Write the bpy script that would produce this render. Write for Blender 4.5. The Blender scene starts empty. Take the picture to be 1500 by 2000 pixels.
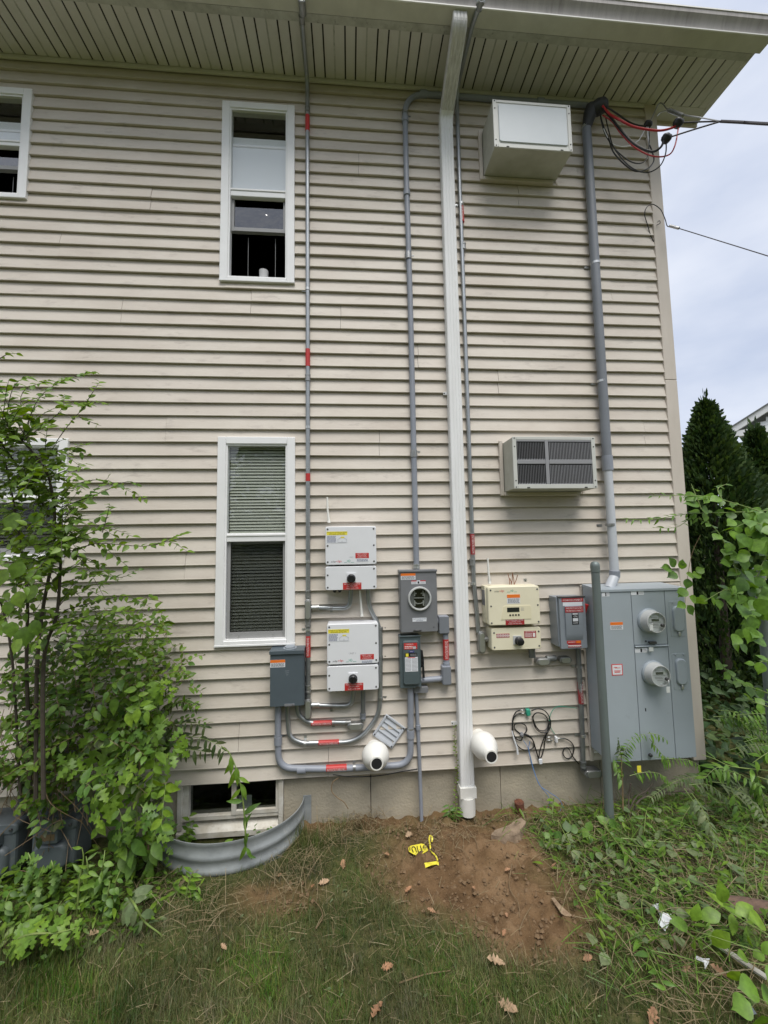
import bpy, bmesh, math, random
import numpy as np
from mathutils import Vector, Matrix, noise as mnoise
R = math.radians
sc = bpy.context.scene
COL = sc.collection
random.seed(7); RNG = np.random.default_rng(11)

# ------------------------------------------------------------------ camera, sky, sun, exposure
CF, CYAW, CPITCH, CROLL, CZ, CD = 800.0, -.0842, .0821, -.0166, 1.6448, 3.1333
_f = Vector((-math.sin(CYAW)*math.cos(CPITCH), math.cos(CYAW)*math.cos(CPITCH), math.sin(CPITCH)))
_r0 = Vector((math.cos(CYAW), math.sin(CYAW), 0)); _u0 = _r0.cross(_f)
_c, _s = math.cos(CROLL), math.sin(CROLL)
CR = _c*_r0 + _s*_u0; CU = -_s*_r0 + _c*_u0; CFW = _f
CAM = Vector((0, -CD, CZ))
cd = bpy.data.cameras.new('camera'); co = bpy.data.objects.new('camera', cd); COL.objects.link(co)
co.matrix_world = Matrix(((CR.x, CU.x, -CFW.x, CAM.x), (CR.y, CU.y, -CFW.y, CAM.y), (CR.z, CU.z, -CFW.z, CAM.z), (0, 0, 0, 1)))
cd.sensor_fit = 'VERTICAL'; cd.sensor_height = 36; cd.lens = 36*CF/2000; cd.clip_start = .02; cd.clip_end = 2000
sc.camera = co
sc.view_settings.view_transform = 'Standard'; sc.view_settings.look = 'None'; sc.view_settings.gamma = 1
sc.view_settings.exposure = 1.1
sc.view_settings.use_curve_mapping = False
SUN_EL, SUN_AZ = R(64), R(10)          # overcast light from above the yard, slightly from the right
w = bpy.data.worlds.new('World'); sc.world = w; w.use_nodes = True
nt = w.node_tree; nt.nodes.clear()
sky = nt.nodes.new('ShaderNodeTexSky'); sky.sky_type = 'NISHITA'; sky.sun_disc = False
sky.sun_elevation = SUN_EL; sky.sun_rotation = R(180) - SUN_AZ; sky.air_density = 1.0; sky.dust_density = 3
tc = nt.nodes.new('ShaderNodeTexCoord')
mp = nt.nodes.new('ShaderNodeMapping'); mp.inputs['Scale'].default_value = (1, 1, 2.2)
nz = nt.nodes.new('ShaderNodeTexNoise'); nz.inputs['Scale'].default_value = 2.6; nz.inputs['Detail'].default_value = 5; nz.inputs['Roughness'].default_value = .5
rp = nt.nodes.new('ShaderNodeValToRGB')
rp.color_ramp.elements[0].position = .3; rp.color_ramp.elements[0].color = (4.1, 4.6, 5.75, 1)
rp.color_ramp.elements[1].position = .72; rp.color_ramp.elements[1].color = (6.9, 7.1, 7.6, 1)
mx = nt.nodes.new('ShaderNodeMixRGB'); mx.inputs[0].default_value = .9
bg = nt.nodes.new('ShaderNodeBackground'); bg.inputs['Strength'].default_value = 0.07
ow = nt.nodes.new('ShaderNodeOutputWorld')
nt.links.new(tc.outputs['Generated'], mp.inputs['Vector']); nt.links.new(mp.outputs['Vector'], nz.inputs['Vector'])
nt.links.new(nz.outputs['Fac'], rp.inputs['Fac']); nt.links.new(sky.outputs['Color'], mx.inputs[1]); nt.links.new(rp.outputs['Color'], mx.inputs[2])
nt.links.new(mx.outputs['Color'], bg.inputs['Color']); nt.links.new(bg.outputs['Background'], ow.inputs['Surface'])
sl = bpy.data.lights.new('sun', 'SUN'); sl.energy = 1.5; sl.angle = R(34); sl.color = (1, .965, .91)
so = bpy.data.objects.new('sun', sl); COL.objects.link(so)
so.rotation_euler = (R(90) - SUN_EL, 0, SUN_AZ)    # shines into +y and down

# ------------------------------------------------------------------ helpers
def V(*a): return Vector(a)
def at(px, py, d=0.0):
    """the place on the plane d metres in front of the wall that lies behind photo pixel (px, py)"""
    dr = CFW + CR*((px-750)/CF) + CU*((1000-py)/CF)
    t = (CD - d)/dr.y
    return CAM + dr*t
def smooth(a, b, x):
    t = min(1, max(0, (x-a)/(b-a))); return t*t*(3-2*t)
WX, WRX, WRY = -.835, .485, .40     # window well: centre, half width, reach
def gz(x, y):
    d = -y
    z = -.335 + .07*max(0, d-.5)
    if d > 0:
        z += .13*smooth(1.25, 1.9, x)*smooth(0, .45, d)
        z += .05*math.exp(-((x-.75)/.45)**2 - ((d-.38)/.22)**2)
        z += .03*smooth(-1.3, -2.2, x)*smooth(.3, .8, d)
        e = ((x-WX)/(WRX*.97))**2 + (d/(WRY*.96))**2
        if e < 1: z = -.47
    elif x > 2.4: z += .02
    return z
def gnd(px, py, dz=0):
    """first point of the terrain behind photo pixel"""
    dr = CFW + CR*((px-750)/CF) + CU*((1000-py)/CF)
    t = .5
    for _ in range(4000):
        p = CAM + dr*t
        if p.z <= gz(p.x, p.y): break
        t += .004
    return Vector((p.x, p.y, gz(p.x, p.y)+dz))
def link(o): COL.objects.link(o); return o
def tag(o, label=None, cat=None, group=None, kind=None):
    if label: o['label'] = label
    if cat: o['category'] = cat
    if group: o['group'] = group
    if kind: o['kind'] = kind
    return o
def thing(name, label, cat, loc, group=None):
    o = bpy.data.objects.new(name, None); o.empty_display_size = .05; o.location = loc; link(o)
    return tag(o, label, cat, group)
def origin_of(p):
    while p is not None and p.parent is not None: p = p.parent
    return Vector(p.location) if p is not None else Vector((0, 0, 0))
def obj(name, me, m, parent=None, loc=None):
    """link mesh data (world coordinates) as one object; coordinates become local to the thing's base"""
    base = Vector(loc) if loc is not None else origin_of(parent)
    if base.length > 0: me.transform(Matrix.Translation(-base))
    me.name = name
    if m is not None:
        ms = m if isinstance(m, (list, tuple)) else [m]
        for k in ms: me.materials.append(k)
    o = bpy.data.objects.new(name, me); link(o)
    if parent is not None: o.parent = parent
    elif loc is not None: o.location = base
    return o
def fin(bm, smooth_ang=None):
    me = bpy.data.meshes.new('m')
    bmesh.ops.recalc_face_normals(bm, faces=bm.faces)
    bm.to_mesh(me); bm.free()
    if smooth_ang:
        for p in me.polygons: p.use_smooth = True
        me.set_sharp_from_angle(angle=R(smooth_ang))
        ar = sorted(p.area for p in me.polygons); md = ar[len(ar)//2] if ar else 0
        for p in me.polygons:
            if p.loop_total > 4 or p.area > 9*md: p.use_smooth = False
    return me
def B(): return bmesh.new()
def box(bm, x0, x1, y0, y1, z0, z1, r=0, seg=2, mi=0):
    vs = [bm.verts.new((x, y, z)) for x in (x0, x1) for y in (y0, y1) for z in (z0, z1)]
    q = [(0,1,3,2),(4,6,7,5),(0,4,5,1),(2,3,7,6),(0,2,6,4),(1,5,7,3)]
    fs = [bm.faces.new([vs[i] for i in f]) for f in q]
    for f in fs: f.material_index = mi
    if r > 0:
        es = list({e for f in fs for e in f.edges})
        bmesh.ops.bevel(bm, geom=es, offset=r, segments=seg, profile=.5, affect='EDGES')
def boxm(x0, x1, y0, y1, z0, z1, r=0, seg=2):
    bm = B(); box(bm, x0, x1, y0, y1, z0, z1, r, seg); return fin(bm, 40 if r else None)
def rounded_rect(x0, x1, z0, z1, r, n=4):
    pts = []
    for cx, cz, a0 in ((x1-r, z1-r, 0), (x0+r, z1-r, 90), (x0+r, z0+r, 180), (x1-r, z0+r, 270)):
        for k in range(n+1):
            a = R(a0 + 90*k/n); pts.append((cx+r*math.cos(a), cz+r*math.sin(a)))
    return pts
def prism(bm, pts, y0, y1, bev=0):
    """xz outline extruded from y1 (back) to y0 (front, smaller y), optional chamfer of the front edge"""
    n = len(pts)
    cx = sum(p[0] for p in pts)/n; cz = sum(p[1] for p in pts)/n
    rings = []
    def ring(y, s=0):
        out = []
        for x, z in pts:
            dx, dz = x-cx, z-cz; l = math.hypot(dx, dz) or 1
            out.append(bm.verts.new((x-dx/l*s, y, z-dz/l*s)))
        return out
    rings.append(ring(y1))
    if bev: rings += [ring(y0+bev), ring(y0+bev*.3, bev*.3), ring(y0, bev)]
    else: rings.append(ring(y0))
    for a, b in zip(rings, rings[1:]):
        for i in range(n): bm.faces.new((a[i], a[(i+1)%n], b[(i+1)%n], b[i]))
    bm.faces.new(rings[0]); bm.faces.new(rings[-1])
def rbox(x0, x1, y0, y1, z0, z1, r, bev=.004):
    bm = B(); prism(bm, rounded_rect(x0, x1, z0, z1, r), y0, y1, bev); return fin(bm, 40)
def frame_of(t):
    t = t.normalized(); a = Vector((0, 0, 1)) if abs(t.z) < .9 else Vector((0, 1, 0))
    u = t.cross(a).normalized(); return u, t.cross(u).normalized()
def tube(bm, pts, r, n=8, caps=True, r1=None):
    pts = [Vector(p) for p in pts]; m = len(pts)
    if m < 2: return
    t0 = (pts[1]-pts[0]).normalized(); u, v = frame_of(t0); rings = []
    for i, p in enumerate(pts):
        t = (pts[min(i+1, m-1)] - pts[max(i-1, 0)])
        t = t.normalized() if t.length > 1e-9 else t0
        u = (u - t*u.dot(t))
        u = u.normalized() if u.length > 1e-6 else frame_of(t)[0]
        v = t.cross(u)
        rr = r if r1 is None else r + (r1-r)*i/(m-1)
        if callable(r): rr = r(i/(m-1))
        rings.append([bm.verts.new(p + (u*math.cos(2*math.pi*k/n) + v*math.sin(2*math.pi*k/n))*rr) for k in range(n)])
    for a, b in zip(rings, rings[1:]):
        for k in range(n): bm.faces.new((a[k], a[(k+1)%n], b[(k+1)%n], b[k]))
    if caps and n > 2:
        bm.faces.new(rings[0]); bm.faces.new(rings[-1])
def tubem(pts, r, n=8, r1=None):
    bm = B(); tube(bm, pts, r, n, True, r1); return fin(bm, 50)
def catmull(pts, k=6):
    P = [Vector(p) for p in pts]; out = []
    for i in range(len(P)-1):
        a = P[max(i-1, 0)]; b = P[i]; c = P[i+1]; d = P[min(i+2, len(P)-1)]
        for j in range(k):
            t = j/k
            out.append(.5*((2*b) + (c-a)*t + (2*a-5*b+4*c-d)*t*t + (3*b-a-3*c+d)*t**3))
    out.append(P[-1]); return out
def bend(pts, r, k=6):
    """polyline with rounded corners of radius about r"""
    P = [Vector(p) for p in pts]; out = [P[0]]
    for i in range(1, len(P)-1):
        a, b, c = P[i-1], P[i], P[i+1]
        l = min(r, (a-b).length*.48, (c-b).length*.48)
        p = b + (a-b).normalized()*l; q = b + (c-b).normalized()*l
        for j in range(k+1):
            t = j/k; out.append((1-t)**2*p + 2*t*(1-t)*b + t*t*q)
    out.append(P[-1]); return out
def lathe(bm, prof, c, axis, n=24, mi=0, caps=True):
    """prof: (distance along the axis, radius)"""
    axis = Vector(axis).normalized(); u, v = frame_of(axis); c = Vector(c); rings = []
    for h, r in prof:
        rings.append([bm.verts.new(c + axis*h + (u*math.cos(2*math.pi*k/n)+v*math.sin(2*math.pi*k/n))*max(r, 1e-4)) for k in range(n)])
    for a, b in zip(rings, rings[1:]):
        for k in range(n): f = bm.faces.new((a[k], a[(k+1)%n], b[(k+1)%n], b[k])); f.material_index = mi
    if not caps: return
    f = bm.faces.new(rings[0]); f.material_index = mi
    f = bm.faces.new(rings[-1]); f.material_index = mi
def lathem(prof, c, axis, n=24, ang=35, caps=True):
    bm = B(); lathe(bm, prof, c, axis, n, 0, caps); return fin(bm, ang)
def rect(px0, py0, px1, py1, d):
    mx_, my_ = (px0+px1)/2, (py0+py1)/2
    return at(px0, my_, d).x, at(px1, my_, d).x, at(mx_, py1, d).z, at(mx_, py0, d).z
def batch(name, tv, tf, mats, m, parent=None, loc=None, rnd=None, kind='stuff'):
    """one mesh of many transformed copies of a small template; per-copy random value in attribute rnd"""
    tv = np.asarray(tv, dtype=np.float64); nv = len(tv); N = len(mats)
    M_ = np.asarray(mats, dtype=np.float64)
    vs = np.einsum('nij,vj->nvi', M_[:, :3, :3], tv) + M_[:, None, :3, 3]
    base = np.array(loc if loc is not None else origin_of(parent))
    vs = (vs - base).reshape(-1, 3)
    lens = np.array([len(f) for f in tf]); flat = np.concatenate([np.array(f) for f in tf])
    li = (flat[None, :] + (np.arange(N)*nv)[:, None]).ravel()
    ls = np.concatenate([[0], np.cumsum(np.tile(lens, N))[:-1]])
    me = bpy.data.meshes.new(name)
    me.vertices.add(N*nv); me.vertices.foreach_set('co', vs.ravel())
    me.loops.add(len(li)); me.loops.foreach_set('vertex_index', li.astype(np.int32))
    me.polygons.add(N*len(tf)); me.polygons.foreach_set('loop_start', ls.astype(np.int32))
    me.polygons.foreach_set('loop_total', np.tile(lens, N).astype(np.int32))
    me.update(calc_edges=True); me.validate()
    at_ = me.attributes.new('rnd', 'FLOAT', 'POINT')
    rv = RNG.random(N) if rnd is None else np.asarray(rnd)
    at_.data.foreach_set('value', np.repeat(rv, nv).astype(np.float32))
    me.materials.append(m)
    o = bpy.data.objects.new(name, me); link(o)
    if parent is not None: o.parent = parent
    elif loc is not None: o.location = base
    if kind: o['kind'] = kind
    return o

# ------------------------------------------------------------------ materials
def mat(name, col, rough=.6, metal=0, var=None, vscale=6, vstretch=(1, 1, 1), bump=0, bscale=40, bstretch=(1, 1, 1), spots=None, spec=.5, coat=0, vlo=.35, vhi=.7):
    m = bpy.data.materials.new(name); m.use_nodes = True; t = m.node_tree; n = t.nodes; L = t.links
    bs = n['Principled BSDF']; bs.inputs['Roughness'].default_value = rough; bs.inputs['Metallic'].default_value = metal
    bs.inputs['Specular IOR Level'].default_value = spec
    if coat: bs.inputs['Coat Weight'].default_value = coat
    ge = n.new('ShaderNodeNewGeometry')
    c4 = lambda c: (c[0], c[1], c[2], 1)
    last = None
    if var is not None:
        mpn = n.new('ShaderNodeMapping'); mpn.inputs['Scale'].default_value = vstretch
        L.new(ge.outputs['Position'], mpn.inputs['Vector'])
        nn = n.new('ShaderNodeTexNoise'); nn.inputs['Scale'].default_value = vscale; nn.inputs['Detail'].default_value = 6; nn.inputs['Roughness'].default_value = .62
        L.new(mpn.outputs['Vector'], nn.inputs['Vector'])
        rr = n.new('ShaderNodeMapRange'); rr.inputs['From Min'].default_value = vlo; rr.inputs['From Max'].default_value = vhi
        L.new(nn.outputs['Fac'], rr.inputs['Value'])
        mi = n.new('ShaderNodeMixRGB'); mi.inputs[1].default_value = c4(col); mi.inputs[2].default_value = c4(var)
        L.new(rr.outputs['Result'], mi.inputs[0]); last = mi.outputs['Color']
    if spots is not None:      # (colour, scale, threshold, amount, stretch)
        sc_, ss, th, am, st = spots
        mpn = n.new('ShaderNodeMapping'); mpn.inputs['Scale'].default_value = st; mpn.inputs['Location'].default_value = (3.1, 1.7, 5.3)
        L.new(ge.outputs['Position'], mpn.inputs['Vector'])
        nn = n.new('ShaderNodeTexNoise'); nn.inputs['Scale'].default_value = ss; nn.inputs['Detail'].default_value = 8; nn.inputs['Roughness'].default_value = .7
        L.new(mpn.outputs['Vector'], nn.inputs['Vector'])
        rr = n.new('ShaderNodeMapRange'); rr.inputs['From Min'].default_value = th; rr.inputs['From Max'].default_value = th+.14; rr.inputs['To Max'].default_value = am
        L.new(nn.outputs['Fac'], rr.inputs['Value'])
        mi = n.new('ShaderNodeMixRGB'); mi.inputs[2].default_value = c4(sc_)
        if last is not None: L.new(last, mi.inputs[1])
        else: mi.inputs[1].default_value = c4(col)
        L.new(rr.outputs['Result'], mi.inputs[0]); last = mi.outputs['Color']
    if last is not None: L.new(last, bs.inputs['Base Color'])
    else: bs.inputs['Base Color'].default_value = c4(col)
    if bump:
        mpn = n.new('ShaderNodeMapping'); mpn.inputs['Scale'].default_value = bstretch
        L.new(ge.outputs['Position'], mpn.inputs['Vector'])
        nn = n.new('ShaderNodeTexNoise'); nn.inputs['Scale'].default_value = bscale; nn.inputs['Detail'].default_value = 5
        L.new(mpn.outputs['Vector'], nn.inputs['Vector'])
        bp = n.new('ShaderNodeBump'); bp.inputs['Strength'].default_value = bump; bp.inputs['Distance'].default_value = .01
        L.new(nn.outputs['Fac'], bp.inputs['Height']); L.new(bp.outputs['Normal'], bs.inputs['Normal'])
    return m
def leafmat(name, cols, rough=.45, trans=.3, spec=.4, patch=False):
    """leaf: colour picked per leaf (object random + attribute rnd), part of the light passes through"""
    m = bpy.data.materials.new(name); m.use_nodes = True; t = m.node_tree; n = t.nodes; L = t.links
    bs = n['Principled BSDF']; bs.inputs['Roughness'].default_value = rough; bs.inputs['Specular IOR Level'].default_value = spec
    a = n.new('ShaderNodeAttribute'); a.attribute_name = 'rnd'; oi = n.new('ShaderNodeObjectInfo')
    ad = n.new('ShaderNodeMath'); ad.operation = 'ADD'; L.new(a.outputs['Fac'], ad.inputs[0]); L.new(oi.outputs['Random'], ad.inputs[1])
    fr = n.new('ShaderNodeMath'); fr.operation = 'FRACT'; L.new(ad.outputs[0], fr.inputs[0])
    rp = n.new('ShaderNodeValToRGB'); cr = rp.color_ramp
    while len(cr.elements) < len(cols): cr.elements.new(.5)
    for i, c in enumerate(cols):
        cr.elements[i].position = i/(len(cols)-1); cr.elements[i].color = (c[0], c[1], c[2], 1)
    L.new(fr.outputs[0], rp.inputs['Fac'])
    ge = n.new('ShaderNodeNewGeometry'); nn = n.new('ShaderNodeTexNoise'); nn.inputs['Scale'].default_value = 45; nn.inputs['Detail'].default_value = 3
    L.new(ge.outputs['Position'], nn.inputs['Vector'])
    hs = n.new('ShaderNodeHueSaturation'); mr = n.new('ShaderNodeMapRange'); mr.inputs['From Min'].default_value = .3; mr.inputs['From Max'].default_value = .7
    mr.inputs['To Min'].default_value = .75; mr.inputs['To Max'].default_value = 1.25
    L.new(nn.outputs['Fac'], mr.inputs['Value']); L.new(mr.outputs['Result'], hs.inputs['Value']); L.new(rp.outputs['Color'], hs.inputs['Color'])
    L.new(hs.outputs['Color'], bs.inputs['Base Color'])
    if patch:      # the lawn is greener in some places than in others
        n3 = n.new('ShaderNodeTexNoise'); n3.inputs['Scale'].default_value = 3.2; n3.inputs['Detail'].default_value = 3; L.new(ge.outputs['Position'], n3.inputs['Vector'])
        m3 = n.new('ShaderNodeMapRange'); m3.inputs['From Min'].default_value = .35; m3.inputs['From Max'].default_value = .65; m3.inputs['To Min'].default_value = .455; m3.inputs['To Max'].default_value = .525
        L.new(n3.outputs['Fac'], m3.inputs['Value']); L.new(m3.outputs['Result'], hs.inputs['Hue'])
        m4 = n.new('ShaderNodeMapRange'); m4.inputs['From Min'].default_value = .35; m4.inputs['From Max'].default_value = .65; m4.inputs['To Min'].default_value = .7; m4.inputs['To Max'].default_value = 1.12
        L.new(n3.outputs['Fac'], m4.inputs['Value']); L.new(m4.outputs['Result'], hs.inputs['Saturation'])
    if patch:
        n5 = n.new('ShaderNodeTexNoise'); n5.inputs['Scale'].default_value = 2.3; n5.inputs['Detail'].default_value = 5; L.new(ge.outputs['Position'], n5.inputs['Vector'])
        m5 = n.new('ShaderNodeMapRange'); m5.inputs['From Min'].default_value = .35; m5.inputs['From Max'].default_value = .65; m5.inputs['To Min'].default_value = .65; m5.inputs['To Max'].default_value = 1.5
        u5 = n.new('ShaderNodeMath'); u5.operation = 'MULTIPLY'; L.new(n5.outputs['Fac'], m5.inputs['Value']); L.new(m5.outputs['Result'], u5.inputs[0]); L.new(mr.outputs['Result'], u5.inputs[1]); L.new(u5.outputs[0], hs.inputs['Value'])
    tr = n.new('ShaderNodeBsdfTranslucent'); h2 = n.new('ShaderNodeHueSaturation'); h2.inputs['Saturation'].default_value = 1.15; h2.inputs['Value'].default_value = 1.5; h2.inputs['Hue'].default_value = .485
    L.new(hs.outputs['Color'], h2.inputs['Color']); L.new(h2.outputs['Color'], tr.inputs['Color'])
    ms = n.new('ShaderNodeMixShader'); ms.inputs[0].default_value = trans
    L.new(bs.outputs['BSDF'], ms.inputs[1]); L.new(tr.outputs['BSDF'], ms.inputs[2]); L.new(ms.outputs['Shader'], n['Material Output'].inputs['Surface'])
    return m
def glassmat(name, tint=(1, 1, 1), refl=1.0, wav=0):
    m = bpy.data.materials.new(name); m.use_nodes = True; t = m.node_tree; n = t.nodes; L = t.links
    n.remove(n['Principled BSDF'])
    tr = n.new('ShaderNodeBsdfTransparent'); tr.inputs['Color'].default_value = (*tint, 1)
    gl = n.new('ShaderNodeBsdfGlossy'); gl.inputs['Roughness'].default_value = .015
    fr = n.new('ShaderNodeFresnel'); gb = n.new('ShaderNodeNewGeometry'); mr = n.new('ShaderNodeMapRange'); mr.inputs['To Min'].default_value = 1.6; mr.inputs['To Max'].default_value = 1/1.6
    L.new(gb.outputs['Backfacing'], mr.inputs['Value']); L.new(mr.outputs['Result'], fr.inputs['IOR'])
    mu = n.new('ShaderNodeMath'); mu.operation = 'MULTIPLY'; mu.inputs[1].default_value = refl; mu.use_clamp = True
    if wav:
        nn = n.new('ShaderNodeTexNoise'); nn.inputs['Scale'].default_value = 9; ge = n.new('ShaderNodeNewGeometry'); L.new(ge.outputs['Position'], nn.inputs['Vector'])
        bp = n.new('ShaderNodeBump'); bp.inputs['Strength'].default_value = wav; bp.inputs['Distance'].default_value = .02
        L.new(nn.outputs['Fac'], bp.inputs['Height']); L.new(bp.outputs['Normal'], gl.inputs['Normal'])
    ms = n.new('ShaderNodeMixShader'); L.new(fr.outputs['Fac'], mu.inputs[0]); L.new(mu.outputs[0], ms.inputs[0])
    L.new(tr.outputs['BSDF'], ms.inputs[1]); L.new(gl.outputs['BSDF'], ms.inputs[2]); L.new(ms.outputs['Shader'], n['Material Output'].inputs['Surface'])
    return m
M = {}
M['siding'] = mat('vinyl_siding', (.60, .548, .476), .55, var=(.505, .447, .38), vscale=1.3, vstretch=(1, 1, 2.6), bump=.15, bscale=9, bstretch=(2, 2, 60), spots=((.28, .24, .21), 5, .57, .42, (1, 1, 3.4)), vlo=.4, vhi=.72)
M['trim'] = mat('beige_trim', (.60, .54, .47), .55, var=(.52, .465, .40), vscale=2, vstretch=(3, 3, .7), spots=((.3, .26, .21), 9, .62, .35, (1, 1, .4)))
M['soffit'] = mat('soffit_vinyl', (.66, .645, .61), .6, var=(.58, .565, .525), vscale=3, spots=((.26, .25, .2), 12, .62, .4, (1, 1, 1)))
M['soffit_edge'] = mat('weathered_soffit_trim', (.56, .565, .51), .65, var=(.38, .38, .33), vscale=9, spots=((.15, .15, .12), 22, .58, .75, (1, 1, 1)))
M['groove'] = mat('soffit_gap', (.05, .047, .04), .9)
M['gutter'] = mat('gutter_aluminium', (.44, .41, .385), .5, var=(.33, .305, .285), vscale=3.5, vstretch=(6, 1, .6), spots=((.22, .2, .18), 7, .56, .6, (5, 1, .5)))
M['gutter_lip'] = mat('gutter_bright_edge', (.78, .77, .73), .45)
M['gutter_bottom'] = mat('gutter_underside', (.64, .64, .56), .6, var=(.52, .52, .45), vscale=4, spots=((.2, .2, .15), 20, .66, .5, (1, 1, 1)))
M['downspout'] = mat('downspout_paint', (.80, .805, .80), .6, var=(.73, .73, .72), vscale=4, vstretch=(8, 8, .5), spots=((.4, .38, .34), 16, .66, .5, (4, 4, .3)), spec=.3)
M['downspout_old'] = mat('peeling_elbow_paint', (.72, .72, .71), .6, var=(.46, .45, .43), vscale=14, vstretch=(6, 1, .5), spots=((.2, .19, .17), 40, .58, .7, (5, 1, .4)))
M['white'] = mat('white_vinyl', (.84, .84, .835), .4, var=(.79, .79, .785), vscale=5)
M['oldwhite'] = mat('aged_white_frame', (.66, .64, .58), .5, var=(.45, .41, .33), vscale=9, spots=((.2, .16, .11), 15, .58, .8, (1, 1, 3)))
M['greyframe'] = mat('screen_frame_grey', (.3, .3, .3), .45)
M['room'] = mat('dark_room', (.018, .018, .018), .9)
M['sheath'] = mat('wall_sheathing', (.1, .09, .08), .9)
M['shade'] = mat('white_window_shade', (.86, .88, .92), .7)
M['blind'] = mat('olive_grey_blind', (.44, .46, .39), .5)
M['blind_shaded'] = mat('screen_shaded_blind', (.36, .38, .33), .6)  # same blind, its colour darkened to stand for the insect screen's shade
M['screen'] = glassmat('insect_screen', (.72, .72, .72), .15)
M['glass'] = glassmat('window_glass', (.95, .96, .955), 1.0)
M['glass_wavy'] = glassmat('wavy_sash_glass', (.3, .31, .33), 3.0, .5)
M['bglass'] = glassmat('basement_glass', (.6, .62, .6), .8)
M['concrete'] = mat('foundation_concrete', (.44, .39, .295), .9, var=(.31, .28, .22), vscale=3, vstretch=(1, 1, 1.6), bump=.35, bscale=60, spots=((.14, .115, .08), 20, .62, .7, (1, 1, 1)))
M['shingle'] = mat('roof_shingle', (.07, .065, .06), .95, var=(.1, .095, .09), vscale=20)
M['emt'] = mat('galvanised_conduit', (.42, .44, .45), .38, .75, var=(.30, .32, .33), vscale=10, vstretch=(1, 1, .4))
M['emt_dull'] = mat('dull_steel_conduit', (.25, .265, .265), .45, .55, var=(.19, .2, .2), vscale=12)
M['fitting'] = mat('cast_conduit_fitting', (.36, .365, .36), .4, .7, var=(.25, .255, .25), vscale=25)
M['strap'] = mat('zinc_strap', (.55, .56, .55), .35, .8)
M['pvc'] = mat('grey_pvc', (.27, .29, .335), .45, var=(.23, .25, .29), vscale=6, spots=((.4, .38, .34), 12, .66, .4, (1, 1, .3)))
M['pvc_dark'] = mat('weathered_dark_pvc', (.195, .21, .235), .5, var=(.16, .175, .195), vscale=5, vstretch=(1, 1, .4))
M['pvc_light'] = mat('pale_grey_pvc', (.50, .525, .56), .45, var=(.45, .475, .51), vscale=5)
M['box_blue'] = mat('slate_grey_enclosure', (.082, .105, .122), .42, var=(.073, .093, .108), vscale=7)
M['box_grey'] = mat('grey_enclosure', (.185, .19, .2), .4, var=(.165, .17, .18), vscale=6)
M['box_panel'] = mat('panel_grey_paint', (.345, .39, .425), .42, var=(.32, .362, .395), vscale=3, spots=((.22, .235, .245), 9, .64, .5, (1, 1, 1)))
M['box_disc'] = mat('disconnect_grey_paint', (.24, .27, .30), .4, var=(.215, .24, .27), vscale=6)
M['fuse'] = mat('dark_fused_switch_paint', (.085, .112, .12), .38, var=(.075, .098, .105), vscale=8)
M['inv'] = mat('inverter_white', (.74, .75, .77), .35, var=(.70, .71, .73), vscale=4)
M['cream'] = mat('inverter_cream', (.76, .71, .535), .38, var=(.71, .66, .49), vscale=6)
M['cream_mark'] = mat('cream_control_panel', (.72, .665, .47), .4)
M['black'] = mat('black_plastic', (.012, .012, .013), .35)
M['rubber'] = mat('black_cable_jacket', (.012, .012, .012), .45)
M['steelbolt'] = mat('dark_screw', (.09, .09, .09), .4, .5)
M['red'] = mat('red_label', (.48, .03, .028), .45)
M['darkred'] = mat('dark_red_label', (.33, .025, .03), .45)
M['orange'] = mat('orange_label', (.78, .18, .02), .45)
M['yellow'] = mat('yellow_label', (.78, .68, .06), .45)
M['paper'] = mat('white_label', (.68, .70, .73), .5)
M['ink'] = mat('black_print', (.015, .015, .02), .5)
M['inkblue'] = mat('blue_print', (.05, .06, .16), .5)
M['inkw'] = mat('white_print', (.75, .72, .7), .5)
M['inkred'] = mat('red_print', (.6, .03, .03), .5)
M['inkgreen'] = mat('green_print', (.02, .33, .22), .5)
M['inkgrey'] = mat('grey_print', (.3, .3, .32), .5)
M['lcd'] = mat('lcd_window', (.02, .024, .022), .15)
M['lcdg'] = mat('meter_display', (.09, .1, .09), .2)
M['redplastic'] = mat('red_handle', (.5, .02, .02), .35)
M['flue'] = mat('white_flue_pvc', (.80, .79, .745), .4, var=(.74, .73, .68), vscale=8)
M['hole'] = mat('dark_opening', (.01, .01, .01), .9)
M['ac'] = mat('ac_cream_grey_paint', (.57, .575, .535), .42, var=(.53, .535, .495), vscale=5)
M['acside'] = mat('ac_sleeve_paint', (.47, .47, .41), .5, var=(.38, .375, .315), vscale=8)
M['acpanel'] = mat('ac_cover_panel', (.56, .60, .62), .45, var=(.52, .56, .58), vscale=3)
M['fins'] = mat('aluminium_fins', (.30, .30, .31), .45, .2)
M['post'] = mat('galvanised_post', (.185, .22, .215), .5, .35, var=(.14, .165, .16), vscale=5, vstretch=(1, 1, .4), spots=((.3, .31, .3), 14, .64, .4, (1, 1, .3)))
M['galv'] = mat('weathered_galvanised_steel', (.37, .395, .40), .5, .2, var=(.24, .26, .265), vscale=6, vstretch=(1, 1, 1.6), spots=((.5, .5, .47), 9, .58, .5, (1, 1, .5)))
M['gas'] = mat('gas_meter_paint', (.115, .135, .145), .5, var=(.085, .1, .11), vscale=9, spots=((.2, .18, .13), 14, .62, .5, (1, 1, 1)))
M['meterglass'] = glassmat('meter_cover_glass', (.93, .94, .93), 1.2)
M['meterbody'] = mat('meter_can', (.5, .51, .5), .4, var=(.44, .45, .44), vscale=9)
M['redwire'] = mat('red_wire', (.42, .02, .025), .45)
M['whitetape'] = mat('white_tape', (.72, .72, .72), .5)
M['cable'] = mat('aerial_cable', (.06, .055, .06), .5)
M['bluewire'] = mat('blue_wire', (.12, .24, .48), .5)
M['greenwire'] = mat('green_wire', (.03, .3, .2), .5)
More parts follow.
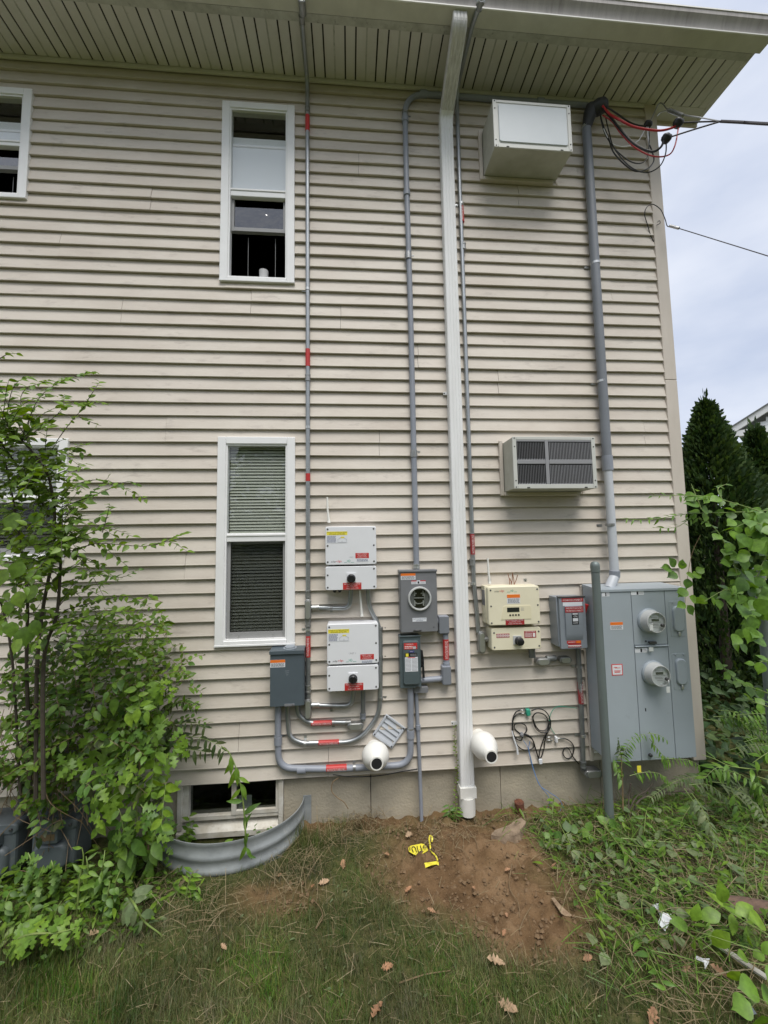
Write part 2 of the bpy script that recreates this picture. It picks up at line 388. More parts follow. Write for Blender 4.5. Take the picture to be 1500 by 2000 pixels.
M['brass'] = mat('coax_connector', (.5, .5, .48), .3, .8)
M['copper'] = mat('rusty_wire', (.25, .1, .045), .6)
M['soil'] = None
M['bark'] = mat('shrub_bark', (.085, .068, .05), .85, var=(.05, .04, .03), vscale=30)
M['greenstem'] = mat('green_stem', (.16, .25, .055), .55, var=(.2, .24, .07), vscale=20)
M['brownstem'] = mat('dry_stem', (.23, .16, .085), .75, var=(.14, .095, .05), vscale=25)
M['straw'] = leafmat('dry_straw', [(.25, .20, .11), (.18, .135, .07), (.31, .26, .155)], .7, .1)
M['leaf_shrub'] = leafmat('shrub_leaf', [(.075, .145, .018), (.115, .205, .022), (.165, .265, .03), (.08, .15, .02)], .42, .32)
M['leaf_bright'] = leafmat('young_leaf', [(.15, .27, .03), (.205, .33, .035), (.12, .225, .03), (.17, .295, .035)], .42, .34)
M['leaf_weed'] = leafmat('weed_leaf', [(.07, .155, .022), (.105, .205, .028), (.155, .265, .038), (.05, .11, .02)], .45, .28)
M['leaf_vine'] = leafmat('vine_leaf', [(.11, .22, .028), (.155, .285, .036), (.075, .155, .028), (.13, .25, .04)], .4, .32)
M['leaf_dark'] = leafmat('dark_leaflet', [(.035, .062, .018), (.05, .082, .022), (.075, .088, .03), (.04, .075, .022)], .42, .22)
M['leaf_wilt'] = leafmat('wilted_leaf', [(.10, .15, .06), (.135, .18, .08), (.17, .20, .095), (.085, .125, .045)], .6, .15)
M['leaf_dead'] = leafmat('dead_oak_leaf', [(.36, .19, .10), (.44, .27, .16), (.30, .15, .08), (.42, .30, .19)], .7, .1)
M['conifer'] = leafmat('arborvitae_spray', [(.018, .045, .012), (.032, .07, .018), (.07, .115, .026), (.022, .052, .014)], .6, .2)
M['grass'] = leafmat('grass_blade', [(.04, .082, .013), (.065, .115, .018), (.095, .14, .025), (.165, .145, .055), (.052, .098, .016)], .55, .22, patch=True)
# ------------------------------------------------------------------ sky is the world; terrain
P_ = 0.1016
def axis_pts(segs):
    out = []
    for a, b, st in segs:
        n = max(1, int(round((b-a)/st))); out += [a + (b-a)*i/n for i in range(n)]
    out.append(segs[-1][1]); return out
gx = axis_pts([(-900, -60, 140), (-60, -8, 8), (-8, -2.7, .5), (-2.7, 3.3, .022), (3.3, 8, .4), (8, 60, 8), (60, 900, 140)])
gy = axis_pts([(-900, -60, 140), (-60, -6, 9), (-6, -1.75, .25), (-1.75, .06, .022), (.06, 8, .4), (8, 60, 8), (60, 900, 140)])
nxg, nyg = len(gx), len(gy)
vco = np.zeros((nyg, nxg, 3)); dirt = np.zeros((nyg, nxg))
def dirtness(x, y):
    """1 where the soil lies bare"""
    d = -y; n = mnoise.noise((x*2.1, y*2.6, 3.3))*.9 + mnoise.noise((x*6, y*7, 1.3))*.45
    a = 1.25 - ((x-.74-.16*(d-.5))/.60)**2 - ((d-.50)/.66)**2 + n*.6
    b = .75 - ((x+.45)/.42)**2 - ((d-.62)/.22)**2 + n*.5
    c = 1.0 - (d/.16)**2 + n*.4 if -.4 < x < 1.6 else -1
    e = .2 - ((x-1.75)/.5)**2*.5 - ((d-1.15)/.3)**2 + n*.75
    return min(1, max(0, max(a, b, c, e)))
for j, y in enumerate(gy):
    for i, x in enumerate(gx):
        z = gz(x, y); dd = 0
        if -2.8 < x < 3.4 and -1.8 < y < .1:
            dd = dirtness(x, y)
            n1 = mnoise.noise((x*5, y*5, 0)); n2 = mnoise.noise((x*16, y*16, 4)); n3 = mnoise.noise((x*40, y*40, 9))
            z += n1*.02 + n2*.014*(.5+dd) + n3*.013*(.3+dd) + (max(0, n2)**2)*.06*dd - max(0, mnoise.noise((x*9, y*7, 21)))**2*.05*dd
        elif y > .1 or abs(x) > 4: z += .02*mnoise.noise((x*.5, y*.5, 2))
        vco[j, i] = (x, y, z); dirt[j, i] = dd
me = bpy.data.meshes.new('ground')
idx = np.arange(nxg*nyg).reshape(nyg, nxg)
quads = np.stack([idx[:-1, :-1], idx[:-1, 1:], idx[1:, 1:], idx[1:, :-1]], -1).reshape(-1, 4)
me.vertices.add(nxg*nyg); me.vertices.foreach_set('co', vco.ravel())
me.loops.add(quads.size); me.loops.foreach_set('vertex_index', quads.ravel().astype(np.int32))
me.polygons.add(len(quads)); me.polygons.foreach_set('loop_start', (np.arange(len(quads))*4).astype(np.int32)); me.polygons.foreach_set('loop_total', np.full(len(quads), 4, np.int32))
me.polygons.foreach_set('use_smooth', np.ones(len(quads), bool))
me.update(calc_edges=True)
a_ = me.attributes.new('dirt', 'FLOAT', 'POINT'); a_.data.foreach_set('value', dirt.ravel().astype(np.float32))
def soilmat():
    m = bpy.data.materials.new('soil'); m.use_nodes = True; t = m.node_tree; n = t.nodes; L = t.links; bs = n['Principled BSDF']
    bs.inputs['Roughness'].default_value = .95; bs.inputs['Specular IOR Level'].default_value = .15
    ge = n.new('ShaderNodeNewGeometry'); at_ = n.new('ShaderNodeAttribute'); at_.attribute_name = 'dirt'
    def noi(s, d=6):
        k = n.new('ShaderNodeTexNoise'); k.inputs['Scale'].default_value = s; k.inputs['Detail'].default_value = d; k.inputs['Roughness'].default_value = .65
        L.new(ge.outputs['Position'], k.inputs['Vector']); return k
    def ramp(src, stops):
        r = n.new('ShaderNodeValToRGB')
        while len(r.color_ramp.elements) < len(stops): r.color_ramp.elements.new(.5)
        for e, (p, c) in zip(r.color_ramp.elements, stops): e.position = p; e.color = (*c, 1)
        L.new(src, r.inputs['Fac']); return r
    bare = ramp(noi(4.5).outputs['Fac'], [(.3, (.075, .044, .021)), (.5, (.16, .098, .05)), (.7, (.245, .16, .09))])
    thatch = ramp(noi(28).outputs['Fac'], [(.3, (.04, .052, .016)), (.5, (.075, .083, .028)), (.72, (.135, .115, .05))])
    mx_ = n.new('ShaderNodeMixRGB'); L.new(at_.outputs['Fac'], mx_.inputs[0]); L.new(thatch.outputs['Color'], mx_.inputs[1]); L.new(bare.outputs['Color'], mx_.inputs[2])
    sp = noi(120, 3); r2 = n.new('ShaderNodeMapRange'); r2.inputs['From Min'].default_value = .62; r2.inputs['From Max'].default_value = .72; r2.inputs['To Max'].default_value = .5
    L.new(sp.outputs['Fac'], r2.inputs['Value'])
    m2 = n.new('ShaderNodeMixRGB'); m2.inputs[2].default_value = (.30, .22, .14, 1); L.new(r2.outputs['Result'], m2.inputs[0]); L.new(mx_.outputs['Color'], m2.inputs[1])
    L.new(m2.outputs['Color'], bs.inputs['Base Color'])
    bp = n.new('ShaderNodeBump'); bp.inputs['Strength'].default_value = .8; bp.inputs['Distance'].default_value = .012
    L.new(noi(75, 8).outputs['Fac'], bp.inputs['Height']); L.new(bp.outputs['Normal'], bs.inputs['Normal'])
    return m
M['soil'] = soilmat(); me.materials.append(M['soil'])
go = bpy.data.objects.new('ground', me); link(go); go['kind'] = 'structure'

# ------------------------------------------------------------------ the house
XC1 = (at(1287, 280, .03).x + at(1373, 1400, .03).x)/2      # outer edge of the corner board
XC0 = XC1 - .105
XL = -8.0; ZS = 5.5
house = thing('house', 'two-storey house wall with beige lap siding under a boxed soffit', 'house', (0, 0, -.335))
def U2(a, b, d=0): return at(*a, d).x, at(*b, d).z
wins = {}
WU = (-.987, -.414, 3.706, 5.232); WL = (-.977, -.407, .937, 2.479)
x_ = at(59, 285, .02).x; W0 = (x_-.573, x_, at(53, 391, .02).z, at(65, 177, .02).z)
x_ = at(130, 975, .02).x; W3 = (x_-.60, x_, at(119, 1095, .02).z, at(141, 857, .02).z)
WINS = [WU, WL, W0, W3]
BW = (-1.222, -.49, -.31, -.004)
def inner(wd): return (wd[0]+.045, wd[1]-.045, wd[2]+.03, wd[3]-.04)
OPEN = [inner(q) for q in WINS]
JOINTS = [(665, 617), (297, 383), (491, 590), (326, 842), (363, 1108), (467, 1440), (641, 1480), (971, 747), (1255, 846), (1192, 577), (815, 687), (1125, 350), (240, 600), (120, 470), (700, 330), (1010, 380), (740, 860)]
jl = {}
for px, py in JOINTS:
    p = at(px, py); k = int(p.z/P_ - .5)
    jl.setdefault(k, []).append(p.x); jl.setdefault(k+1, []).append(p.x + .004)
def plank_mesh(x0, x1, z0, z1, dy, wav=0.0):
    """one lap board: thick rounded lower lip, thin top; the vinyl waves a little along its length"""
    lip = .025
    sec = [(.0, z0+.004), (-lip*.35, z0), (-lip, z0), (-lip-.001, z0+.004), (-lip+.001, z0+.010), (-.0035, z1), (.0, z1)]
    wy = (0, .5, 1, 1, 1, .2, 0); wz = (.5, 1, 1, 1, 1, 0, 0)
    n = len(sec); k = max(1, int((x1-x0)/.16)) if wav else 1
    bm = B(); rings = []
    for i in range(k+1):
        x = x0 + (x1-x0)*i/k; o = mnoise.noise((x*1.9, z0*37.7, 5.1)); q = mnoise.noise((x*1.3, z0*21.3, 9.7))
        rings.append([bm.verts.new((x, y + dy + wav*o*wy[j], z + wav*.7*q*wz[j])) for j, (y, z) in enumerate(sec)])
    for a, b in zip(rings, rings[1:]):
        for i in range(n): bm.faces.new((a[i], a[(i+1) % n], b[(i+1) % n], b[i]))
    bm.faces.new(rings[0]); bm.faces.new(rings[-1])
    return fin(bm)
rj = random.Random(4)
for k in range(54):
    z0, z1 = k*P_, (k+1)*P_ + .006
    if z1 > ZS-.004: z1 = ZS-.004
    segs = [(XL, XC0+.004, z0, z1)]
    for ox0, ox1, oz0, oz1 in OPEN:
        new = []
        for a, b, c, d in segs:
            if d <= oz0 or c >= oz1 or b <= ox0 or a >= ox1: new.append((a, b, c, d)); continue
            if a < ox0: new.append((a, ox0, c, d))
            if b > ox1: new.append((ox1, b, c, d))
            if c < oz0 - .003: new.append((max(a, ox0), min(b, ox1), c, oz0))
            if d > oz1 + .012: new.append((max(a, ox0), min(b, ox1), oz1, d))
        segs = new
    for jx in jl.get(k, []):
        new = []
        for a, b, c, d in segs:
            if a+.05 < jx < b-.05: new += [(a, jx-.0012, c, d), (jx+.0012, b, c, d)]
            else: new.append((a, b, c, d))
        segs = new
    for i, (a, b, c, d) in enumerate(segs):
        dy = rj.uniform(-.0012, .0012) - (.0016 if i % 2 else 0)
        obj('siding_plank', plank_mesh(a, b, c, d, dy, .0045), M['siding'], house)
# backing with the openings left free
bm = B()
xs = sorted({XL, XC1-.02, *[o[0] for o in OPEN], *[o[1] for o in OPEN]})
for a, b in zip(xs, xs[1:]):
    m_ = (a+b)/2; cuts = sorted([(o[2], o[3]) for o in OPEN if o[0] < m_ < o[1]]); z = .002
    for c, d in cuts + [(ZS+.3, ZS+.3)]:
        if c > z: box(bm, a, b, .003, .05, z, min(c, ZS+.3))
        z = d
obj('sheathing', fin(bm), M['sheath'], house)
# foundation, cast in lengths with a fine joint between them
fx = [XL, BW[0], BW[1], at(724, 1540, -.02).x, at(978, 1540, -.02).x, 1.9, XC1-.02]
for a, b in zip(fx, fx[1:]):
    if abs(a-BW[0]) < 1e-6:
        obj('foundation', boxm(a, b, .018, .3, -1.2, BW[2]), M['concrete'], house)
    else:
        obj('foundation', boxm(a+(.0025 if a not in (XL, BW[1]) else 0), b-(0 if b == BW[0] else .0025), .018, .3, -1.2, -.002, .003, 1), M['concrete'], house)
obj('sill_plate', boxm(BW[1]+.005, XC1-.03, -.004, .02, -.012, .004), M['sheath'], house)
# right-hand gable wall: siding returns round the corner
YB = 7.0
for k in range(54):
    me = plank_mesh(0, YB-.08, k*P_, min((k+1)*P_+.006, ZS-.004), 0)
    me.transform(Matrix.Translation((XC1-.022, .082, 0)) @ Matrix.Rotation(R(90), 4, 'Z'))
    obj('siding_plank', me, M['siding'], house)
obj('side_foundation', boxm(XC1-.32, XC1-.045, .02, YB, -1.2, -.003), M['concrete'], house)
bm = B()   # corner board: two faces, one mesh, cut once where the lengths meet
zj = at(1335, 742, .03).z
for c, d in ((-.05, zj-.002), (zj+.0005, ZS-.003)):
    box(bm, XC0, XC1, -.03, .08, c, d, .005, 2)
obj('corner_board', fin(bm, 40), M['trim'], house)
# frieze strip below the soffit
obj('frieze_strip', boxm(XL, XC0-.002, -.034, -.016, ZS-.035, ZS-.006, .003, 1), M['soffit'], house)
# soffit: one slat after another with gaps, the joint of every third slat shallower
XR = 3.245; pitch = .0826
x = at(826, 64, .387).x
x = .5*(.331+.331) - pitch*104
k = 0
while x < XR:
    a, b = max(x+.006, XL), min(x+pitch-.006, XR-.03)
    if b-a > .01: obj('soffit_slat', boxm(a, b, -.388, -.03, ZS, ZS+.006), M['soffit'], house)
    x += pitch; k += 1
obj('soffit_backing', boxm(XL, XR, -.44, .09, ZS+.013, ZS+.03), M['groove'], house)
k = 0; x = .331 - pitch*104
while x < XR-.04:
    if k % 3 == 0 and x > XL: obj('soffit_joint', boxm(x-.0058, x+.0058, -.387, -.031, ZS+.0035, ZS+.0125), M['soffit_edge'], house)
    x += pitch; k += 1
obj('soffit_edge_trim', boxm(XL, XR, -.444, -.389, ZS-.005, ZS+.012, .002, 1), M['soffit_edge'], house)
obj('soffit_wall_channel', boxm(XL, XC0+.07, -.029, -.004, ZS-.005, ZS+.012, .002, 1), M['soffit'], house)
obj('soffit_end_trim', boxm(XR-.03, XR+.004, -.388, .10, ZS-.006, ZS+.012, .002, 1), M['soffit'], house)
obj('soffit_return', boxm(XC1+.003, XR-.031, -.029, .10, ZS-.001, ZS+.012), M['soffit'], house)
obj('soffit_return', boxm(XC1+.003, XR+.002, .1005, .12, ZS-.03, ZS+.3), M['trim'], house)
obj('fascia', boxm(XL, XR+.004, -.458, -.446, ZS-.006, ZS+.14), M['soffit'], house)
obj('rake_board', boxm(XR-.006, XR+.018, -.445, .12, ZS+.013, ZS+.28), M['trim'], house)
bm = B()
rp_ = [(-.50, 5.63), (3.6, 7.68), (3.6, 7.80), (-.50, 5.66)]
vs = [[bm.verts.new((xx, y, z)) for y, z in rp_] for xx in (XL, XR+.03)]
for i in range(4): bm.faces.new((vs[0][i], vs[0][(i+1) % 4], vs[1][(i+1) % 4], vs[1][i]))
bm.faces.new(vs[0]); bm.faces.new(vs[1])
obj('roof', fin(bm), M['shingle'], house)
obj('gable_wall', (lambda: (lambda b: (prism(b, [(0.05, 5.5), (7, 5.5), (7, 9.0), (.05, 5.8)], -.02, .0), fin(b))[1])(B()))(), M['trim'], house).matrix_local = Matrix.Translation((XC1-.03, .0, .0)) @ Matrix.Rotation(R(90), 4, 'Z')
# gutter (K profile), swept along x
prof = [(-.459, 5.478), (-.566, 5.476), (-.572, 5.479), (-.5725, 5.487), (-.568, 5.491), (-.572, 5.515), (-.588, 5.545), (-.605, 5.565), (-.608, 5.592), (-.613, 5.595), (-.613, 5.606), (-.600, 5.607), (-.600, 5.598), (-.459, 5.60)]
GX1 = 3.272
bm = B()
for mi_, (i0, i1) in enumerate(((0, 1), (1, 4), (4, 9), (9, 13))):
    for i in range(i0, i1):
        (ya, za), (yb, zb) = prof[i], prof[i+1]
        f = bm.faces.new([bm.verts.new(q) for q in ((XL, ya, za), (GX1, ya, za), (GX1, yb, zb), (XL, yb, zb))])
        f.material_index = (0, 1, 2, 1)[mi_]
f = bm.faces.new([bm.verts.new((GX1, y, z)) for y, z in prof]); f.material_index = 2
bmesh.ops.remove_doubles(bm, verts=bm.verts, dist=1e-5)
obj('gutter', fin(bm, 25), [M['gutter_bottom'], M['gutter_lip'], M['gutter']], house)

# ------------------------------------------------------------------ windows
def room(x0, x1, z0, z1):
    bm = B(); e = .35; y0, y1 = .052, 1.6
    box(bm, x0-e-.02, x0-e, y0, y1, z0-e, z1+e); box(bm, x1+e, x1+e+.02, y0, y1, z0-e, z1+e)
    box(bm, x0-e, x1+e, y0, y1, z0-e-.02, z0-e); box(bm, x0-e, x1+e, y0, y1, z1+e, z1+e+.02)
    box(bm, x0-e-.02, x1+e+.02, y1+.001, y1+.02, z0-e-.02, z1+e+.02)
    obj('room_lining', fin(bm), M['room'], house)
def window(wd, kind, rail, shade_from=None):
    x0, x1, z0, z1 = wd; cw = .072; ct = .066; cb = .05; H = z1-z0
    bm = B()
    f0, f1 = -.036, .004
    box(bm, x0, x0+cw-.012, f0, f1, z0+.016, z1, .004); box(bm, x1-cw+.012, x1, f0, f1, z0+.016, z1, .004)
    box(bm, x0+cw-.0115, x1-cw+.0115, f0, f1, z1-ct+.012, z1, .004)
    box(bm, x0-.002, x1+.002, f0-.006, f1, z0, z0+.0155, .003)
    box(bm, x0+cw-.0115, x1-cw+.0115, f0, f1, z0+.0158, z0+cb-.01, .004)
    # inner step
    gx0, gx1, gz0, gz1 = x0+cw, x1-cw, z0+cb, z1-ct
    s0, s1 = -.026, .03
    box(bm, gx0-.013, gx0, s0, s1, gz0-.011, gz1+.013); box(bm, gx1, gx1+.013, s0, s1, gz0-.011, gz1+.013)
    box(bm, gx0+.0002, gx1-.0002, s0, s1, gz1, gz1+.013); box(bm, gx0+.0002, gx1-.0002, s0, s1, gz0-.011, gz0)
    wo = obj('window', fin(bm, 40), M['white'], house)
    r1, r0 = z1-H*rail[0], z1-H*rail[1]
    bm = B(); box(bm, gx0+.0004, gx1-.0004, -.022, .02, r0, r1, .004); box(bm, gx0+.0004, gx1-.0004, -.028, -.0225, r1-.022, r1-.008, .002)
    obj('meeting_rail', fin(bm, 40), M['white'], wo)
    obj('pane', boxm(gx0+.0002, gx1-.0002, -.006, -.002, r1, gz1-.0002), M['glass'], wo)
    if kind == 'shade':
        zs = gz1 - (gz1-r1)*shade_from
        obj('window_shade', boxm(gx0+.002, gx1-.002, .02, .024, r1-.01, zs), M['shade'], wo)
        obj('shade_rail', boxm(gx0+.004, gx1-.004, .012, .02, zs-.085, zs-.068, .003, 1), M['white'], wo)
        # lower sash pushed half up
        zb = r0 - (r0-gz0)*.36
        bm = B(); box(bm, gx0+.002, gx0+.022, .008, .04, zb-.03, r0-.004); box(bm, gx1-.022, gx1-.002, .008, .04, zb-.03, r0-.004); box(bm, gx0+.0222, gx1-.0222, .006, .042, zb-.03, zb)
        obj('sash', fin(bm), M['greyframe'], wo)
        obj('pane', boxm(gx0+.0222, gx1-.0222, .02, .023, zb+.0005, r0-.06), M['glass_wavy'], wo)
        bm = B()
        for q in (.29, .79): xx = gx0 + (gx1-gx0)*q; box(bm, xx-.0012, xx+.0012, .05, .053, gz0, zb-.05)
        obj('screen_track', fin(bm), M['greyframe'], wo)
    else:
        for mt, (a, b), y in ((M['blind'], (r1, gz1), .035), (M['blind_shaded'], (gz0+.02, r0), .048)):
            bm = B(); n = max(4, int((b-a)/.0235)); ph = (b-a)/n
            for i in range(n):
                zc = a + ph*(i+.5); q = .010
                sec = [(y-.006, zc-q), (y-.002, zc-q*.3), (y+.001, zc+q*.4), (y+.003, zc+q)]
                va = [bm.verts.new((gx0+.004, yy, zz + .0015*math.sin(i*1.7))) for yy, zz in sec]; vb = [bm.verts.new((gx1-.004, yy, zz + .0015*math.sin(i*2.3+1))) for yy, zz in sec]
                for j in range(3): bm.faces.new((va[j], va[j+1], vb[j+1], vb[j]))
            tag(obj('blind_slats', fin(bm, 60), mt, wo), kind='stuff')
        bm = B(); box(bm, gx0+.002, gx0+.024, .0, .03, gz0+.0005, r0-.002); box(bm, gx1-.02, gx1-.002, .0, .03, gz0+.0005, r0-.002); box(bm, gx0+.0242, gx1-.0202, -.004, .03, gz0+.0005, gz0+.045)
        box(bm, gx0+.09, gx0+.093, -.008, -.0045, gz0+.004, gz0+.028); box(bm, gx1-.09, gx1-.087, -.008, -.0045, gz0+.004, gz0+.028)
        obj('sash', fin(bm), M['greyframe'], wo)
        obj('screen', boxm(gx0+.0242, gx1-.0202, .004, .005, gz0+.0455, r0-.001), M['screen'], wo)
        obj('pane', boxm(gx0+.0242, gx1-.0202, .015, .018, gz0+.0455, r0-.001), M['glass'], wo)
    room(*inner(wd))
    return wo
window(WU, 'shade', (.483, .527), .29)
window(WL, 'blind', (.470, .511))
window(W0, 'shade', (.465, .52), .48)
window(W3, 'blind', (.47, .53))
# cup on the sill of the upper window
c = at(515, 549, -.03); c.z = WU[2]+.05
cup = thing('cup', 'small pale cup standing inside the open upper window', 'cup', c)
obj('cup_body', lathem([(0, .03), (.002, .033), (.085, .036), (.083, .033), (.01, .03)], c, (0, 0, 1), 20), mat('pale_cup', (.5, .5, .5), .5), cup)
# basement window with its broad sill
x0, x1, z0, z1 = BW
bm = B(); box(bm, x0+.001, x0+.035, -.006, .1, z0, z1, .004); box(bm, x1-.035, x1-.001, -.006, .1, z0, z1, .004)
box(bm, x0+.0355, x0+.075, .01, .09, z0+.05, z1); box(bm, x0+.0355, x1-.0355, .004, .1, z1-.008, z1-.0005); box(bm, x0+.0755, x1-.0355, .012, .1, z0+.05, z0+.075)
xm = at(456, 1570, 0).x
box(bm, xm-.016, xm+.016, .006, .09, z0+.0752, z1-.0085)
box(bm, xm+.0165, x1-.0355, .008, .05, z0+.0752, z0+.10); box(bm, x1-.055, x1-.0358, .008, .05, z0+.1002, z1-.0085)
bw = obj('basement_window', fin(bm, 40), M['oldwhite'], house)
bm = B(); va = [bm.verts.new(q) for q in ((x0+.001, -.012, z0-.055), (x1-.001, -.012, z0-.055), (x1-.001, -.012, z0-.02), (x0+.001, -.012, z0-.02), (x0+.001, .08, z0+.049), (x1-.001, .08, z0+.049), (x1-.001, .08, z0-.055), (x0+.001, .08, z0-.055))]
for f in ((0,1,2,3), (3,2,5,4), (4,5,6,7), (7,6,1,0), (0,3,4,7), (1,6,5,2)): bm.faces.new([va[i] for i in f])
obj('window_sill', fin(bm), M['oldwhite'], bw)
obj('pane', boxm(x0+.0755, xm-.0162, .05, .053, z0+.0755, z1-.009), M['bglass'], bw)
obj('pane', boxm(xm+.0162, x1-.0552, .03, .033, z0+.1005, z1-.009), M['bglass'], bw)
a = at(466, 1580, -.035); b = at(492, 1552, -.035)
obj('card', boxm(a.x, b.x, .034, .0348, z0+.102, b.z), M['paper'], bw)
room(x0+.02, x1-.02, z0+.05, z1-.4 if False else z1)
# ------------------------------------------------------------------ lettering and labels
_fc = [0]
def lettering(s, x0, x1, z0, z1, y, m, parent, vert=False, name='lettering'):
    """flat print fitted into a rectangle facing the yard"""
    c = bpy.data.curves.new('t', 'FONT'); c.body = s; c.resolution_u = 1; c.align_x = 'LEFT'
    o = bpy.data.objects.new('t', c)
    me = bpy.data.meshes.new_from_object(o); bpy.data.objects.remove(o); bpy.data.curves.remove(c)
    if len(me.vertices) == 0: return None
    co_ = np.zeros(len(me.vertices)*3); me.vertices.foreach_get('co', co_); co_ = co_.reshape(-1, 3)
    mn, mx2 = co_.min(0), co_.max(0); u = (co_[:, 0]-mn[0])/max(1e-6, mx2[0]-mn[0]); v = (co_[:, 1]-mn[1])/max(1e-6, mx2[1]-mn[1])
    if vert: X = x1 - v*(x1-x0); Z = z0 + u*(z1-z0)
    else: X = x0 + u*(x1-x0); Z = z0 + v*(z1-z0)
    out = np.stack([X, np.full_like(X, y), Z], -1)
    me.vertices.foreach_set('co', out.ravel()); me.update()
    return obj(name, me, m, parent)
def sticker(parent, r, d, m, lines=(), label=None, name='label'):
    """printed label on a surface d metres in front of the wall; lines: (text, colour, fx0, fx1, fz0, fz1)"""
    x0, x1, z0, z1 = r
    o = obj(name, boxm(x0, x1, -d-.0008, -d+.0004, z0, z1), m, parent)
    if label: o['label'] = label
    for s, mm, a, b, e, f in lines:
        X0, X1, Z0, Z1 = x0+(x1-x0)*a, x0+(x1-x0)*b, z0+(z1-z0)*e, z0+(z1-z0)*f
        if s == '#':
            obj('band', boxm(X0, X1, -d-.0013, -d-.0008, Z0, Z1), M[mm], o)
        elif s.startswith('='):          # small print, too fine to read
            n = int(s[1:]); bm = B(); h = (Z1-Z0)/n; rr = random.Random(int(X0*1e4))
            for i in range(n):
                zc = Z1 - h*(i+.5); xa = X0
                while xa < X1 - (X1-X0)*.06:
                    wl = min((X1-X0)*rr.uniform(.08, .22), X1-xa); box(bm, xa, xa+wl, -d-.0013, -d-.0009, zc-h*.22, zc+h*.22); xa += wl + (X1-X0)*.035
                if i == n-1 and rr.random() < .5: break
            obj('small_print', fin(bm), M[mm], o)
        else: lettering(s, X0, X1, Z0, Z1, -d-.0012, M[mm], o)
    return o
def warn(parent, r, d):
    sticker(parent, r, d, M['paper'], [('#', 'orange', 0, 1, .62, 1), ('WARNING', 'ink', .3, .86, .70, .92), ('=4', 'ink', .06, .94, .06, .56)], 'orange and white warning label')
def strap(parent, p, r, m='strap', tab=-1, d=None, horiz=False):
    """one-hole strap round a pipe at p"""
    bm = B()
    ax = (1, 0, 0) if horiz else (0, 0, 1)
    lathe(bm, [(-.010, r+.0005), (-.009, r+.003), (.009, r+.003), (.010, r+.0005)], p, ax, 16)
    if horiz: box(bm, p.x-.009, p.x+.009, -.02, -.012, p.z+tab*r, p.z+tab*(r+.03)) if tab > 0 else box(bm, p.x-.009, p.x+.009, -.02, -.012, p.z-(r+.03), p.z-r)
    else:
        a, b = (p.x-r-.03, p.x-r*.6) if tab < 0 else (p.x+r*.6, p.x+r+.03)
        box(bm, a, b, -.021, -.014, p.z-.009, p.z+.009)
        lathe(bm, [(0, .0055), (.004, .005)], ((a+.01 if tab < 0 else b-.01), -.021, p.z), (0, -1, 0), 8)
    return obj('strap', fin(bm, 40), M[m], parent)
def coupling(parent, p, t, r, L=.05, m='fitting', rings=True, name='coupling'):
    t = Vector(t).normalized()
    pr = [(-L/2, r+.001), (-L/2+.001, r+.005), (-L*.28, r+.005), (-L*.26, r+.0025), (L*.26, r+.0025), (L*.28, r+.005), (L/2-.001, r+.005), (L/2, r+.001)] if rings else [(-L/2, r+.0005), (-L/2+.001, r+.005), (L/2-.001, r+.005), (L/2, r+.0005)]
    return obj(name, lathem(pr, p, t, 18), M[m], parent)
def condulet(parent, c, w, h, d0, d1, m='fitting', horiz=False, name='conduit_body'):
    """oval conduit body with a proud cover plate and two screws"""
    a, b = (h, w) if horiz else (w, h)
    o = obj(name, (lambda bm: (prism(bm, rounded_rect(c.x-a/2, c.x+a/2, c.z-b/2, c.z+b/2, min(a, b)*.48), -d1, -d0, .006), fin(bm, 40))[1])(B()), M[m], parent)
    s = .72
    obj('cover', (lambda bm: (prism(bm, rounded_rect(c.x-a/2*s, c.x+a/2*s, c.z-b/2*.86, c.z+b/2*.86, min(a, b)*s*.48), -d1-.005, -d1+.001, .002), fin(bm, 40))[1])(B()), M['strap'], o)
    return o
def redwrap(parent, pa, pb, r, text=True, m='red'):
    """label wrapped round a conduit"""
    o = obj('label', tubem([pa, pb], r+.0012, 14), M[m], parent)
    d = -(pa.y+pb.y)/2 + r + .002
    if text:
        s = 'PHOTOVOLTAIC POWER SOURCE'
        if abs(pa.z-pb.z) > abs(pa.x-pb.x): lettering(s, pa.x-r*.55, pa.x+r*.55, min(pa.z, pb.z)+.01, max(pa.z, pb.z)-.01, -d, M['inkw'], o, True)
        else: lettering(s, min(pa.x, pb.x)+.008, max(pa.x, pb.x)-.008, (pa.z+pb.z)/2-r*.45, (pa.z+pb.z)/2+r*.45, -d, M['inkw'], o)
    return o
def screw(parent, x, z, d, r=.006):
    return obj('screw', lathem([(-.001, r), (.0015, r), (.003, r*.7), (.0012, r*.45)], (x, -d, z), (0, -1, 0), 10), M['steelbolt'], parent)

# ------------------------------------------------------------------ conduits on the wall
# left steel conduit, roof to lower fitting
r = .0165
xa = at(601, 600, .036).x
A = thing('steel_conduit', 'long thin steel conduit running down the wall right of the tall windows', 'conduit', at(601, 1400, .036), 'thin steel conduits')
ptop = V(at(590, 6, .52).x, -.52, 5.468)
pts = bend([V(ptop.x+.003, -.515, 5.462), V(xa, -.42, 5.462), V(xa, -.075, 5.455), V(xa, -.036, 5.38), V(xa, -.036, at(601, 1172, .036).z)], .06)
obj('conduit_run', tubem(pts, r, 12), M['emt'], A)
condulet(A, V(ptop.x, 0, 5.455), .05, .075, .47, .555, 'fitting')
coupling(A, V(xa, -.425, 5.462), (0, 1, 0), r, .05)
lo = at(601, 1210, .036).z
obj('conduit_run', tubem([V(xa, -.036, lo), V(xa, -.036, at(601, 1362, .036).z)], r, 12), M['emt_dull'], A)
for y in (738, 1160, 1217, 1345): coupling(A, V(xa, -.036, at(601, y, .036).z), (0, 0, 1), r, .055)
coupling(A, V(xa, -.036, at(601, 215, .036).z), (0, 0, 1), r, .045)
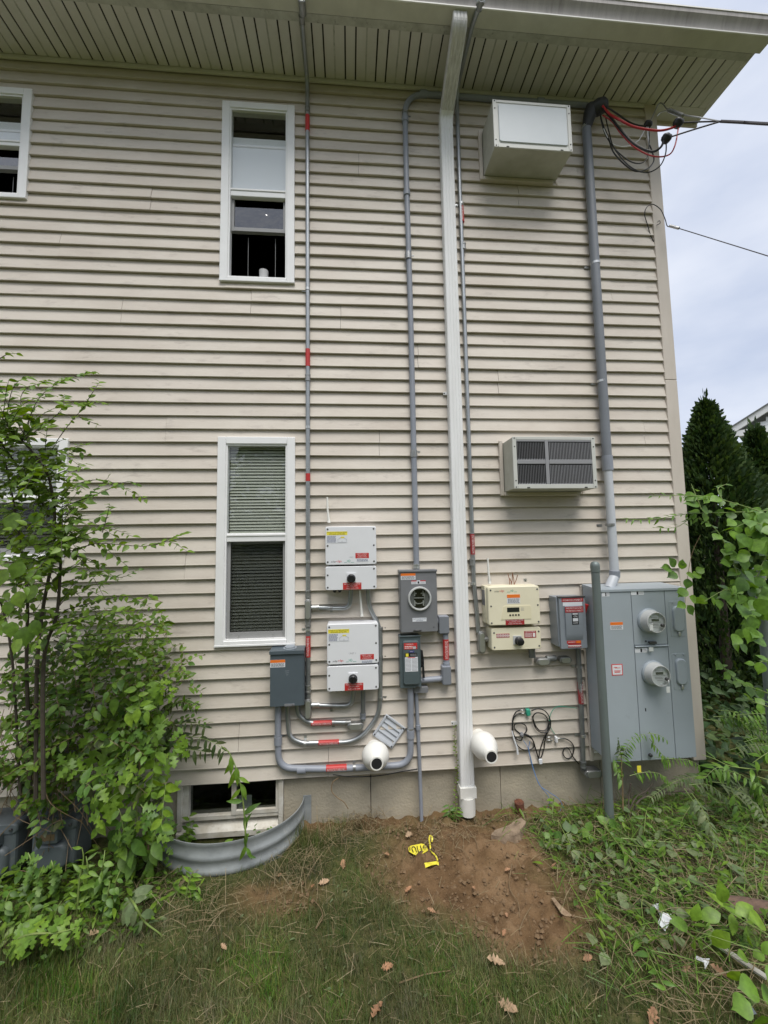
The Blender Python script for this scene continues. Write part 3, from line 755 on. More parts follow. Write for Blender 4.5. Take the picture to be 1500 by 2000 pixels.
for y in (565, 835, 1097, 1230, 1341): strap(A, V(xa, -.036, at(601, y, .036).z), r)
for ya, yb in ((226, 257), (682, 716), (1242, 1283)): redwrap(A, V(xa, -.036, at(601, ya, .036).z), V(xa, -.036, at(601, yb, .036).z), r, yb > 1200)
redwrap(A, V(xa, -.036, at(601, 925, .036).z), V(xa, -.036, at(601, 940, .036).z), r, False)
cz1 = at(601, 1190, .036).z; cz2 = at(602, 1383, .036).z
condulet(A, V(xa, 0, cz1), .045, .155, .012, .062)
condulet(A, V(xa, 0, cz2), .045, .145, .012, .062)
# branches to the two inverters
def branch(label, y0, xe, ye, czv, grp='short steel branch conduits'):
    t = thing('conduit_branch', label, 'conduit', V(xa+.03, -.036, czv), grp)
    e = at(xe, ye, .06)
    m1 = at(655, y0, .04)
    pts = bend([V(xa+.02, -.036, czv), V(m1.x, -.038, m1.z), V(e.x-.01, -.05, m1.z+.0), V(e.x+.004, -.06, e.z+.02)], .11, 8)
    obj('conduit_run', tubem(pts, r, 12), M['emt'], t)
    coupling(t, V(xa+.055, -.036, czv), (1, 0, 0), r, .05, 'strap')
    strap(t, V(m1.x-.03, -.038, m1.z+.002), r, 'fitting', -1, horiz=True)
    return t
branch('short shiny conduit branch curving up under the upper white inverter', 1188, 685, 1153, at(612, 1187, .036).z)
branch('short shiny conduit branch curving up under the lower white inverter', 1379, 690, 1350, at(612, 1377, .036).z)
# output of the upper inverter, round to the slate box
C = thing('steel_conduit', 'steel conduit looping from the upper inverter past the lower one to the slate box', 'conduit', at(600, 1452, .04), 'thin steel conduits')
Q = lambda px, py, d: at(px, py, d)
p1, p2, p3 = Q(719, 1150, .06), Q(720, 1185, .05), Q(743, 1225, .036)
pts = [p1+V(0, 0, .02), p2, p3, Q(743, 1350, .036), Q(741, 1395, .036), Q(700, 1449, .036), Q(590, 1452, .036), Q(565, 1440, .036), Q(562, 1400, .04), Q(562, 1378, .05)]
obj('conduit_run', tubem(bend(pts, .13, 8), r, 12), M['emt'], C)
for px, py in ((743, 1227), (743, 1283), (743, 1364)): strap(C, Q(px, py, .036), r, 'fitting', 1)
strap(C, Q(596, 1452, .036), r, 'strap', 1, horiz=True)
redwrap(C, Q(622, 1451, .036), Q(662, 1449, .036), r)
# output of the lower inverter
D = thing('steel_conduit', 'short steel conduit from the lower inverter elbow into the slate box bottom', 'conduit', at(650, 1410, .04), 'thin steel conduits')
obj('conduit_run', tubem([Q(709, 1345, .06), Q(709, 1408, .045)], r, 12), M['emt_dull'], D)
pts = [Q(676, 1411, .036), Q(640, 1411, .036), Q(608, 1414, .036), Q(583, 1398, .036), Q(580, 1376, .045)]
obj('conduit_run', tubem(bend(pts, .1, 8), r, 12), M['emt'], D)
condulet(D, Q(694, 1412, 0), .045, .12, .014, .062, horiz=True)
coupling(D, Q(680, 1411, .036), (1, 0, 0), r, .04); coupling(D, Q(709, 1398, .045), (0, 0, 1), r, .04, 'pvc_dark')
redwrap(D, Q(608, 1413, .036), Q(649, 1411, .036), r); strap(D, Q(651, 1411, .036), r, 'fitting', -1, horiz=True)
# plastic conduit from slate box to fused switch
rp2 = .0225
E_ = thing('plastic_conduit', 'grey plastic conduit in a long U from slate box to dark fused switch', 'conduit', at(650, 1502, .045))
pts = [Q(543, 1375, .05), Q(543, 1440, .045), Q(544, 1500, .045), Q(620, 1502, .045), Q(700, 1500, .045), Q(802, 1493, .045), Q(802, 1430, .045), Q(802, 1340, .05)]
obj('conduit_run', tubem(bend(pts, .19, 9), rp2, 14), M['pvc'], E_)
for p, t in ((Q(543, 1446, .045), (0, 0, 1)), (Q(589, 1503, .045), (1, 0, 0)), (Q(802, 1433, .045), (0, 0, 1))): coupling(E_, p, t, rp2, .06, 'pvc', False)
redwrap(E_, Q(637, 1501, .045), Q(677, 1499, .045), rp2)
for px, py in ((692, 1499),): strap(E_, Q(px, py, .045), rp2, 'fitting', 1, horiz=True)
strap(E_, Q(543, 1438, .045), rp2, 'pvc_dark', 1); strap(E_, Q(802, 1424, .045), rp2, 'fitting', -1)
# grounding conduit to the soil
F = thing('plastic_conduit', 'thin grey plastic conduit going straight into the soil beside the downspout', 'conduit', gnd(819, 1604))
xg = at(819, 1480, .035).x
obj('conduit_run', tubem([V(xg-.012, -.035, at(816, 1352, .035).z), V(xg, -.035, at(818, 1480, .035).z), V(xg+.006, -.045, -.42)], .0135, 12), M['pvc'], F)
coupling(F, V(xg-.004, -.035, at(818, 1420, .035).z), (0, 0, 1), .0135, .035, 'pvc', False)
rx = rect(808, 1341, 836, 1353, .06)
obj('cover_box', rbox(rx[0], rx[1], -.07, -.012, rx[2], rx[3], .008), M['box_grey'], F)
# centre plastic conduit up to the soffit and along it to the service head
G = thing('plastic_conduit', 'tall grey plastic conduit above the meter socket, bending along under the soffit', 'conduit', at(812, 1108, .045))
xs_ = [at(812, 1050, .045).x, at(795, 400, .045).x]
xm_ = sum(xs_)/2
zt = 5.405
pts = [V(xs_[0], -.05, at(812, 1112, .045).z), V(xm_+.004, -.045, 3.5), V(xs_[1], -.045, 4.6), V(xs_[1], -.045, zt), V(at(1148, 200, .06).x, -.05, zt+.01)]
obj('conduit_run', tubem(bend(pts, .2, 10), .0215, 14), M['pvc'], G)
for y, mm in ((235, 'pvc'), (378, 'pvc'), (502, 'fitting'), (888, 'fitting')):
    xx = at(790+ (y-235)*.026, y, .045).x; coupling(G, V(xs_[1], -.045, at(795, y, .045).z) if y < 600 else V(xm_+.004, -.045, at(805, y, .045).z), (0, 0, 1), .0235, .045, mm, False)
for y in (228, 502, 888): strap(G, V(xs_[1] if y < 600 else xm_+.006, -.045, at(800, y-6, .045).z), .0235, 'fitting', 1)
coupling(G, V(at(827, 180, .05).x, -.047, zt+.002), (1, 0, 0), .0235, .06, 'pvc', False)
coupling(G, V(at(1055, 195, .05).x, -.05, zt+.008), (1, 0, 0), .0235, .06, 'pvc', False)
coupling(G, V(xs_[0], -.05, at(812, 1106, .045).z), (0, 0, 1), .0235, .035, 'strap', True)
# right steel conduit, gutter to cream inverter
H = thing('steel_conduit', 'long thin steel conduit just right of the white downspout', 'conduit', at(935, 1235, .036), 'thin steel conduits')
xh = [at(893, 230, .036).x, at(925, 1120, .036).x]
top = V(at(937, 5, .60).x, -.605, 5.455)
pts = [top, V(at(937, 5, .6).x-.02, -.50, 5.458), V(xh[0], -.09, 5.462), V(xh[0], -.04, 5.37), V((xh[0]+xh[1])/2, -.036, 3.4), V(xh[1], -.036, at(924, 1140, .036).z), V(at(931, 1190, .036).x, -.036, at(931, 1190, .036).z), V(at(934, 1235, .036).x, -.04, at(934, 1235, .036).z)]
obj('conduit_run', tubem(bend(pts, .06, 6), r, 12), M['emt'], H)
coupling(H, top, (0, 1, 0), r, .06); obj('conduit_body', lathem([(0, .03), (.02, .036), (.06, .03)], top+V(0, -.0, .0), (0, -.7, 1), 14), M['strap'], H)
for px, py in ((905, 482), (922, 1098)): coupling(H, V(at(px, py, .036).x, -.036, at(px, py, .036).z), (0, 0, 1), r, .055)
for px, py in ((901, 398), (924, 1140)): strap(H, V(at(px, py, .036).x, -.036, at(px, py, .036).z), r, 'strap')
redwrap(H, Q(901, 404, .036), Q(903, 434, .036), r); redwrap(H, Q(922, 1043, .036), Q(923.5, 1083, .036), r, True, 'darkred')
hc = at(936, 1251, 0); condulet(H, hc, .052, .165, .014, .07, 'fitting')
coupling(H, Q(953, 1248, .05), (1, 0, 0), .019, .09, 'fitting'); obj('tag', boxm(at(931, 1275, .02).x, at(943, 1275, .02).x, -.022, -.016, at(937, 1278, .02).z, at(937, 1271, .02).z), M['paper'], H)

# ------------------------------------------------------------------ service mast, service head and wires
S = thing('service_mast', 'thick grey service mast running from the panel top to the service head', 'conduit', at(1195, 1135, .09))
mt, mb = at(1146, 245, .07), at(1186, 905, .07); m2 = at(1197, 1120, .09)
obj('mast_pipe', tubem([V(mt.x, -.065, mt.z), V((mt.x+mb.x)/2, -.068, (mt.z+mb.z)/2), V(mb.x, -.072, mb.z)], .0355, 20), M['pvc_dark'], S)
obj('mast_pipe', tubem([V(mb.x, -.072, mb.z), V(m2.x, -.11, m2.z)], .0325, 20), M['pvc_light'], S)
coupling(S, V(mb.x, -.072, at(1186, 905, .07).z), (0, 0, 1), .036, .12, 'pvc', False)
coupling(S, V(m2.x-.003, -.115, m2.z), (.0, -.1, 1), .0335, .05, 'pvc', False)
obj('offset_fitting', tubem(catmull([V(m2.x, -.112, m2.z-.02), Q(1196, 1135, .13), Q(1190, 1150, .15)]), .036, 18), M['pvc_light'], S)
for px, py, mm in ((1163, 515, 'strap'), (1176, 745, 'strap')):
    p = at(px, py, .07); strap(S, V(p.x, -.067, p.z), .0355, mm)
p = at(1191, 1025, .09); strap(S, V(p.x, -.095, p.z), .0325, 'fitting')
hd = at(1150, 215, .08)
bm = B()
lathe(bm, [(0, .037), (.03, .041), (.06, .046), (.12, .056), (.17, .05), (.19, .02)], V(mt.x, -.065, mt.z-.02), (.22, -.25, 1), 18)
lathe(bm, [(0, .05), (.05, .062), (.1, .055), (.125, .03)], V(mt.x+.03, -.10, mt.z+.11), (1, -.45, .12), 18)
obj('service_head', fin(bm, 40), mat('dark_service_head', (.03, .032, .034), .55), S)
obj('tape_ring', lathem([(0, .038), (.022, .038)], V(mt.x, -.065, mt.z-.02), (0, 0, 1), 18), M['strap'], S)
def cable(name, label, pts, r, m, cat='cable', group=None, k=7, n=6, r1=None):
    P = catmull(pts, k)
    o = obj(name, tubem(P, r, n, r1), M[m] if isinstance(m, str) else m, None, loc=P[0]); return tag(o, label, cat, group)
hx = lambda px, py, d=.2: at(px, py, d)
gw = 'loose wires hanging from the service head'
s1, s2, s3 = hx(1325, 240, .42), hx(1302, 270, .42), hx(1266, 243, .16)
cable('service_wire', 'thick red wire from the service head to the topmost black splice', [hx(1177, 207, .17), hx(1190, 222, .2), hx(1210, 234, .26), hx(1240, 248, .3), hx(1285, 255, .36), hx(1312, 250, .4), s1+V(-.02, 0, -.02)], .008, 'redwire', 'wire', gw)
cable('service_wire', 'thinner red wire drooping in a loop up to the topmost splice', [hx(1177, 225, .16), hx(1196, 238, .19), hx(1212, 260, .23), hx(1240, 288, .28), hx(1275, 305, .34), hx(1305, 303, .38), hx(1318, 285, .42), hx(1325, 250, .42)], .005, 'redwire', 'wire', gw)
cable('service_wire', 'thick black wire drooping from the service head to the lower black splice', [hx(1178, 212, .17), hx(1195, 232, .2), hx(1215, 257, .25), hx(1240, 282, .3), hx(1272, 296, .36), hx(1290, 288, .4), hx(1297, 273, .42)], .0085, 'rubber', 'wire', gw)
cable('service_wire', 'thin black wire in the deepest loop, ending under the lower splice', [hx(1183, 230, .15), hx(1190, 260, .16), hx(1200, 290, .19), hx(1230, 325, .24), hx(1262, 337, .3), hx(1288, 325, .36), hx(1300, 300, .4), hx(1301, 275, .42)], .0045, 'rubber', 'wire', gw)
cable('service_wire', 'thin black wire in the deepest loop, climbing to the splice at the corner', [hx(1170, 215, .14), hx(1178, 245, .14), hx(1188, 268, .14), hx(1200, 300, .17), hx(1235, 332, .2), hx(1262, 331, .2), hx(1277, 314, .18), hx(1272, 292, .17), hx(1268, 283, .165)], .0055, 'rubber', 'wire', gw)
cable('service_wire', 'black wire drooping close to the siding from the head to the corner splice', [hx(1172, 225, .13), hx(1182, 262, .13), hx(1206, 296, .15), hx(1238, 318, .18), hx(1262, 312, .18), hx(1268, 275, .17), s3], .0045, 'rubber', 'wire', gw)
cable('service_wire', 'short black wire from the head running flat toward the corner splice', [hx(1180, 205, .16), hx(1205, 222, .19), hx(1232, 240, .19), hx(1255, 246, .17), s3], .006, 'rubber', 'wire', gw)
wt = cable('service_wire', 'slim wire with white tape in a shallow loop to the corner splice', [hx(1179, 251, .14), hx(1187, 268, .14), hx(1200, 283, .15), hx(1225, 286, .16), hx(1246, 275, .16), hx(1257, 258, .16), s3], .0038, 'whitetape', 'wire', gw)
cable('service_wire', 'short white-taped wire hanging from the corner splice to the loop', [s3, hx(1265, 262, .165), hx(1268, 284, .165)], .006, 'whitetape', 'wire', gw)
for p, lab, sz in ((s1, 'black taped splice, topmost, with the red wires', .034), (s2, 'black taped splice just below the topmost one', .033), (s3, 'black taped splice against the corner board', .030)):
    bm = B(); rr = random.Random(int(p.x*1000))
    bmesh.ops.create_icosphere(bm, subdivisions=3, radius=sz)
    for v in bm.verts: v.co = v.co*(1 + .28*mnoise.noise(v.co*45)) * 1.0; v.co.x *= 1.1
    bmesh.ops.translate(bm, vec=p, verts=bm.verts)
    tag(obj('wire_splice', fin(bm, 60), M['rubber'], None, loc=p), lab, 'splice', 'black splices at the service drop')
j0 = hx(1408, 237, .52); far = hx(1500, 242, .8); far2 = far + (far-j0)*14 + V(0, 0, -.5)
cable('service_drop', 'twisted overhead service cable leaving to the right edge', [j0, hx(1450, 239, .66), far, far+(far-j0)*4, far2], .0105, 'cable', k=5)
cable('service_lead', 'thin overhead lead from the topmost splice to the twisted cable', [s1, hx(1365, 238, .47), j0], .0055, 'cable', 'wire', 'leads from the splices to the overhead cable')
cable('service_lead', 'thin overhead lead rising from the lower splice to the twisted cable', [s2, hx(1355, 253, .47), j0], .0055, 'cable', 'wire', 'leads from the splices to the overhead cable')
cable('messenger_wire', 'bare messenger wire looped round the bracket under the soffit corner', [s3, hx(1276, 225, .14), hx(1285, 205, .14), hx(1293, 202, .16), hx(1305, 214, .22), hx(1330, 223, .33), hx(1370, 230, .45), j0], .0045, 'fitting', 'wire')
wc = thing('wire_clamp', 'wedge clamp holding the overhead messenger wire near the soffit corner', 'clamp', hx(1320, 222, .3))
obj('clamp_body', tubem([hx(1306, 215, .24), hx(1334, 226, .34)], .014, 8), M['fitting'], wc); obj('clamp_bail', tubem(catmull([hx(1306, 215, .24), hx(1291, 219, .15), hx(1284, 226, .05), hx(1287, 222, .03)]), .004, 6), M['strap'], wc)
# telephone drop
T = thing('telephone_drop', 'thin black telephone drop cable with a loop at the corner board', 'cable', hx(1300, 441, .05))
obj('cable_loop', tubem(catmull([hx(1281, 477, .02), hx(1272, 463, .02), hx(1265, 440, .025), hx(1259, 418, .04), hx(1264, 404, .05), hx(1275, 399, .06), hx(1290, 409, .07), hx(1299, 428, .08), hx(1303, 441, .09), hx(1310, 443, .1)]), .0035, 6), M['rubber'], T)
obj('drop_wire', tubem(catmull([hx(1310, 443, .1), hx(1322, 445, .14), hx(1400, 469, .35), hx(1500, 500, .65), hx(1500, 500, .65)*2-hx(1400, 469, .35), hx(1500, 500, .65)*6-hx(1400, 469, .35)*5]), .0038, 6), M['cable'], T)
obj('drop_clamp', tubem([hx(1308, 441, .1), hx(1326, 446, .15)], .011, 8), M['brass'], T)
obj('hook', tubem(catmull([hx(1282, 440, .035), hx(1289, 436, .05), hx(1288, 431, .06), hx(1284, 434, .06)]), .003, 6), M['steelbolt'], T)

# ------------------------------------------------------------------ boxes on the wall
def frame_box(parent, name, px, d, m, rad=.006, bev=.004, back=.012):
    x0, x1, z0, z1 = rect(*px, d)
    return obj(name, rbox(x0, x1, -d, -back, z0, z1, rad, bev), m, parent), (x0, x1, z0, z1)
def sub(rc, a, b, c, e):
    """rectangle given in fractions of rc: x from a to b, z from top c to e"""
    x0, x1, z0, z1 = rc; return (x0+(x1-x0)*a, x0+(x1-x0)*b, z1-(z1-z0)*e, z1-(z1-z0)*c)
# slate box
J = thing('junction_box', 'slate grey steel box below the tall lower window', 'electrical box', at(560, 1380, .1))
o, rc = frame_box(J, 'enclosure', (528, 1271, 594, 1379), .112, M['box_blue'], .003, .002)
d = .118
obj('door', rbox(rc[0]-.001, rc[1]-.006, -d, -.1125, rc[2]+.001, rc[3]-.022, .003, .002), M['box_blue'], J)
bm = B(); x0, x1, z0, z1 = rc
vs = [bm.verts.new(q) for q in ((x0-.006, -.128, z1-.02), (x1+.002, -.128, z1-.02), (x1+.002, -.128, z1+.002), (x0-.006, -.128, z1+.002), (x0-.002, -.012, z1+.016), (x1+.0, -.012, z1+.016), (x1, -.012, z1-.02), (x0-.002, -.012, z1-.02))]
for f in ((0, 1, 2, 3), (3, 2, 5, 4), (0, 3, 4, 7), (1, 6, 5, 2), (0, 7, 6, 1), (4, 5, 6, 7)): bm.faces.new([vs[i] for i in f])
obj('rain_hood', fin(bm), M['box_blue'], J)
obj('hub_plate', lathem([(0, .048), (.006, .048), (.007, .038), (.016, .036), (.017, .01)], V((x0+x1)/2+.012, -.065, z1+.006), (0, -.1, 1), 20), M['box_disc'], J)
warn(J, sub(rc, .0, .44, .155, .29), d+.0005)
bm = B()
for i, (a, b) in enumerate(((.44, .56), (.45, .55), (.47, .53))): q = sub(rc, a, b, .36+i*.035, .367+i*.035); box(bm, q[0], q[1], -d-.0012, -d, q[2], q[3])
obj('embossed_mark', fin(bm), M['box_disc'], J)
q = sub(rc, .42, .72, .955, .995); obj('latch', rbox(q[0], q[1], -d-.006, -d+.001, q[2], q[3], .004, .002), M['box_grey'], J); screw(J, q[1]-.012, (q[2]+q[3])/2, d+.006, .005)
# two white inverters
def inverter(label, box1, box2, d, hand, grp='white wall inverters'):
    t = thing('inverter', label, 'inverter', at((box2[0]+box2[2])/2, box2[3], d), grp)
    o1, r1 = frame_box(t, 'housing', box1, d, M['inv'], .014, .006)
    x0, x1, z0, z1 = r1
    obj('rear_casing', rbox(x0+.006, x1-.002, -d+.03, -.013, z0+.006, z1+.006, .01, .002), M['box_grey'], t) if False else None
    o2, r2 = frame_box(t, 'switch_box', box2, d, M['inv'], .013, .006)
    for a in (.045, .95):
        for c in (.07, .5, .92): q = sub(r1, a, a, c, c); screw(t, q[0], q[2], d, .0065)
        for c in (.12 if a > .5 else .36, .88): q = sub(r2, a, a, c, c); screw(t, q[0], q[2], d, .0065)
    sticker(t, sub(r1, .025, .43, .13, .225), d+.0004, M['yellow'], [('SOLAR PV SYSTEM EQUIPPED', 'ink', .02, .98, .56, .92), ('WITH RAPID SHUTDOWN', 'ink', .12, .88, .1, .46)], 'yellow rapid shutdown label')
    s = sticker(t, sub(r1, .025, .43, .23, .43), d+.0004, M['paper'], [('=7', 'inkblue', .03, .45, .06, .95), ('#', 'yellow', .68, .86, .62, .82)], 'pale label with a small house drawing')
    x0, x1, z0, z1 = sub(r1, .235, .42, .26, .42); bm = B(); t_ = .0011; yy = -d-.0018
    for xa_, za_, xb_, zb_ in ((.05, .05, .95, .05), (.05, .05, .05, .5), (.95, .05, .95, .5), (.0, .45, .5, .95), (.5, .95, 1, .45), (.45, .05, .45, .3), (.55, .05, .55, .3)):
        a = V(x0+(x1-x0)*xa_, yy, z0+(z1-z0)*za_); b = V(x0+(x1-x0)*xb_, yy, z0+(z1-z0)*zb_); tube(bm, [a, b], t_*.6, 4)
    obj('house_drawing', fin(bm), M['inkgrey'], s)
    q = sub(r1, .11, .205, .885, .935); lettering('solar', *q, -d-.0006, M['ink'], t, name='logo_lettering')
    q = sub(r1, .21, .315, .87, .945); lettering('edge', *q, -d-.0006, M['inkred'], t, name='logo_lettering')
    q = sub(r1, .42, .49, .87, .935); lettering('HD', *q, -d-.0006, M['inkgreen'], t, name='logo_lettering')
    bm = B(); y_ = -d-.0006
    for a, b in ((.365, .415), (.495, .56)): q = sub(r1, a, b, .935, .942); box(bm, q[0], q[1], y_-.0004, y_, q[2], q[3])
    obj('logo_line', fin(bm), M['inkgreen'], t)
    q = sub(r1, *hand); lettering('UNIT 1', *q, -d-.0006, M['inkgrey'], t, name='handwriting')
    q = (.585, .85, .70, .835) if 'upper' in label else (.64, .905, .77, .90)
    sticker(t, sub(r1, *q), d+.0004, M['red'], [('DIRECT CURRENT', 'inkw', .12, .88, .7, .88), ('PHOTOVOLTAIC', 'inkw', .2, .8, .42, .6), ('POWER SOURCE', 'inkw', .14, .86, .14, .32)], 'red power source label')
    sticker(t, sub(r1, q[0]+.02, q[1]-.01, q[3]+.015, q[3]+.09), d+.0004, M['paper'], [('=2', 'inkblue', .05, .95, .1, .9)])
    # rotary switch
    q = sub(r2, .41, .595, .30, .66); x0, x1, z0, z1 = q; s_ = (x1-x0)/2; cx, cz = (x0+x1)/2, (z0+z1)/2
    kp = obj('switch_plate', rbox(cx-s_, cx+s_, -d-.006, -d+.001, cz-s_, cz+s_, .003, .0015), M['inv'], t)
    kb = obj('knob', lathem([(0, .031), (.012, .031), (.014, .027), (.03, .026), (.034, .022), (.034, .001)], V(cx, -d-.006, cz-.005), (0, -1, 0), 24), M['black'], t)
    obj('grip', boxm(cx-.006, cx+.006, -d-.046, -d-.0405, cz-.028, cz+.018, .002, 1), M['black'], kb)
    sticker(t, sub(r2, .34, .70, .70, .985), d+.0004, M['red'], [('PHOTOVOLTAIC SYSTEM', 'inkw', .06, .94, .7, .9), ('EQUIPPED WITH', 'inkw', .22, .78, .4, .58), ('RAPID SHUTDOWN', 'inkw', .18, .82, .1, .28)], 'red rapid shutdown label')
    for a in (.17, .27): q = sub(r2, a, a, 1, 1); obj('cable_gland', lathem([(0, .014), (.02, .014), (.022, .010), (.028, .008)], V(q[0], -d*.5, q[2]+.004), (0, 0, -1), 12), M['black'], t)
    for a in (.1, .22, .33): q = sub(r1, a, a, 1, 1); obj('vent_plug', boxm(q[0]-.012, q[0]+.012, -d+.02, -d+.05, q[2]-.006, q[2]+.001), M['black'], t)
    return t, r1, r2
i1, r11, r12 = inverter('white inverter, upper of the pair, with antenna at its top left', (635.5, 1028, 735, 1103), (635.5, 1106, 735.5, 1152), .15, (.46, .56, .79, .82))
i2, r21, r22 = inverter('white inverter, lower of the pair, with UNIT 1 handwritten on it', (638.5, 1218, 739.5, 1297), (638.5, 1300, 739.5, 1349), .15, (.42, .555, .715, .76))
def antenna(label, pts, d, sc_=1):
    P = [at(px, py, d) for px, py in pts]
    t = thing('antenna', label, 'antenna', P[-1], 'white stick antennas')
    obj('rod', tubem(P[:-1] + [P[-1]+V(0, 0, .01)], .0065*sc_, 10, .009*sc_), M['flue'], t); obj('base', lathem([(0, .011*sc_), (.012, .011*sc_), (.016, .009*sc_)], P[-1], (0, 0, 1), 12), M['flue'], t)
antenna('white stick antenna above the upper white inverter', [(639, 971), (640, 998), (642.5, 1021)], .07)
antenna('white stick antenna between the two white inverters', [(703, 1154), (705, 1180), (707, 1204)], .07)
# meter socket
K = thing('meter_socket', 'grey meter socket box with an empty round opening', 'electrical box', at(818, 1235, .1))
d = .115
x0, x1, z0, z1 = rect(783, 1114, 853, 1234, d)
bm = B(); y0_, y1_ = -d+.012, -.012
box(bm, x0-.006, x0+.01, y0_, y1_, z0+.004, z1); box(bm, x1-.01, x1+.006, y0_, y1_, z0+.004, z1); box(bm, x0+.0102, x1-.0102, y0_, y1_, z1-.012, z1); box(bm, x0+.0102, x1-.0102, y0_, y1_, z0+.004, z0+.016); box(bm, x0+.0102, x1-.0102, -.02, y1_, z0+.0162, z1-.0122)
obj('enclosure', fin(bm), M['box_grey'], K)
cx, cz = at(819.5, 1169, d).x, at(819.5, 1169, d).z; ro = .076
bm = B(); n = 32; out = rounded_rect(x0, x1, z0, z1-.012, .004, 7); N = len(out)
angs = [math.atan2(q[1]-cz, q[0]-cx) for q in out]
ri = [(cx+ro*math.cos(a), cz+ro*math.sin(a)) for a in angs]
for y in (-d, ):
    a = [bm.verts.new((q[0], y, q[1])) for q in out]; b = [bm.verts.new((q[0], y, q[1])) for q in ri]
    a2 = [bm.verts.new((q[0], y+.011, q[1])) for q in out]
    for i in range(N):
        j = (i+1) % N; bm.faces.new((a[i], a[j], b[j], b[i])); bm.faces.new((a[i], a2[i], a2[j], a[j]))
obj('cover_plate', fin(bm, 30), M['box_grey'], K)
obj('hood', boxm(x0-.008, x1+.008, -d-.008, -.012, z1-.011, z1+.004, .002, 1), M['box_grey'], K)
obj('socket_ring', lathem([(-.001, .073), (.012, .073), (.018, .076), (.018, .083), (.01, .088), (-.001, .088)], V(cx, -d, cz), (0, -1, 0), 40, 35, False), M['meterbody'], K)
obj('socket_well', lathem([(.002, .0735), (-.075, .0735), (-.076, .001)], V(cx, -d, cz), (0, -1, 0), 32, 35, False), mat('dim_socket', (.02, .02, .022), .6), K)
obj('socket_glass', lathem([(.008, .0725), (.010, .0725)], V(cx, -d, cz), (0, -1, 0), 32), M['meterglass'], K)
K.children[-1]  # well
bm = B()
for sx, sz in ((-.035, .035), (.03, .035), (-.035, -.035), (.03, -.035)): box(bm, cx+sx-.004, cx+sx+.004, -d+.006, -d+.03, cz+sz-.018, cz+sz+.018); box(bm, cx+sx-.016, cx+sx+.016, -d+.012, -d+.03, cz+sz-.004, cz+sz+.004)
box(bm, cx-.055, cx+.04, -d+.008, -d+.018, cz+.001, cz+.006); box(bm, cx-.05, cx+.045, -d+.012, -d+.02, cz-.04, cz-.036)
obj('socket_jaws', fin(bm), M['meterbody'], K)
obj('terminal_block', boxm(cx+.036, cx+.048, -d+.004, -d+.02, cz-.028, cz+.03, .002, 1), M['meterbody'], K)
rc = (x0, x1, z0, z1)
warn(K, sub(rc, .01, .42, .045, .15), d+.0005)
sticker(K, sub(rc, .30, .70, .165, .225), d+.0005, M['paper'], [('#', 'red', 0, .38, .74, 1), ('#', 'red', .62, 1, .74, 1), ('#', 'ink', .44, .56, .15, .75), ('=2', 'inkgrey', .04, .38, .1, .6), ('=2', 'inkgrey', .62, .96, .1, .6)], 'white label with red corners')
sticker(K, sub(rc, .31, .70, .775, .835), d+.0005, M['paper'], [('PHOTOVOLTAIC SYSTEM', 'inkblue', .05, .95, .55, .85), ('GEN METER', 'inkblue', .25, .75, .12, .42)], 'white generation meter label')
q = sub(rc, .33, .55, .965, .99); obj('latch', boxm(q[0], q[1], -d-.008, -d+.001, q[2], q[3], .002, 1), M['steelbolt'], K); q = sub(rc, .9, .9, .93, .93); screw(K, q[0], q[2], d, .004)
# fused switch
L_ = thing('fused_switch', 'dark grey fused disconnect with a black side handle below the meter socket', 'electrical box', at(803, 1345, .1))
d = .10
x0, x1, z0, z1 = rect(781, 1242, 822, 1344, d); rc = (x0, x1, z0, z1)
obj('enclosure', rbox(x0, x1, -d, -.012, z0, z1, .004, .003), M['fuse'], L_)
obj('top_lip', boxm(x0-.004, x1+.004, -d-.008, -d+.02, z1-.006, z1+.003, .002, 1), M['fuse'], L_)
q = sub(rc, .15, .90, .085, .93); dd = d+.016
obj('door', (lambda bm: (prism(bm, rounded_rect(*q, .016), -dd, -d+.0005, .008), fin(bm, 40))[1])(B()), M['fuse'], L_)
dr = q
sticker(L_, sub(dr, .06, .90, .05, .19), dd+.0004, M['red'], [('!  WARNING', 'inkw', .1, .7, .7, .9), ('=2', 'inkw', .06, .94, .08, .58), ('#', 'paper', .68, .88, .05, .5)], 'red warning label')
sticker(L_, sub(dr, .36, .70, .225, .265), dd+.0004, mat('navy_label', (.03, .03, .2), .5), [('=1', 'inkw', .2, .8, .3, .7)])
sticker(L_, sub(dr, .10, .88, .275, .365), dd+.0004, M['black'], [('#', 'yellow', .08, .30, .12, .88), ('D', 'ink', .13, .25, .25, .75), ('=2', 'inkgrey', .45, .95, .2, .8)], 'black label with a yellow square')
sticker(L_, sub(dr, .11, .92, .37, .695), dd+.0004, M['paper'], [('#', 'inkred', .2, .8, .95, .99), ('=10', 'inkgrey', .04, .46, .03, .93), ('=10', 'inkgrey', .54, .96, .03, .93)], 'white instruction label')
hl = at(826, 1298, .06)
bm = B(); box(bm, x1, x1+.012, -.085, -.04, at(826, 1302, .06).z, at(826, 1268, .06).z, .004)
lathe(bm, [(0, .012), (.02, .012)], V(x1, -.06, at(826, 1293, .06).z), (1, 0, 0), 14)
obj('handle_mount', fin(bm, 40), M['black'], L_)
obj('handle', tubem(catmull([V(x1+.016, -.06, at(826, 1270, .06).z), V(x1+.022, -.07, at(826, 1290, .06).z), V(x1+.02, -.075, at(826, 1302, .06).z), V(x1+.022, -.08, at(826, 1322, .06).z)]), .006, 8, .009), M['black'], L_)
q = sub(rc, .75, .9, .97, .99); obj('latch', boxm(q[0], q[1], -d-.005, -d+.001, q[2], q[3]), M['steelbolt'], L_)
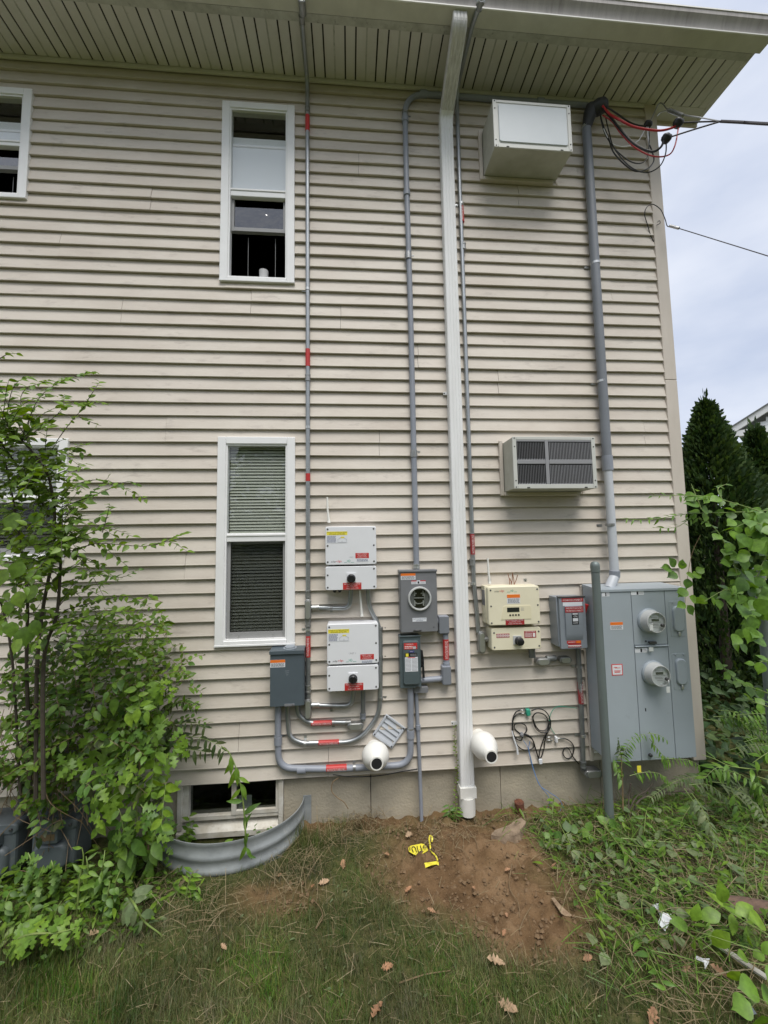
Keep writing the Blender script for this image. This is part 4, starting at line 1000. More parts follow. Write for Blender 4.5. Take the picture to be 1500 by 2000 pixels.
# plastic loop at right of the socket, with two pull elbows
Lp = thing('plastic_conduit', 'short grey plastic conduit loop with two elbow boxes left of the downspout', 'conduit', at(868, 1335, .05))
for px in ((857, 1203, 877, 1238), (864, 1301, 881, 1338)):
    x0, x1, z0, z1 = rect(*px, .075); o = obj('elbow_box', rbox(x0, x1, -.08, -.016, z0, z1, .008, .004), M['pvc'], Lp)
    obj('cover', rbox(x0+.003, x1-.001, -.086, -.0802, z0+.006, z1-.004, .007, .002), M['pvc_dark'], o)
vx = at(871, 1270, .05).x
obj('conduit_run', tubem([V(vx, -.05, at(871, 1238, .05).z), V(vx+.002, -.05, at(871, 1302, .05).z)], .0215, 14), M['pvc'], Lp)
obj('conduit_run', tubem([V(at(853, 1213, .05).x, -.05, at(857, 1213, .05).z), V(vx, -.05, at(857, 1212, .05).z)], .0215, 14), M['pvc'], Lp)
obj('conduit_run', tubem([V(at(822, 1328, .05).x, -.05, at(840, 1328, .05).z), V(vx, -.05, at(840, 1326, .05).z)], .0215, 14), M['pvc'], Lp)
coupling(Lp, V(vx, -.05, at(871, 1298, .05).z), (0, 0, 1), .0215, .035, 'pvc', False); coupling(Lp, V(at(862, 1326, .05).x, -.05, at(840, 1326.5, .05).z), (1, 0, 0), .0215, .014, 'pvc_dark', False)
redwrap(Lp, V(vx, -.05, at(871, 1248, .05).z), V(vx, -.05, at(871, 1288, .05).z), .0215)
# cream inverter
N_ = thing('inverter', 'cream inverter with a small display right of the downspout', 'inverter', at(1005, 1270, .1))
d = .15
o1, r1 = frame_box(N_, 'housing', (953.5, 1145, 1055, 1221), d, M['cream'], .016, .010)
o2, r2 = frame_box(N_, 'switch_box', (960, 1226, 1057, 1269), d-.015, M['cream'], .014, .008)
x0, x1, z0, z1 = r1
obj('heat_sink', boxm(x0-.006, x1-.01, -d+.045, -.013, z0+.01, z1+.004, .004, 1), M['cream'], N_)
obj('vent_grille', boxm(x0-.0075, x0-.0055, -d+.05, -.03, z0+.14, z1-.03), M['box_grey'], N_)
for a in (.055, .955):
    for c in (.09, .5, .93): q = sub(r1, a, a, c, c); screw(N_, q[0], q[2], d, .0065)
    for c in (.2, .86): q = sub(r2, a, a, c, c); screw(N_, q[0], q[2], d-.015, .0065)
x0, x1, z0, z1 = sub(r1, .24, .83, .50, .85); bm = B()
prism(bm, [(x0, z0), (x1-.006, z0), (x1, z1-.02), (x1-.012, z1), (x0+.025, z1), (x0+.016, z1-.012)], -d-.003, -d+.001, .001)
cp = obj('control_panel', fin(bm, 40), M['cream_mark'], N_)
q = sub(r1, .355, .59, .545, .66); obj('display', boxm(q[0], q[1], -d-.0045, -d-.003, q[2], q[3]), M['lcd'], cp)
for a in (.41, .465, .52, .575): q = sub(r1, a, a, .74, .74); obj('button', lathem([(0, .007), (.003, .006)], V(q[0], -d-.003, q[2]), (0, -1, 0), 12), M['black'], cp)
bm = B()
for c in (.56, .59, .62): q = sub(r1, .62, .68, c, c+.008); box(bm, q[0], q[1], -d-.0036, -d-.003, q[2], q[3])
obj('legend', fin(bm), M['inkgrey'], cp)
q = sub(r1, .13, .22, .095, .145); lettering('solar', *q, -d-.0006, M['ink'], N_, name='logo_lettering')
q = sub(r1, .225, .315, .08, .155); lettering('edge', *q, -d-.0006, M['inkred'], N_, name='logo_lettering')
q = sub(r1, .44, .50, .09, .145); lettering('HD', *q, -d-.0006, M['inkgreen'], N_, name='logo_lettering')
bm = B()
for a, b in ((.37, .43), (.51, .56)): q = sub(r1, a, b, .142, .15); box(bm, q[0], q[1], -d-.001, -d-.0006, q[2], q[3])
obj('logo_line', fin(bm), M['inkgreen'], N_)
warn(N_, sub(r1, .365, .615, .21, .445), d+.0004)
sticker(N_, sub(r1, .32, .68, .845, .99), d+.0004, M['darkred'], [('PHOTOVOLTAIC SYSTEM', 'inkw', .05, .95, .7, .9), ('EQUIPPED WITH', 'inkw', .2, .8, .4, .58), ('RAPID SHUTDOWN', 'inkw', .15, .85, .1, .28)], 'dark red rapid shutdown label')
d2 = d-.015
sticker(N_, sub(r2, .10, .36, .25, .43), d2+.0004, M['darkred'], [('#', 'inkw', 0, 1, .42, .58), ('=1', 'inkw', .05, .95, .66, .92), ('=1', 'inkw', .05, .95, .08, .36)], 'dark red label with a white line')
sticker(N_, sub(r2, .66, .90, .17, .48), d2+.0004, M['darkred'], [('=4', 'inkw', .06, .66, .1, .72), ('=1', 'inkw', .1, .9, .8, .95), ('#', 'inkw', .72, .92, .12, .7)], 'dark red label with a white patch')
q = sub(r2, .52, .52, .57, .57)
obj('switch_plate', rbox(q[0]-.034, q[0]+.03, -d2-.006, -d2+.001, q[2]-.03, q[2]+.034, .003, .0015), M['meterbody'], N_)
obj('knob', lathem([(0, .031), (.02, .031), (.024, .026), (.042, .025), (.045, .02), (.045, .001)], V(q[0]+.006, -d2-.006, q[2]-.004), (0, -1, 0), 24), M['black'], N_)
for px in (957, 1027): a = at(px, 1138, .03); obj('hanger', boxm(a.x-.012, a.x+.012, -.022, -.017, a.z-.03, a.z+.03), M['strap'], N_); screw(N_, a.x, a.z+.012, .022, .005)
for a in (.2, .36): q = sub(r2, a, a, 1, 1); obj('cable_gland', lathem([(0, .012), (.012, .012), (.014, .009)], V(q[0], -.06, q[2]+.002), (0, 0, -1), 10), M['black'], N_)
antenna('cream stick antenna standing on the cream inverter', [(952.5, 1090), (954, 1115), (956.5, 1140)], .1)
bm = B()
for i, (a, b) in enumerate((((992, 1120), (996, 1144)), ((1001, 1119), (998, 1146)), ((1001, 1119), (1004, 1144)), ((1011, 1123), (1003, 1144)), ((996, 1130), (1000, 1146)))): tube(bm, [Q(*a, .05+.01*i), Q((a[0]+b[0])/2+1, (a[1]+b[1])/2, .05), Q(*b, .06)], .003, 5)
tag(obj('wire_stubs', fin(bm), M['copper'], None, loc=Q(1000, 1145, .05)), 'rusty bare wire ends sticking up behind the cream inverter', 'wire')
# horizontal fittings under the cream inverter
O_ = thing('conduit_fitting', 'pair of oval conduit bodies side by side under the cream inverter', 'conduit', at(1070, 1290, .03))
condulet(O_, at(1054, 1288, 0), .05, .11, .016, .07, horiz=True); condulet(O_, at(1097, 1285, 0), .045, .095, .016, .065, horiz=True)
coupling(O_, Q(1076, 1286, .045), (1, 0, 0), .018, .075, 'emt_dull'); coupling(O_, Q(1039, 1275, .05), (0, 0, 1), .02, .07, 'emt_dull')
# solar disconnect
X_ = thing('solar_disconnect', 'grey solar disconnect box with red labels left of the meter panel', 'electrical box', at(1115, 1268, .1))
d = .155
x0, x1, z0, z1 = rect(1094, 1166, 1145, 1267, d); rc = (x0, x1, z0, z1)
obj('enclosure', boxm(x0-.012, x1-.002, -d+.02, -.012, z0+.012, z1+.0, .003, 1), M['box_disc'], X_)
q = (x0, x1, z0, z1); obj('door', rbox(*q[:2], -d, -d+.019, *q[2:], .004, .003), M['box_disc'], X_)
obj('top_lip', boxm(x0-.006, x1+.004, -d-.005, -d+.03, z1-.004, z1+.006, .002, 1), M['steelbolt'], X_)
bm = B(); a, b, c, e = sub(rc, .19, .83, .16, .84)     # pressed recess: a raised pan with a curved foot
prof_ = [(0, e), (.018, e-.012), (.020, e-.03), (.020, c+.05), (.012, c+.02), (0, c)]
va = [bm.verts.new((a, -d-q_*.6, z)) for q_, z in prof_]; vb = [bm.verts.new((b, -d-q_*.6, z)) for q_, z in prof_]
for i in range(len(prof_)-1): bm.faces.new((va[i], va[i+1], vb[i+1], vb[i]))
bm.faces.new(va); bm.faces.new(vb)
obj('pressed_pan', fin(bm, 40), M['box_disc'], X_)
sticker(X_, sub(rc, .10, .93, .02, .095), d+.0004, M['darkred'], [('SOLAR DISCONNECT', 'inkw', .05, .95, .25, .75)], 'dark red label reading solar disconnect')
sticker(X_, sub(rc, .14, .88, .10, .17), d+.0004, M['paper'])
sticker(X_, sub(rc, .18, .88, .18, .295), d+.0124, M['darkred'], [('MAIN PHOTOVOLTAIC', 'inkw', .05, .95, .58, .86), ('SYSTEM DISCONNECT', 'inkw', .05, .95, .14, .42)], 'dark red main disconnect label')
sticker(X_, sub(rc, .43, .68, .305, .53), d+.0124, M['black'], [('#', mat('skyblue_print', (.2, .5, .65), .5).name and 'paper', .1, .9, .86, .96), ('#', 'paper', .12, .9, .28, .55), ('ON', 'paper', .2, .8, .62, .8), ('OFF', 'paper', .15, .85, .06, .2)], 'black switch position label')
sticker(X_, sub(rc, .22, .76, .845, .90), d+.0004, M['red'], [('=1', 'inkw', .08, .6, .3, .7), ('#', 'orange', .66, .97, .1, .9)], 'small red and orange label')
sticker(X_, sub(rc, .26, .76, .905, .975), d+.0004, M['darkred'], [('#', 'inkw', 0, 1, .38, .62), ('=1', 'inkw', .1, .9, .08, .3)])
hz = at(1150, 1185, .1)
obj('handle', tubem([V(x1+.004, -.11, at(1147, 1205, .1).z), V(x1+.022, -.135, at(1152, 1180, .13).z)], .011, 10, .016), M['redplastic'], X_)
obj('handle_arm', tubem(catmull([V(x1+.002, -.09, at(1147, 1235, .1).z), V(x1+.016, -.11, at(1150, 1220, .1).z), V(x1+.006, -.11, at(1147, 1203, .1).z)]), .006, 8), M['strap'], X_)
# conduit below it
Y_ = thing('steel_conduit', 'grey conduit below the solar disconnect ending in an oval elbow body', 'conduit', at(1140, 1495, .04))
ya, yb = at(1129, 1266, .05), at(1139, 1493, .045)
obj('conduit_run', tubem([V(ya.x, -.05, ya.z), V(ya.x+.006, -.04, (ya.z+yb.z)/2), V(yb.x, -.045, yb.z)], .018, 12), M['emt_dull'], Y_)
for py in (1302, 1437): p = at(1130+(py-1302)*.05, py, .045); strap(Y_, V(ya.x+.004, -.043, p.z), .018, 'strap')
redwrap(Y_, V(ya.x+.005, -.0415, at(1128, 1332, .04).z), V(ya.x+.006, -.041, at(1129, 1374, .04).z), .018, True, 'darkred')
condulet(Y_, at(1149, 1502, .0), .052, .135, .006, .075, horiz=True); coupling(Y_, V(yb.x, -.045, yb.z), (0, 0, 1), .018, .05, 'emt_dull')
# ------------------------------------------------------------------ meter panel on its board
Zb = thing('backing_board', 'white and beige board behind the blue-grey meter panel', 'board', at(1140, 1480, .02))
bx0, bx1 = at(1150, 1300, .03).x, XC0-.004; bz0, bz1 = at(1160, 1470, .03).z, at(1230, 1147, .03).z
obj('board', boxm(bx0, bx1, -.04, -.0165, bz0, bz1, .002, 1), M['white'], Zb)
obj('trim_strip', boxm(bx0-.032, bx0-.002, -.034, -.0165, -.005, bz1+.026, .003, 1), M['trim'], Zb)
obj('trim_strip', boxm(bx0-.0015, bx1, -.034, -.0165, bz1+.002, bz1+.026, .003, 1), M['trim'], Zb)
Pn = thing('electric_cabinet', 'large blue-grey electric cabinet carrying two round meters', 'electric cabinet', at(1270, 1480, .2))
d = .27
x0, x1 = (at(1175, 1160, d).x + at(1210, 1470, d).x)/2, (at(1320, 1160, d).x + at(1362, 1470, d).x)/2
x0 = at(1175, 1200, d).x + .0; x1 = at(1361, 1470, d).x
z0, z1 = at(1290, 1484, d).z, at(1250, 1150, d).z
obj('enclosure', boxm(x0, x1, -d+.008, -.041, z0, z1, .003, 1), M['box_panel'], Pn)
bm = B(); vs = [bm.verts.new(q) for q in ((x0-.006, -d-.006, z1-.016), (x1+.004, -d-.006, z1-.016), (x1+.004, -d-.006, z1), (x0-.006, -d-.006, z1), (x0-.004, -.041, z1+.02), (x1+.002, -.041, z1+.02), (x1+.002, -.041, z1-.0), (x0-.004, -.041, z1-.0))]
for f in ((0, 1, 2, 3), (3, 2, 5, 4), (0, 3, 4, 7), (1, 6, 5, 2), (0, 7, 6, 1), (4, 5, 6, 7)): bm.faces.new([vs[i] for i in f])
obj('rain_hood', fin(bm), M['box_panel'], Pn)
xd1 = (at(1231, 1160, d).x + at(1252, 1470, d).x)/2; xd2 = (at(1296, 1160, d).x+at(1320, 1470, d).x)/2
xd1 = at(1238, 1250, d).x; xd2 = at(1304, 1250, d).x
zmid = at(1272, 1261, d).z
g = .0022; zt_ = z1-.018
def pdoor(a, b, c, e): return obj('door', rbox(a+g, b-g, -d, -d+.0078, c+g, e-g, .004, .002), M['box_panel'], Pn)
pdoor(x0+.002, xd1, z0, zt_); pdoor(xd1, xd2, zmid+.006, zt_); pdoor(xd1, xd2, z0, zmid-.010); pdoor(xd2, x1-.002, z0, zt_)
obj('door_rail', boxm(xd1+g, xd2-g, -d-.012, -d+.006, zmid-.007, zmid+.003, .003, 1), M['box_panel'], Pn)
def meter(label, pc, d, tagc):
    c = at(*pc, d)
    t = thing('electric_meter', label, 'meter', V(c.x, -d, c.z), 'round electric meters')
    obj('mounting_ring', lathem([(0, .088), (.012, .088), (.02, .082), (.02, .076), (.0, .07)], V(c.x, -d, c.z), (0, -1, 0), 36), M['box_panel'], t)
    obj('meter_can', lathem([(0, .081), (.02, .081), (.024, .078), (.058, .074), (.059, .07)], V(c.x, -d-.002, c.z), (0, -1, 0), 32), M['meterbody'], t)
    obj('face_plate', lathem([(0, .0665), (.001, .0665), (.0015, .001)], V(c.x, -d-.061, c.z), (0, -1, 0), 32), M['paper'], t)
    y = -d-.0633
    obj('display', boxm(c.x-.026, c.x+.03, y-.001, y, c.z+.006, c.z+.024), M['lcdg'], t)
    bm = B()
    for i, (a, b, zz) in enumerate(((-.03, .03, .034), (-.045, .045, 0), (-.035, .02, -.012), (-.035, .025, -.02), (-.02, .02, -.034))): box(bm, c.x+a, c.x+b, y-.0008, y, c.z+zz-.0012, c.z+zz+.0012)
    obj('face_print', fin(bm), M['inkgrey'], t)
    obj('cover_ring', lathem([(0, .067), (.0, .073), (.012, .0735), (.020, .071), (.020, .067), (.001, .067)], V(c.x, -d-.060, c.z), (0, -1, 0), 32, 35, False), M['meterbody'], t)
    obj('glass_cover', lathem([(.018, .0665), (.024, .056), (.026, .001)], V(c.x, -d-.060, c.z), (0, -1, 0), 32), M['meterglass'], t)
    obj('reset_button', lathem([(0, .012), (.014, .012), (.016, .009)], V(c.x+.038, -d-.078, c.z-.02), (0, -1, 0), 14), M['steelbolt'], t)
    q = V(c.x+tagc[0], -d-tagc[2], c.z+tagc[1])
    tg = tag(obj('seal_tag', boxm(q.x-.013, q.x+.013, q.y-.002, q.y, q.z-.02, q.z+.02), mat('clear_tag', (.6, .62, .6), .3), None, loc=q), tagc[3], 'tag', 'pale seal tags on the meters')
    obj('seal_wire', tubem([q+V(0, 0, .02), q+V(tagc[4], .0, tagc[5])], .0018, 5), M['strap'], tg)
    return t
meter('round electric meter, upper one on the blue-grey panel', (1267, 1212), d, (-.052, -.03, .09, 'pale seal tag hanging left on the upper meter', .02, .03))
meter('round electric meter, lower one on the blue-grey panel', (1275, 1314), d, (.028, -.085, .10, 'pale seal tag hanging below the lower meter', .008, .065))
for i, (cy, lab) in enumerate(((1207, 'breaker_cover'), (1310, 'breaker_cover'))):
    a = at(1323 if i == 0 else 1329, cy, d); hw, hh = .047, .112
    o = obj('breaker_cover', rbox(a.x-hw-.012, a.x+hw+.008, -d-.002, -d+.0005, a.z-hh-.02, a.z+hh+.012, .01, .001), M['box_panel'], Pn)
    obj('bulge', (lambda bm: (prism(bm, rounded_rect(a.x-hw*.84, a.x+hw*.78, a.z-hh*.86, a.z+hh*.78, .032, 6), -d-.018, -d-.0015, .008), fin(bm, 50))[1])(B()), M['box_panel'], o)
    obj('latch', boxm(a.x-.008, a.x+.008, -d-.014, -d-.002, a.z-hh-.014, a.z-hh*.86-.001, .002, 1), M['strap'], o)
    bm = B()
    for s in (-1, 1): lathe(bm, [(0, .006), (.006, .006)], V(a.x+s*.032, -d-.002, a.z+hh+.002), (0, -1, 0), 10)
    obj('hinge_pins', fin(bm, 40), M['box_panel'], o)
for px in ((1175.5, 1157, 1190, 1165), (1232, 1154.5, 1257, 1162), (1240, 1266, 1264, 1274.5)):
    sticker(Pn, rect(*px, d), d+.0005, M['paper'], [('#', 'ink', .44, .58, .1, .9), ('=2', 'inkgrey', .62, .95, .2, .8)], 'small white label with a black mark')
q = rect(1192, 1215, 1216.5, 1230, d); warn(Pn, q, d+.0005)
q = rect(1194.5, 1297, 1216, 1319, d)
sticker(Pn, q, d+.0005, M['inkred'], [('#', 'paper', .07, .93, .07, .93)], 'white label with a red border')
bm = B(); x_0, x_1, z_0, z_1 = q
for zz, xa_, xb_ in ((.72, .2, .5), (.66, .3, .8), (.42, .2, .8), (.33, .22, .78), (.26, .25, .75)): box(bm, x_0+(x_1-x_0)*xa_, x_0+(x_1-x_0)*xb_, -d-.0022, -d-.0018, z_0+(z_1-z_0)*(zz-.022), z_0+(z_1-z_0)*(zz+.022))
obj('small_print', fin(bm), M['inkred'], Pn)
p = at(1273, 1255, d); obj('latch', boxm(p.x-.03, p.x+.025, -d-.022, -d-.002, p.z-.006, p.z+.012, .004, 2), M['steelbolt'], Pn); obj('keyhole', lathem([(0, .006), (.004, .005)], V(p.x-.045, -d, p.z+.012), (0, -1, 0), 10), M['hole'], Pn)
q_ = at(1272, 1268, d+.02); tg = tag(obj('seal_tag', boxm(q_.x-.018, q_.x+.015, q_.y-.002, q_.y, q_.z-.014, q_.z+.014), bpy.data.materials['clear_tag'], None, loc=q_), 'pale seal tag hanging from the latch between the meters', 'tag', 'pale seal tags on the meters')
p = at(1269, 1474, d); obj('latch', lathem([(0, .012), (.015, .012), (.018, .008)], V(p.x, -d, p.z), (0, -1, 0), 12), M['steelbolt'], Pn)
p = at(1261, 1386, d); obj('knockout_hole', boxm(p.x-.004, p.x+.004, -d-.0006, -d, p.z-.012, p.z+.01), M['hole'], Pn)
# ------------------------------------------------------------------ downspout
xd = (at(875, 245, .09).x + at(909.5, 1483, .09).x)/2
DS = thing('downspout', 'white corrugated downspout running from gutter to ground', 'downspout', V(xd, -.05, -.335))
hw = .051
def dprof(hw, hd):
    """corrugated rectangle: u across, v outwards"""
    pts = [(-hw, -hd), (-hw, hd-.006), (-hw+.006, hd)]
    k = 3; st = (2*hw-.03)/k
    for i in range(k):
        u0 = -hw+.015 + st*i
        pts += [(u0+st*.3, hd), (u0+st*.42, hd-.0028), (u0+st*.58, hd-.0028), (u0+st*.7, hd)]
    pts += [(hw-.006, hd), (hw, hd-.006), (hw, -hd)]
    return pts
def sweep_yz(path, prof, x):
    bm = B(); rings = []
    for i, (y, z) in enumerate(path):
        a = path[max(i-1, 0)]; b = path[min(i+1, len(path)-1)]
        t = Vector((b[0]-a[0], b[1]-a[1])).normalized(); nrm = Vector((t.y, -t.x))     # outward (towards the yard) for a downward path
        rings.append([bm.verts.new((x+u, y + nrm.x*v, z + nrm.y*v)) for u, v in prof])
    n = len(prof)
    for a, b in zip(rings, rings[1:]):
        for i in range(n): bm.faces.new((a[i], a[(i+1) % n], b[(i+1) % n], b[i]))
    bm.faces.new(rings[0]); bm.faces.new(rings[-1]); return fin(bm)
pr = dprof(hw, .036)
path = [(p.y, p.z) for p in bend([V(0, -.515, 5.475), V(0, -.515, 5.405), V(0, -.057, 5.185), V(0, -.057, 5.05)], .06, 6)]
obj('elbow', sweep_yz(path[:9], [(u*1.03, v*1.03) for u, v in pr], xd), M['downspout_old'], DS)
obj('offset_pipe', sweep_yz([(path[6][0], path[6][1]), path[7]] if False else [(-.47, 5.385), (-.10, 5.208)], pr, xd), M['downspout_old'], DS)
obj('elbow', sweep_yz(path[8:], [(u*1.03, v*1.03) for u, v in pr], xd), M['downspout'], DS)
zb_ = at(912, 1537, .09).z; ze = at(912, 1592, .09).z
obj('downpipe', sweep_yz([(-.057, 5.09), (-.057, zb_-.02)], pr, xd), M['downspout'], DS)
bm = B()
prism(bm, rounded_rect(xd-.060, xd+.060, zb_-.075, zb_, .004), -.105, -.012, .003)
obj('adapter', fin(bm, 40), M['flue'], DS)
obj('drain_pipe', lathem([(0, .057), (.12, .057), (.122, .05), (.03, .05)], V(xd, -.062, zb_-.0755), (0, 0, -1), 24), M['flue'], DS)
for px, py in ((858, 268), (868, 768), (884, 1413)):
    a = at(px, py, .03); obj('bracket_strap', boxm(a.x-.008, xd-hw+.004, -.026, -.016, a.z-.012, a.z+.012), M['downspout'], DS); screw(DS, a.x, a.z, .026, .005)

# ------------------------------------------------------------------ air conditioners
def ac(label, front, bottom, d, kind, loc):
    x0, x1, z0, z1 = rect(*front, d)
    t = thing('air_conditioner', label, 'air conditioner', V((x0+x1)/2, -.02, z0), 'through-wall air conditioners')
    obj('sleeve', boxm(x0+.003, x1-.003, -d+.012, -.0, z0+.002, z1-.002, .002, 1), M['acside'], t)
    fr = B(); w_ = .030
    box(fr, x0, x0+w_, -d, -d+.0118, z0, z1, .002, 1); box(fr, x1-w_, x1, -d, -d+.0118, z0, z1, .002, 1)
    box(fr, x0+w_+.0003, x1-w_-.0003, -d, -d+.0118, z1-w_*.8, z1, .002, 1); box(fr, x0+w_+.0003, x1-w_-.0003, -d, -d+.0118, z0, z0+w_*1.05, .002, 1)
    obj('front_frame', fin(fr, 40), M['ac'], t)
    for a in (x0+w_*.5, x1-w_*.5):
        for b in (z0+.06, z1-.075, z0+.012, z1-.012): screw(t, a, b, d, .005)
    bm = B()
    for q in (.17, .86): xx = x0+(x1-x0)*q; box(bm, xx-.011, xx+.011, -d-.0008, -d+.002, z0+.003, z0+.011)
    obj('drain_slots', fin(bm), M['hole'], t)
    ix0, ix1, iz0, iz1 = x0+w_, x1-w_, z0+w_*1.05, z1-w_*.8
    if kind == 'cover':
        obj('cover_panel', boxm(ix0+.0004, ix1-.0004, -d+.004, -d+.011, iz0+.0004, iz1-.0004), M['ac'], t)
        obj('raised_panel', (lambda b: (prism(b, rounded_rect(ix0+.012, ix1-.006, iz0+.014, iz1-.012, .018, 5), -d-.004, -d+.004, .005), fin(b, 40))[1])(B()), M['acpanel'], t)
    else:
        obj('grille_back', boxm(ix0+.0004, ix1-.0004, -d+.0098, -d+.0116, iz0+.0004, iz1-.0004), M['hole'], t)
        bm = B(); xm = ix0 + (ix1-ix0)*.40; zm = (iz0+iz1)/2
        box(bm, xm-.014, xm+.014, -d+.001, -d+.009, iz0+.0005, iz1-.0005, .002, 1)
        box(bm, ix0+.0005, xm-.0143, -d+.001, -d+.009, zm-.014, zm+.014, .002, 1); box(bm, xm+.0143, ix1-.0005, -d+.001, -d+.009, zm-.014, zm+.014, .002, 1)
        box(bm, ix0+.0005, xm-.0143, -d+.001, -d+.009, iz1-.012, iz1-.0006); box(bm, xm+.0143, ix1-.0005, -d+.001, -d+.009, iz1-.012, iz1-.0006)
        obj('grille_frame', fin(bm, 40), M['fins'], t)
        bm = B()
        for (a, b, n, wd) in ((ix0+.004, xm-.018, 17, .0015), (xm+.018, ix1-.004, 28, .0036)):
            for i in range(n):
                xx = a + (b-a)*(i+.5)/n
                for c, e in ((iz0+.001, zm-.0145), (zm+.0145, iz1-.0125)):
                    box(bm, xx-wd/2, xx+wd/2, -d+.003, -d+.0092, c+.012, e-.006)
                    v = [bm.verts.new(q) for q in ((xx-.007, -d+.002, c), (xx+.007, -d+.002, c), (xx, -d+.002, c+.014))]; bm.faces.new(v)
        tag(obj('grille_fins', fin(bm), M['fins'], t), kind='stuff')
    # wood trim round the sleeve where it enters the wall
    bm = B(); e = .028
    box(bm, x0-e, x0-.001, -.045, -.012, z0-.028, z1+.02, .003, 1); box(bm, x0-.0005, x1-.03, -.05, -.012, z0-.03, z0-.001, .003, 1); box(bm, x1+.001, x1+.02, -.03, -.012, z0-.02, z1+.02, .003, 1)
    obj('sleeve_trim', fin(bm, 40), M['trim'], t)
    return t
ac('upper air conditioner with a plain blank cover under the soffit', (964, 199.5, 1116, 291), 0, .30, 'cover', None)
ac('lower air conditioner with a finned grille beside the service mast', (1002.5, 853, 1164.5, 954), 0, .235, 'grille', None)

# ------------------------------------------------------------------ flue terminals and louvre vent
def flue(label, pc, d0, sc_=1.0, tilt=(0, 0), ln=1.0):
    c = at(*pc, d0); ax = Vector((tilt[0], -1, tilt[1])).normalized()
    base = c - ax*(d0-.012)
    t = thing('flue_terminal', label, 'vent', base, 'white flue terminals')
    s = sc_
    obj('flue_pipe', lathem([(0, .058*s), (.07, .056*s), (.075, .05*s)], base, ax, 28), M['flue'], t)
    P_f = [(.055, .056*s), (.075, .070*s), (.10, .084*s), (.13, .092*s), (.165, .090*s), (.20, .080*s), (.235, .064*s), (.262, .050*s), (.285, .044*s), (.30, .043*s), (.30, .035*s), (.292, .034*s)]
    obj('flue_bell', lathem([(.055+(h-.055)*ln, q) for h, q in P_f], base, ax, 36, 50), M['flue'], t)
    obj('flue_mouth', lathem([(.055+.244*ln, .0345*s), (.055+.145*ln, .0345*s), (.055+.144*ln, .001)], base, ax, 24), M['hole'], t)
    return base, ax
flue('white round flue terminal below the louvre vent', (733, 1474), .11, 1.05, (.02, -.02), .66)
flue('white round flue terminal just right of the downspout', (945, 1456), .15, 1.0, (.0, -.0))
c = at(760, 1428.5, .03); s_ = .088
LV = thing('louvre_vent', 'square grey louvre vent mounted askew above the left flue terminal', 'vent', c)
rotm = Matrix.Translation(c) @ Matrix.Rotation(R(37), 4, 'Y')
def rot_mesh(me): me.transform(rotm); return me
fr = B(); box(fr, -s_, s_, -.004, .016, s_-.016, s_, .003, 1); box(fr, -s_, s_, -.004, .016, -s_, -s_+.016, .003, 1); box(fr, -s_, -s_+.0158, -.004, .016, -s_+.0162, s_-.0162, .003, 1); box(fr, s_-.0158, s_, -.004, .016, -s_+.0162, s_-.0162, .003, 1)
louv = mat('pale_grey_louvre', (.47, .495, .53), .45)
obj('vent_frame', rot_mesh(fin(fr, 40)), louv, LV)
for i in range(4):
    zc = -s_+.0165 + (2*s_-.033)*(i+.5)/4; bm = B(); h = (2*s_-.036)/8
    v = [bm.verts.new(q) for q in ((-s_+.017, -.002, zc-h), (s_-.017, -.002, zc-h), (s_-.017, .010, zc+h), (-s_+.017, .010, zc+h), (-s_+.017, .006, zc-h), (s_-.017, .006, zc-h))]
    bm.faces.new(v[:4]); bm.faces.new((v[0], v[4], v[5], v[1]))
    obj('louvre', rot_mesh(fin(bm)), louv, LV)
obj('vent_back', rot_mesh(boxm(-s_+.01, s_-.01, .0165, .02, -s_+.01, s_-.01)), M['box_grey'], LV)
for a in (-1, 1):
    for b in (-1, 1): obj('screw', rot_mesh(lathem([(0, .006), (.003, .005)], (a*(s_-.012), -.004, b*(s_-.012)), (0, -1, 0), 10)), M['steelbolt'], LV)

# ------------------------------------------------------------------ coax cables on the wall
CB = thing('cable_bundle', 'coils of black coax cable with splitters hanging low on the siding', 'cables', at(1050, 1480, .03), None)
def cz(zx, zy, d=.03): return at(980 + zx/6.818, 1360 + zy/6.818, d)      # from the enlarged view of this spot
def cab(pts, r=.0042, m='rubber', d=.03): obj('coax_cable', tubem(catmull([cz(a, b, d + .006*math.sin(i*1.3)) for i, (a, b) in enumerate(pts)], 6), r, 6), M[m], CB)
cab([(245, 185), (190, 210), (150, 290), (140, 400), (150, 520), (200, 640), (270, 705), (350, 715), (410, 690), (430, 640), (400, 570), (330, 520), (270, 510), (200, 460), (165, 410), (180, 370), (250, 355), (310, 385), (335, 440), (310, 490), (280, 530), (265, 580), (230, 585), (190, 560), (150, 480), (150, 330), (190, 250), (260, 225)], d=.03)
cab([(400, 190), (480, 165), (560, 185), (620, 250), (650, 340), (640, 430), (590, 480), (510, 475), (450, 420), (420, 330), (420, 260), (470, 220), (560, 240), (610, 310), (615, 400), (570, 455), (500, 450), (450, 390), (425, 320), (405, 265)], d=.038)
cab([(640, 330), (620, 430), (580, 520), (540, 620), (505, 740), (495, 840)], d=.034); cab([(650, 400), (600, 500), (575, 600), (560, 700), (530, 800), (495, 845)], d=.03)
cab([(300, 500), (370, 530), (420, 600), (450, 700), (480, 800), (490, 840)], d=.04, r=.005)
cab([(845, 565), (900, 590), (945, 640), (960, 700), (945, 770), (910, 820), (860, 825), (820, 780), (820, 720), (860, 680), (900, 710), (940, 790), (1000, 870), (1030, 900)], d=.03)
obj('splitter', boxm(cz(310, 0).x, cz(360, 0).x, -.05, -.02, cz(330, 250).z, cz(330, 165).z, .003, 1), M['greenwire'], CB)
obj('splitter', boxm(cz(675, 0).x, cz(705, 0).x, -.052, -.02, cz(690, 605).z, cz(690, 530).z, .003, 1), M['whitetape'], CB)
bm = B()
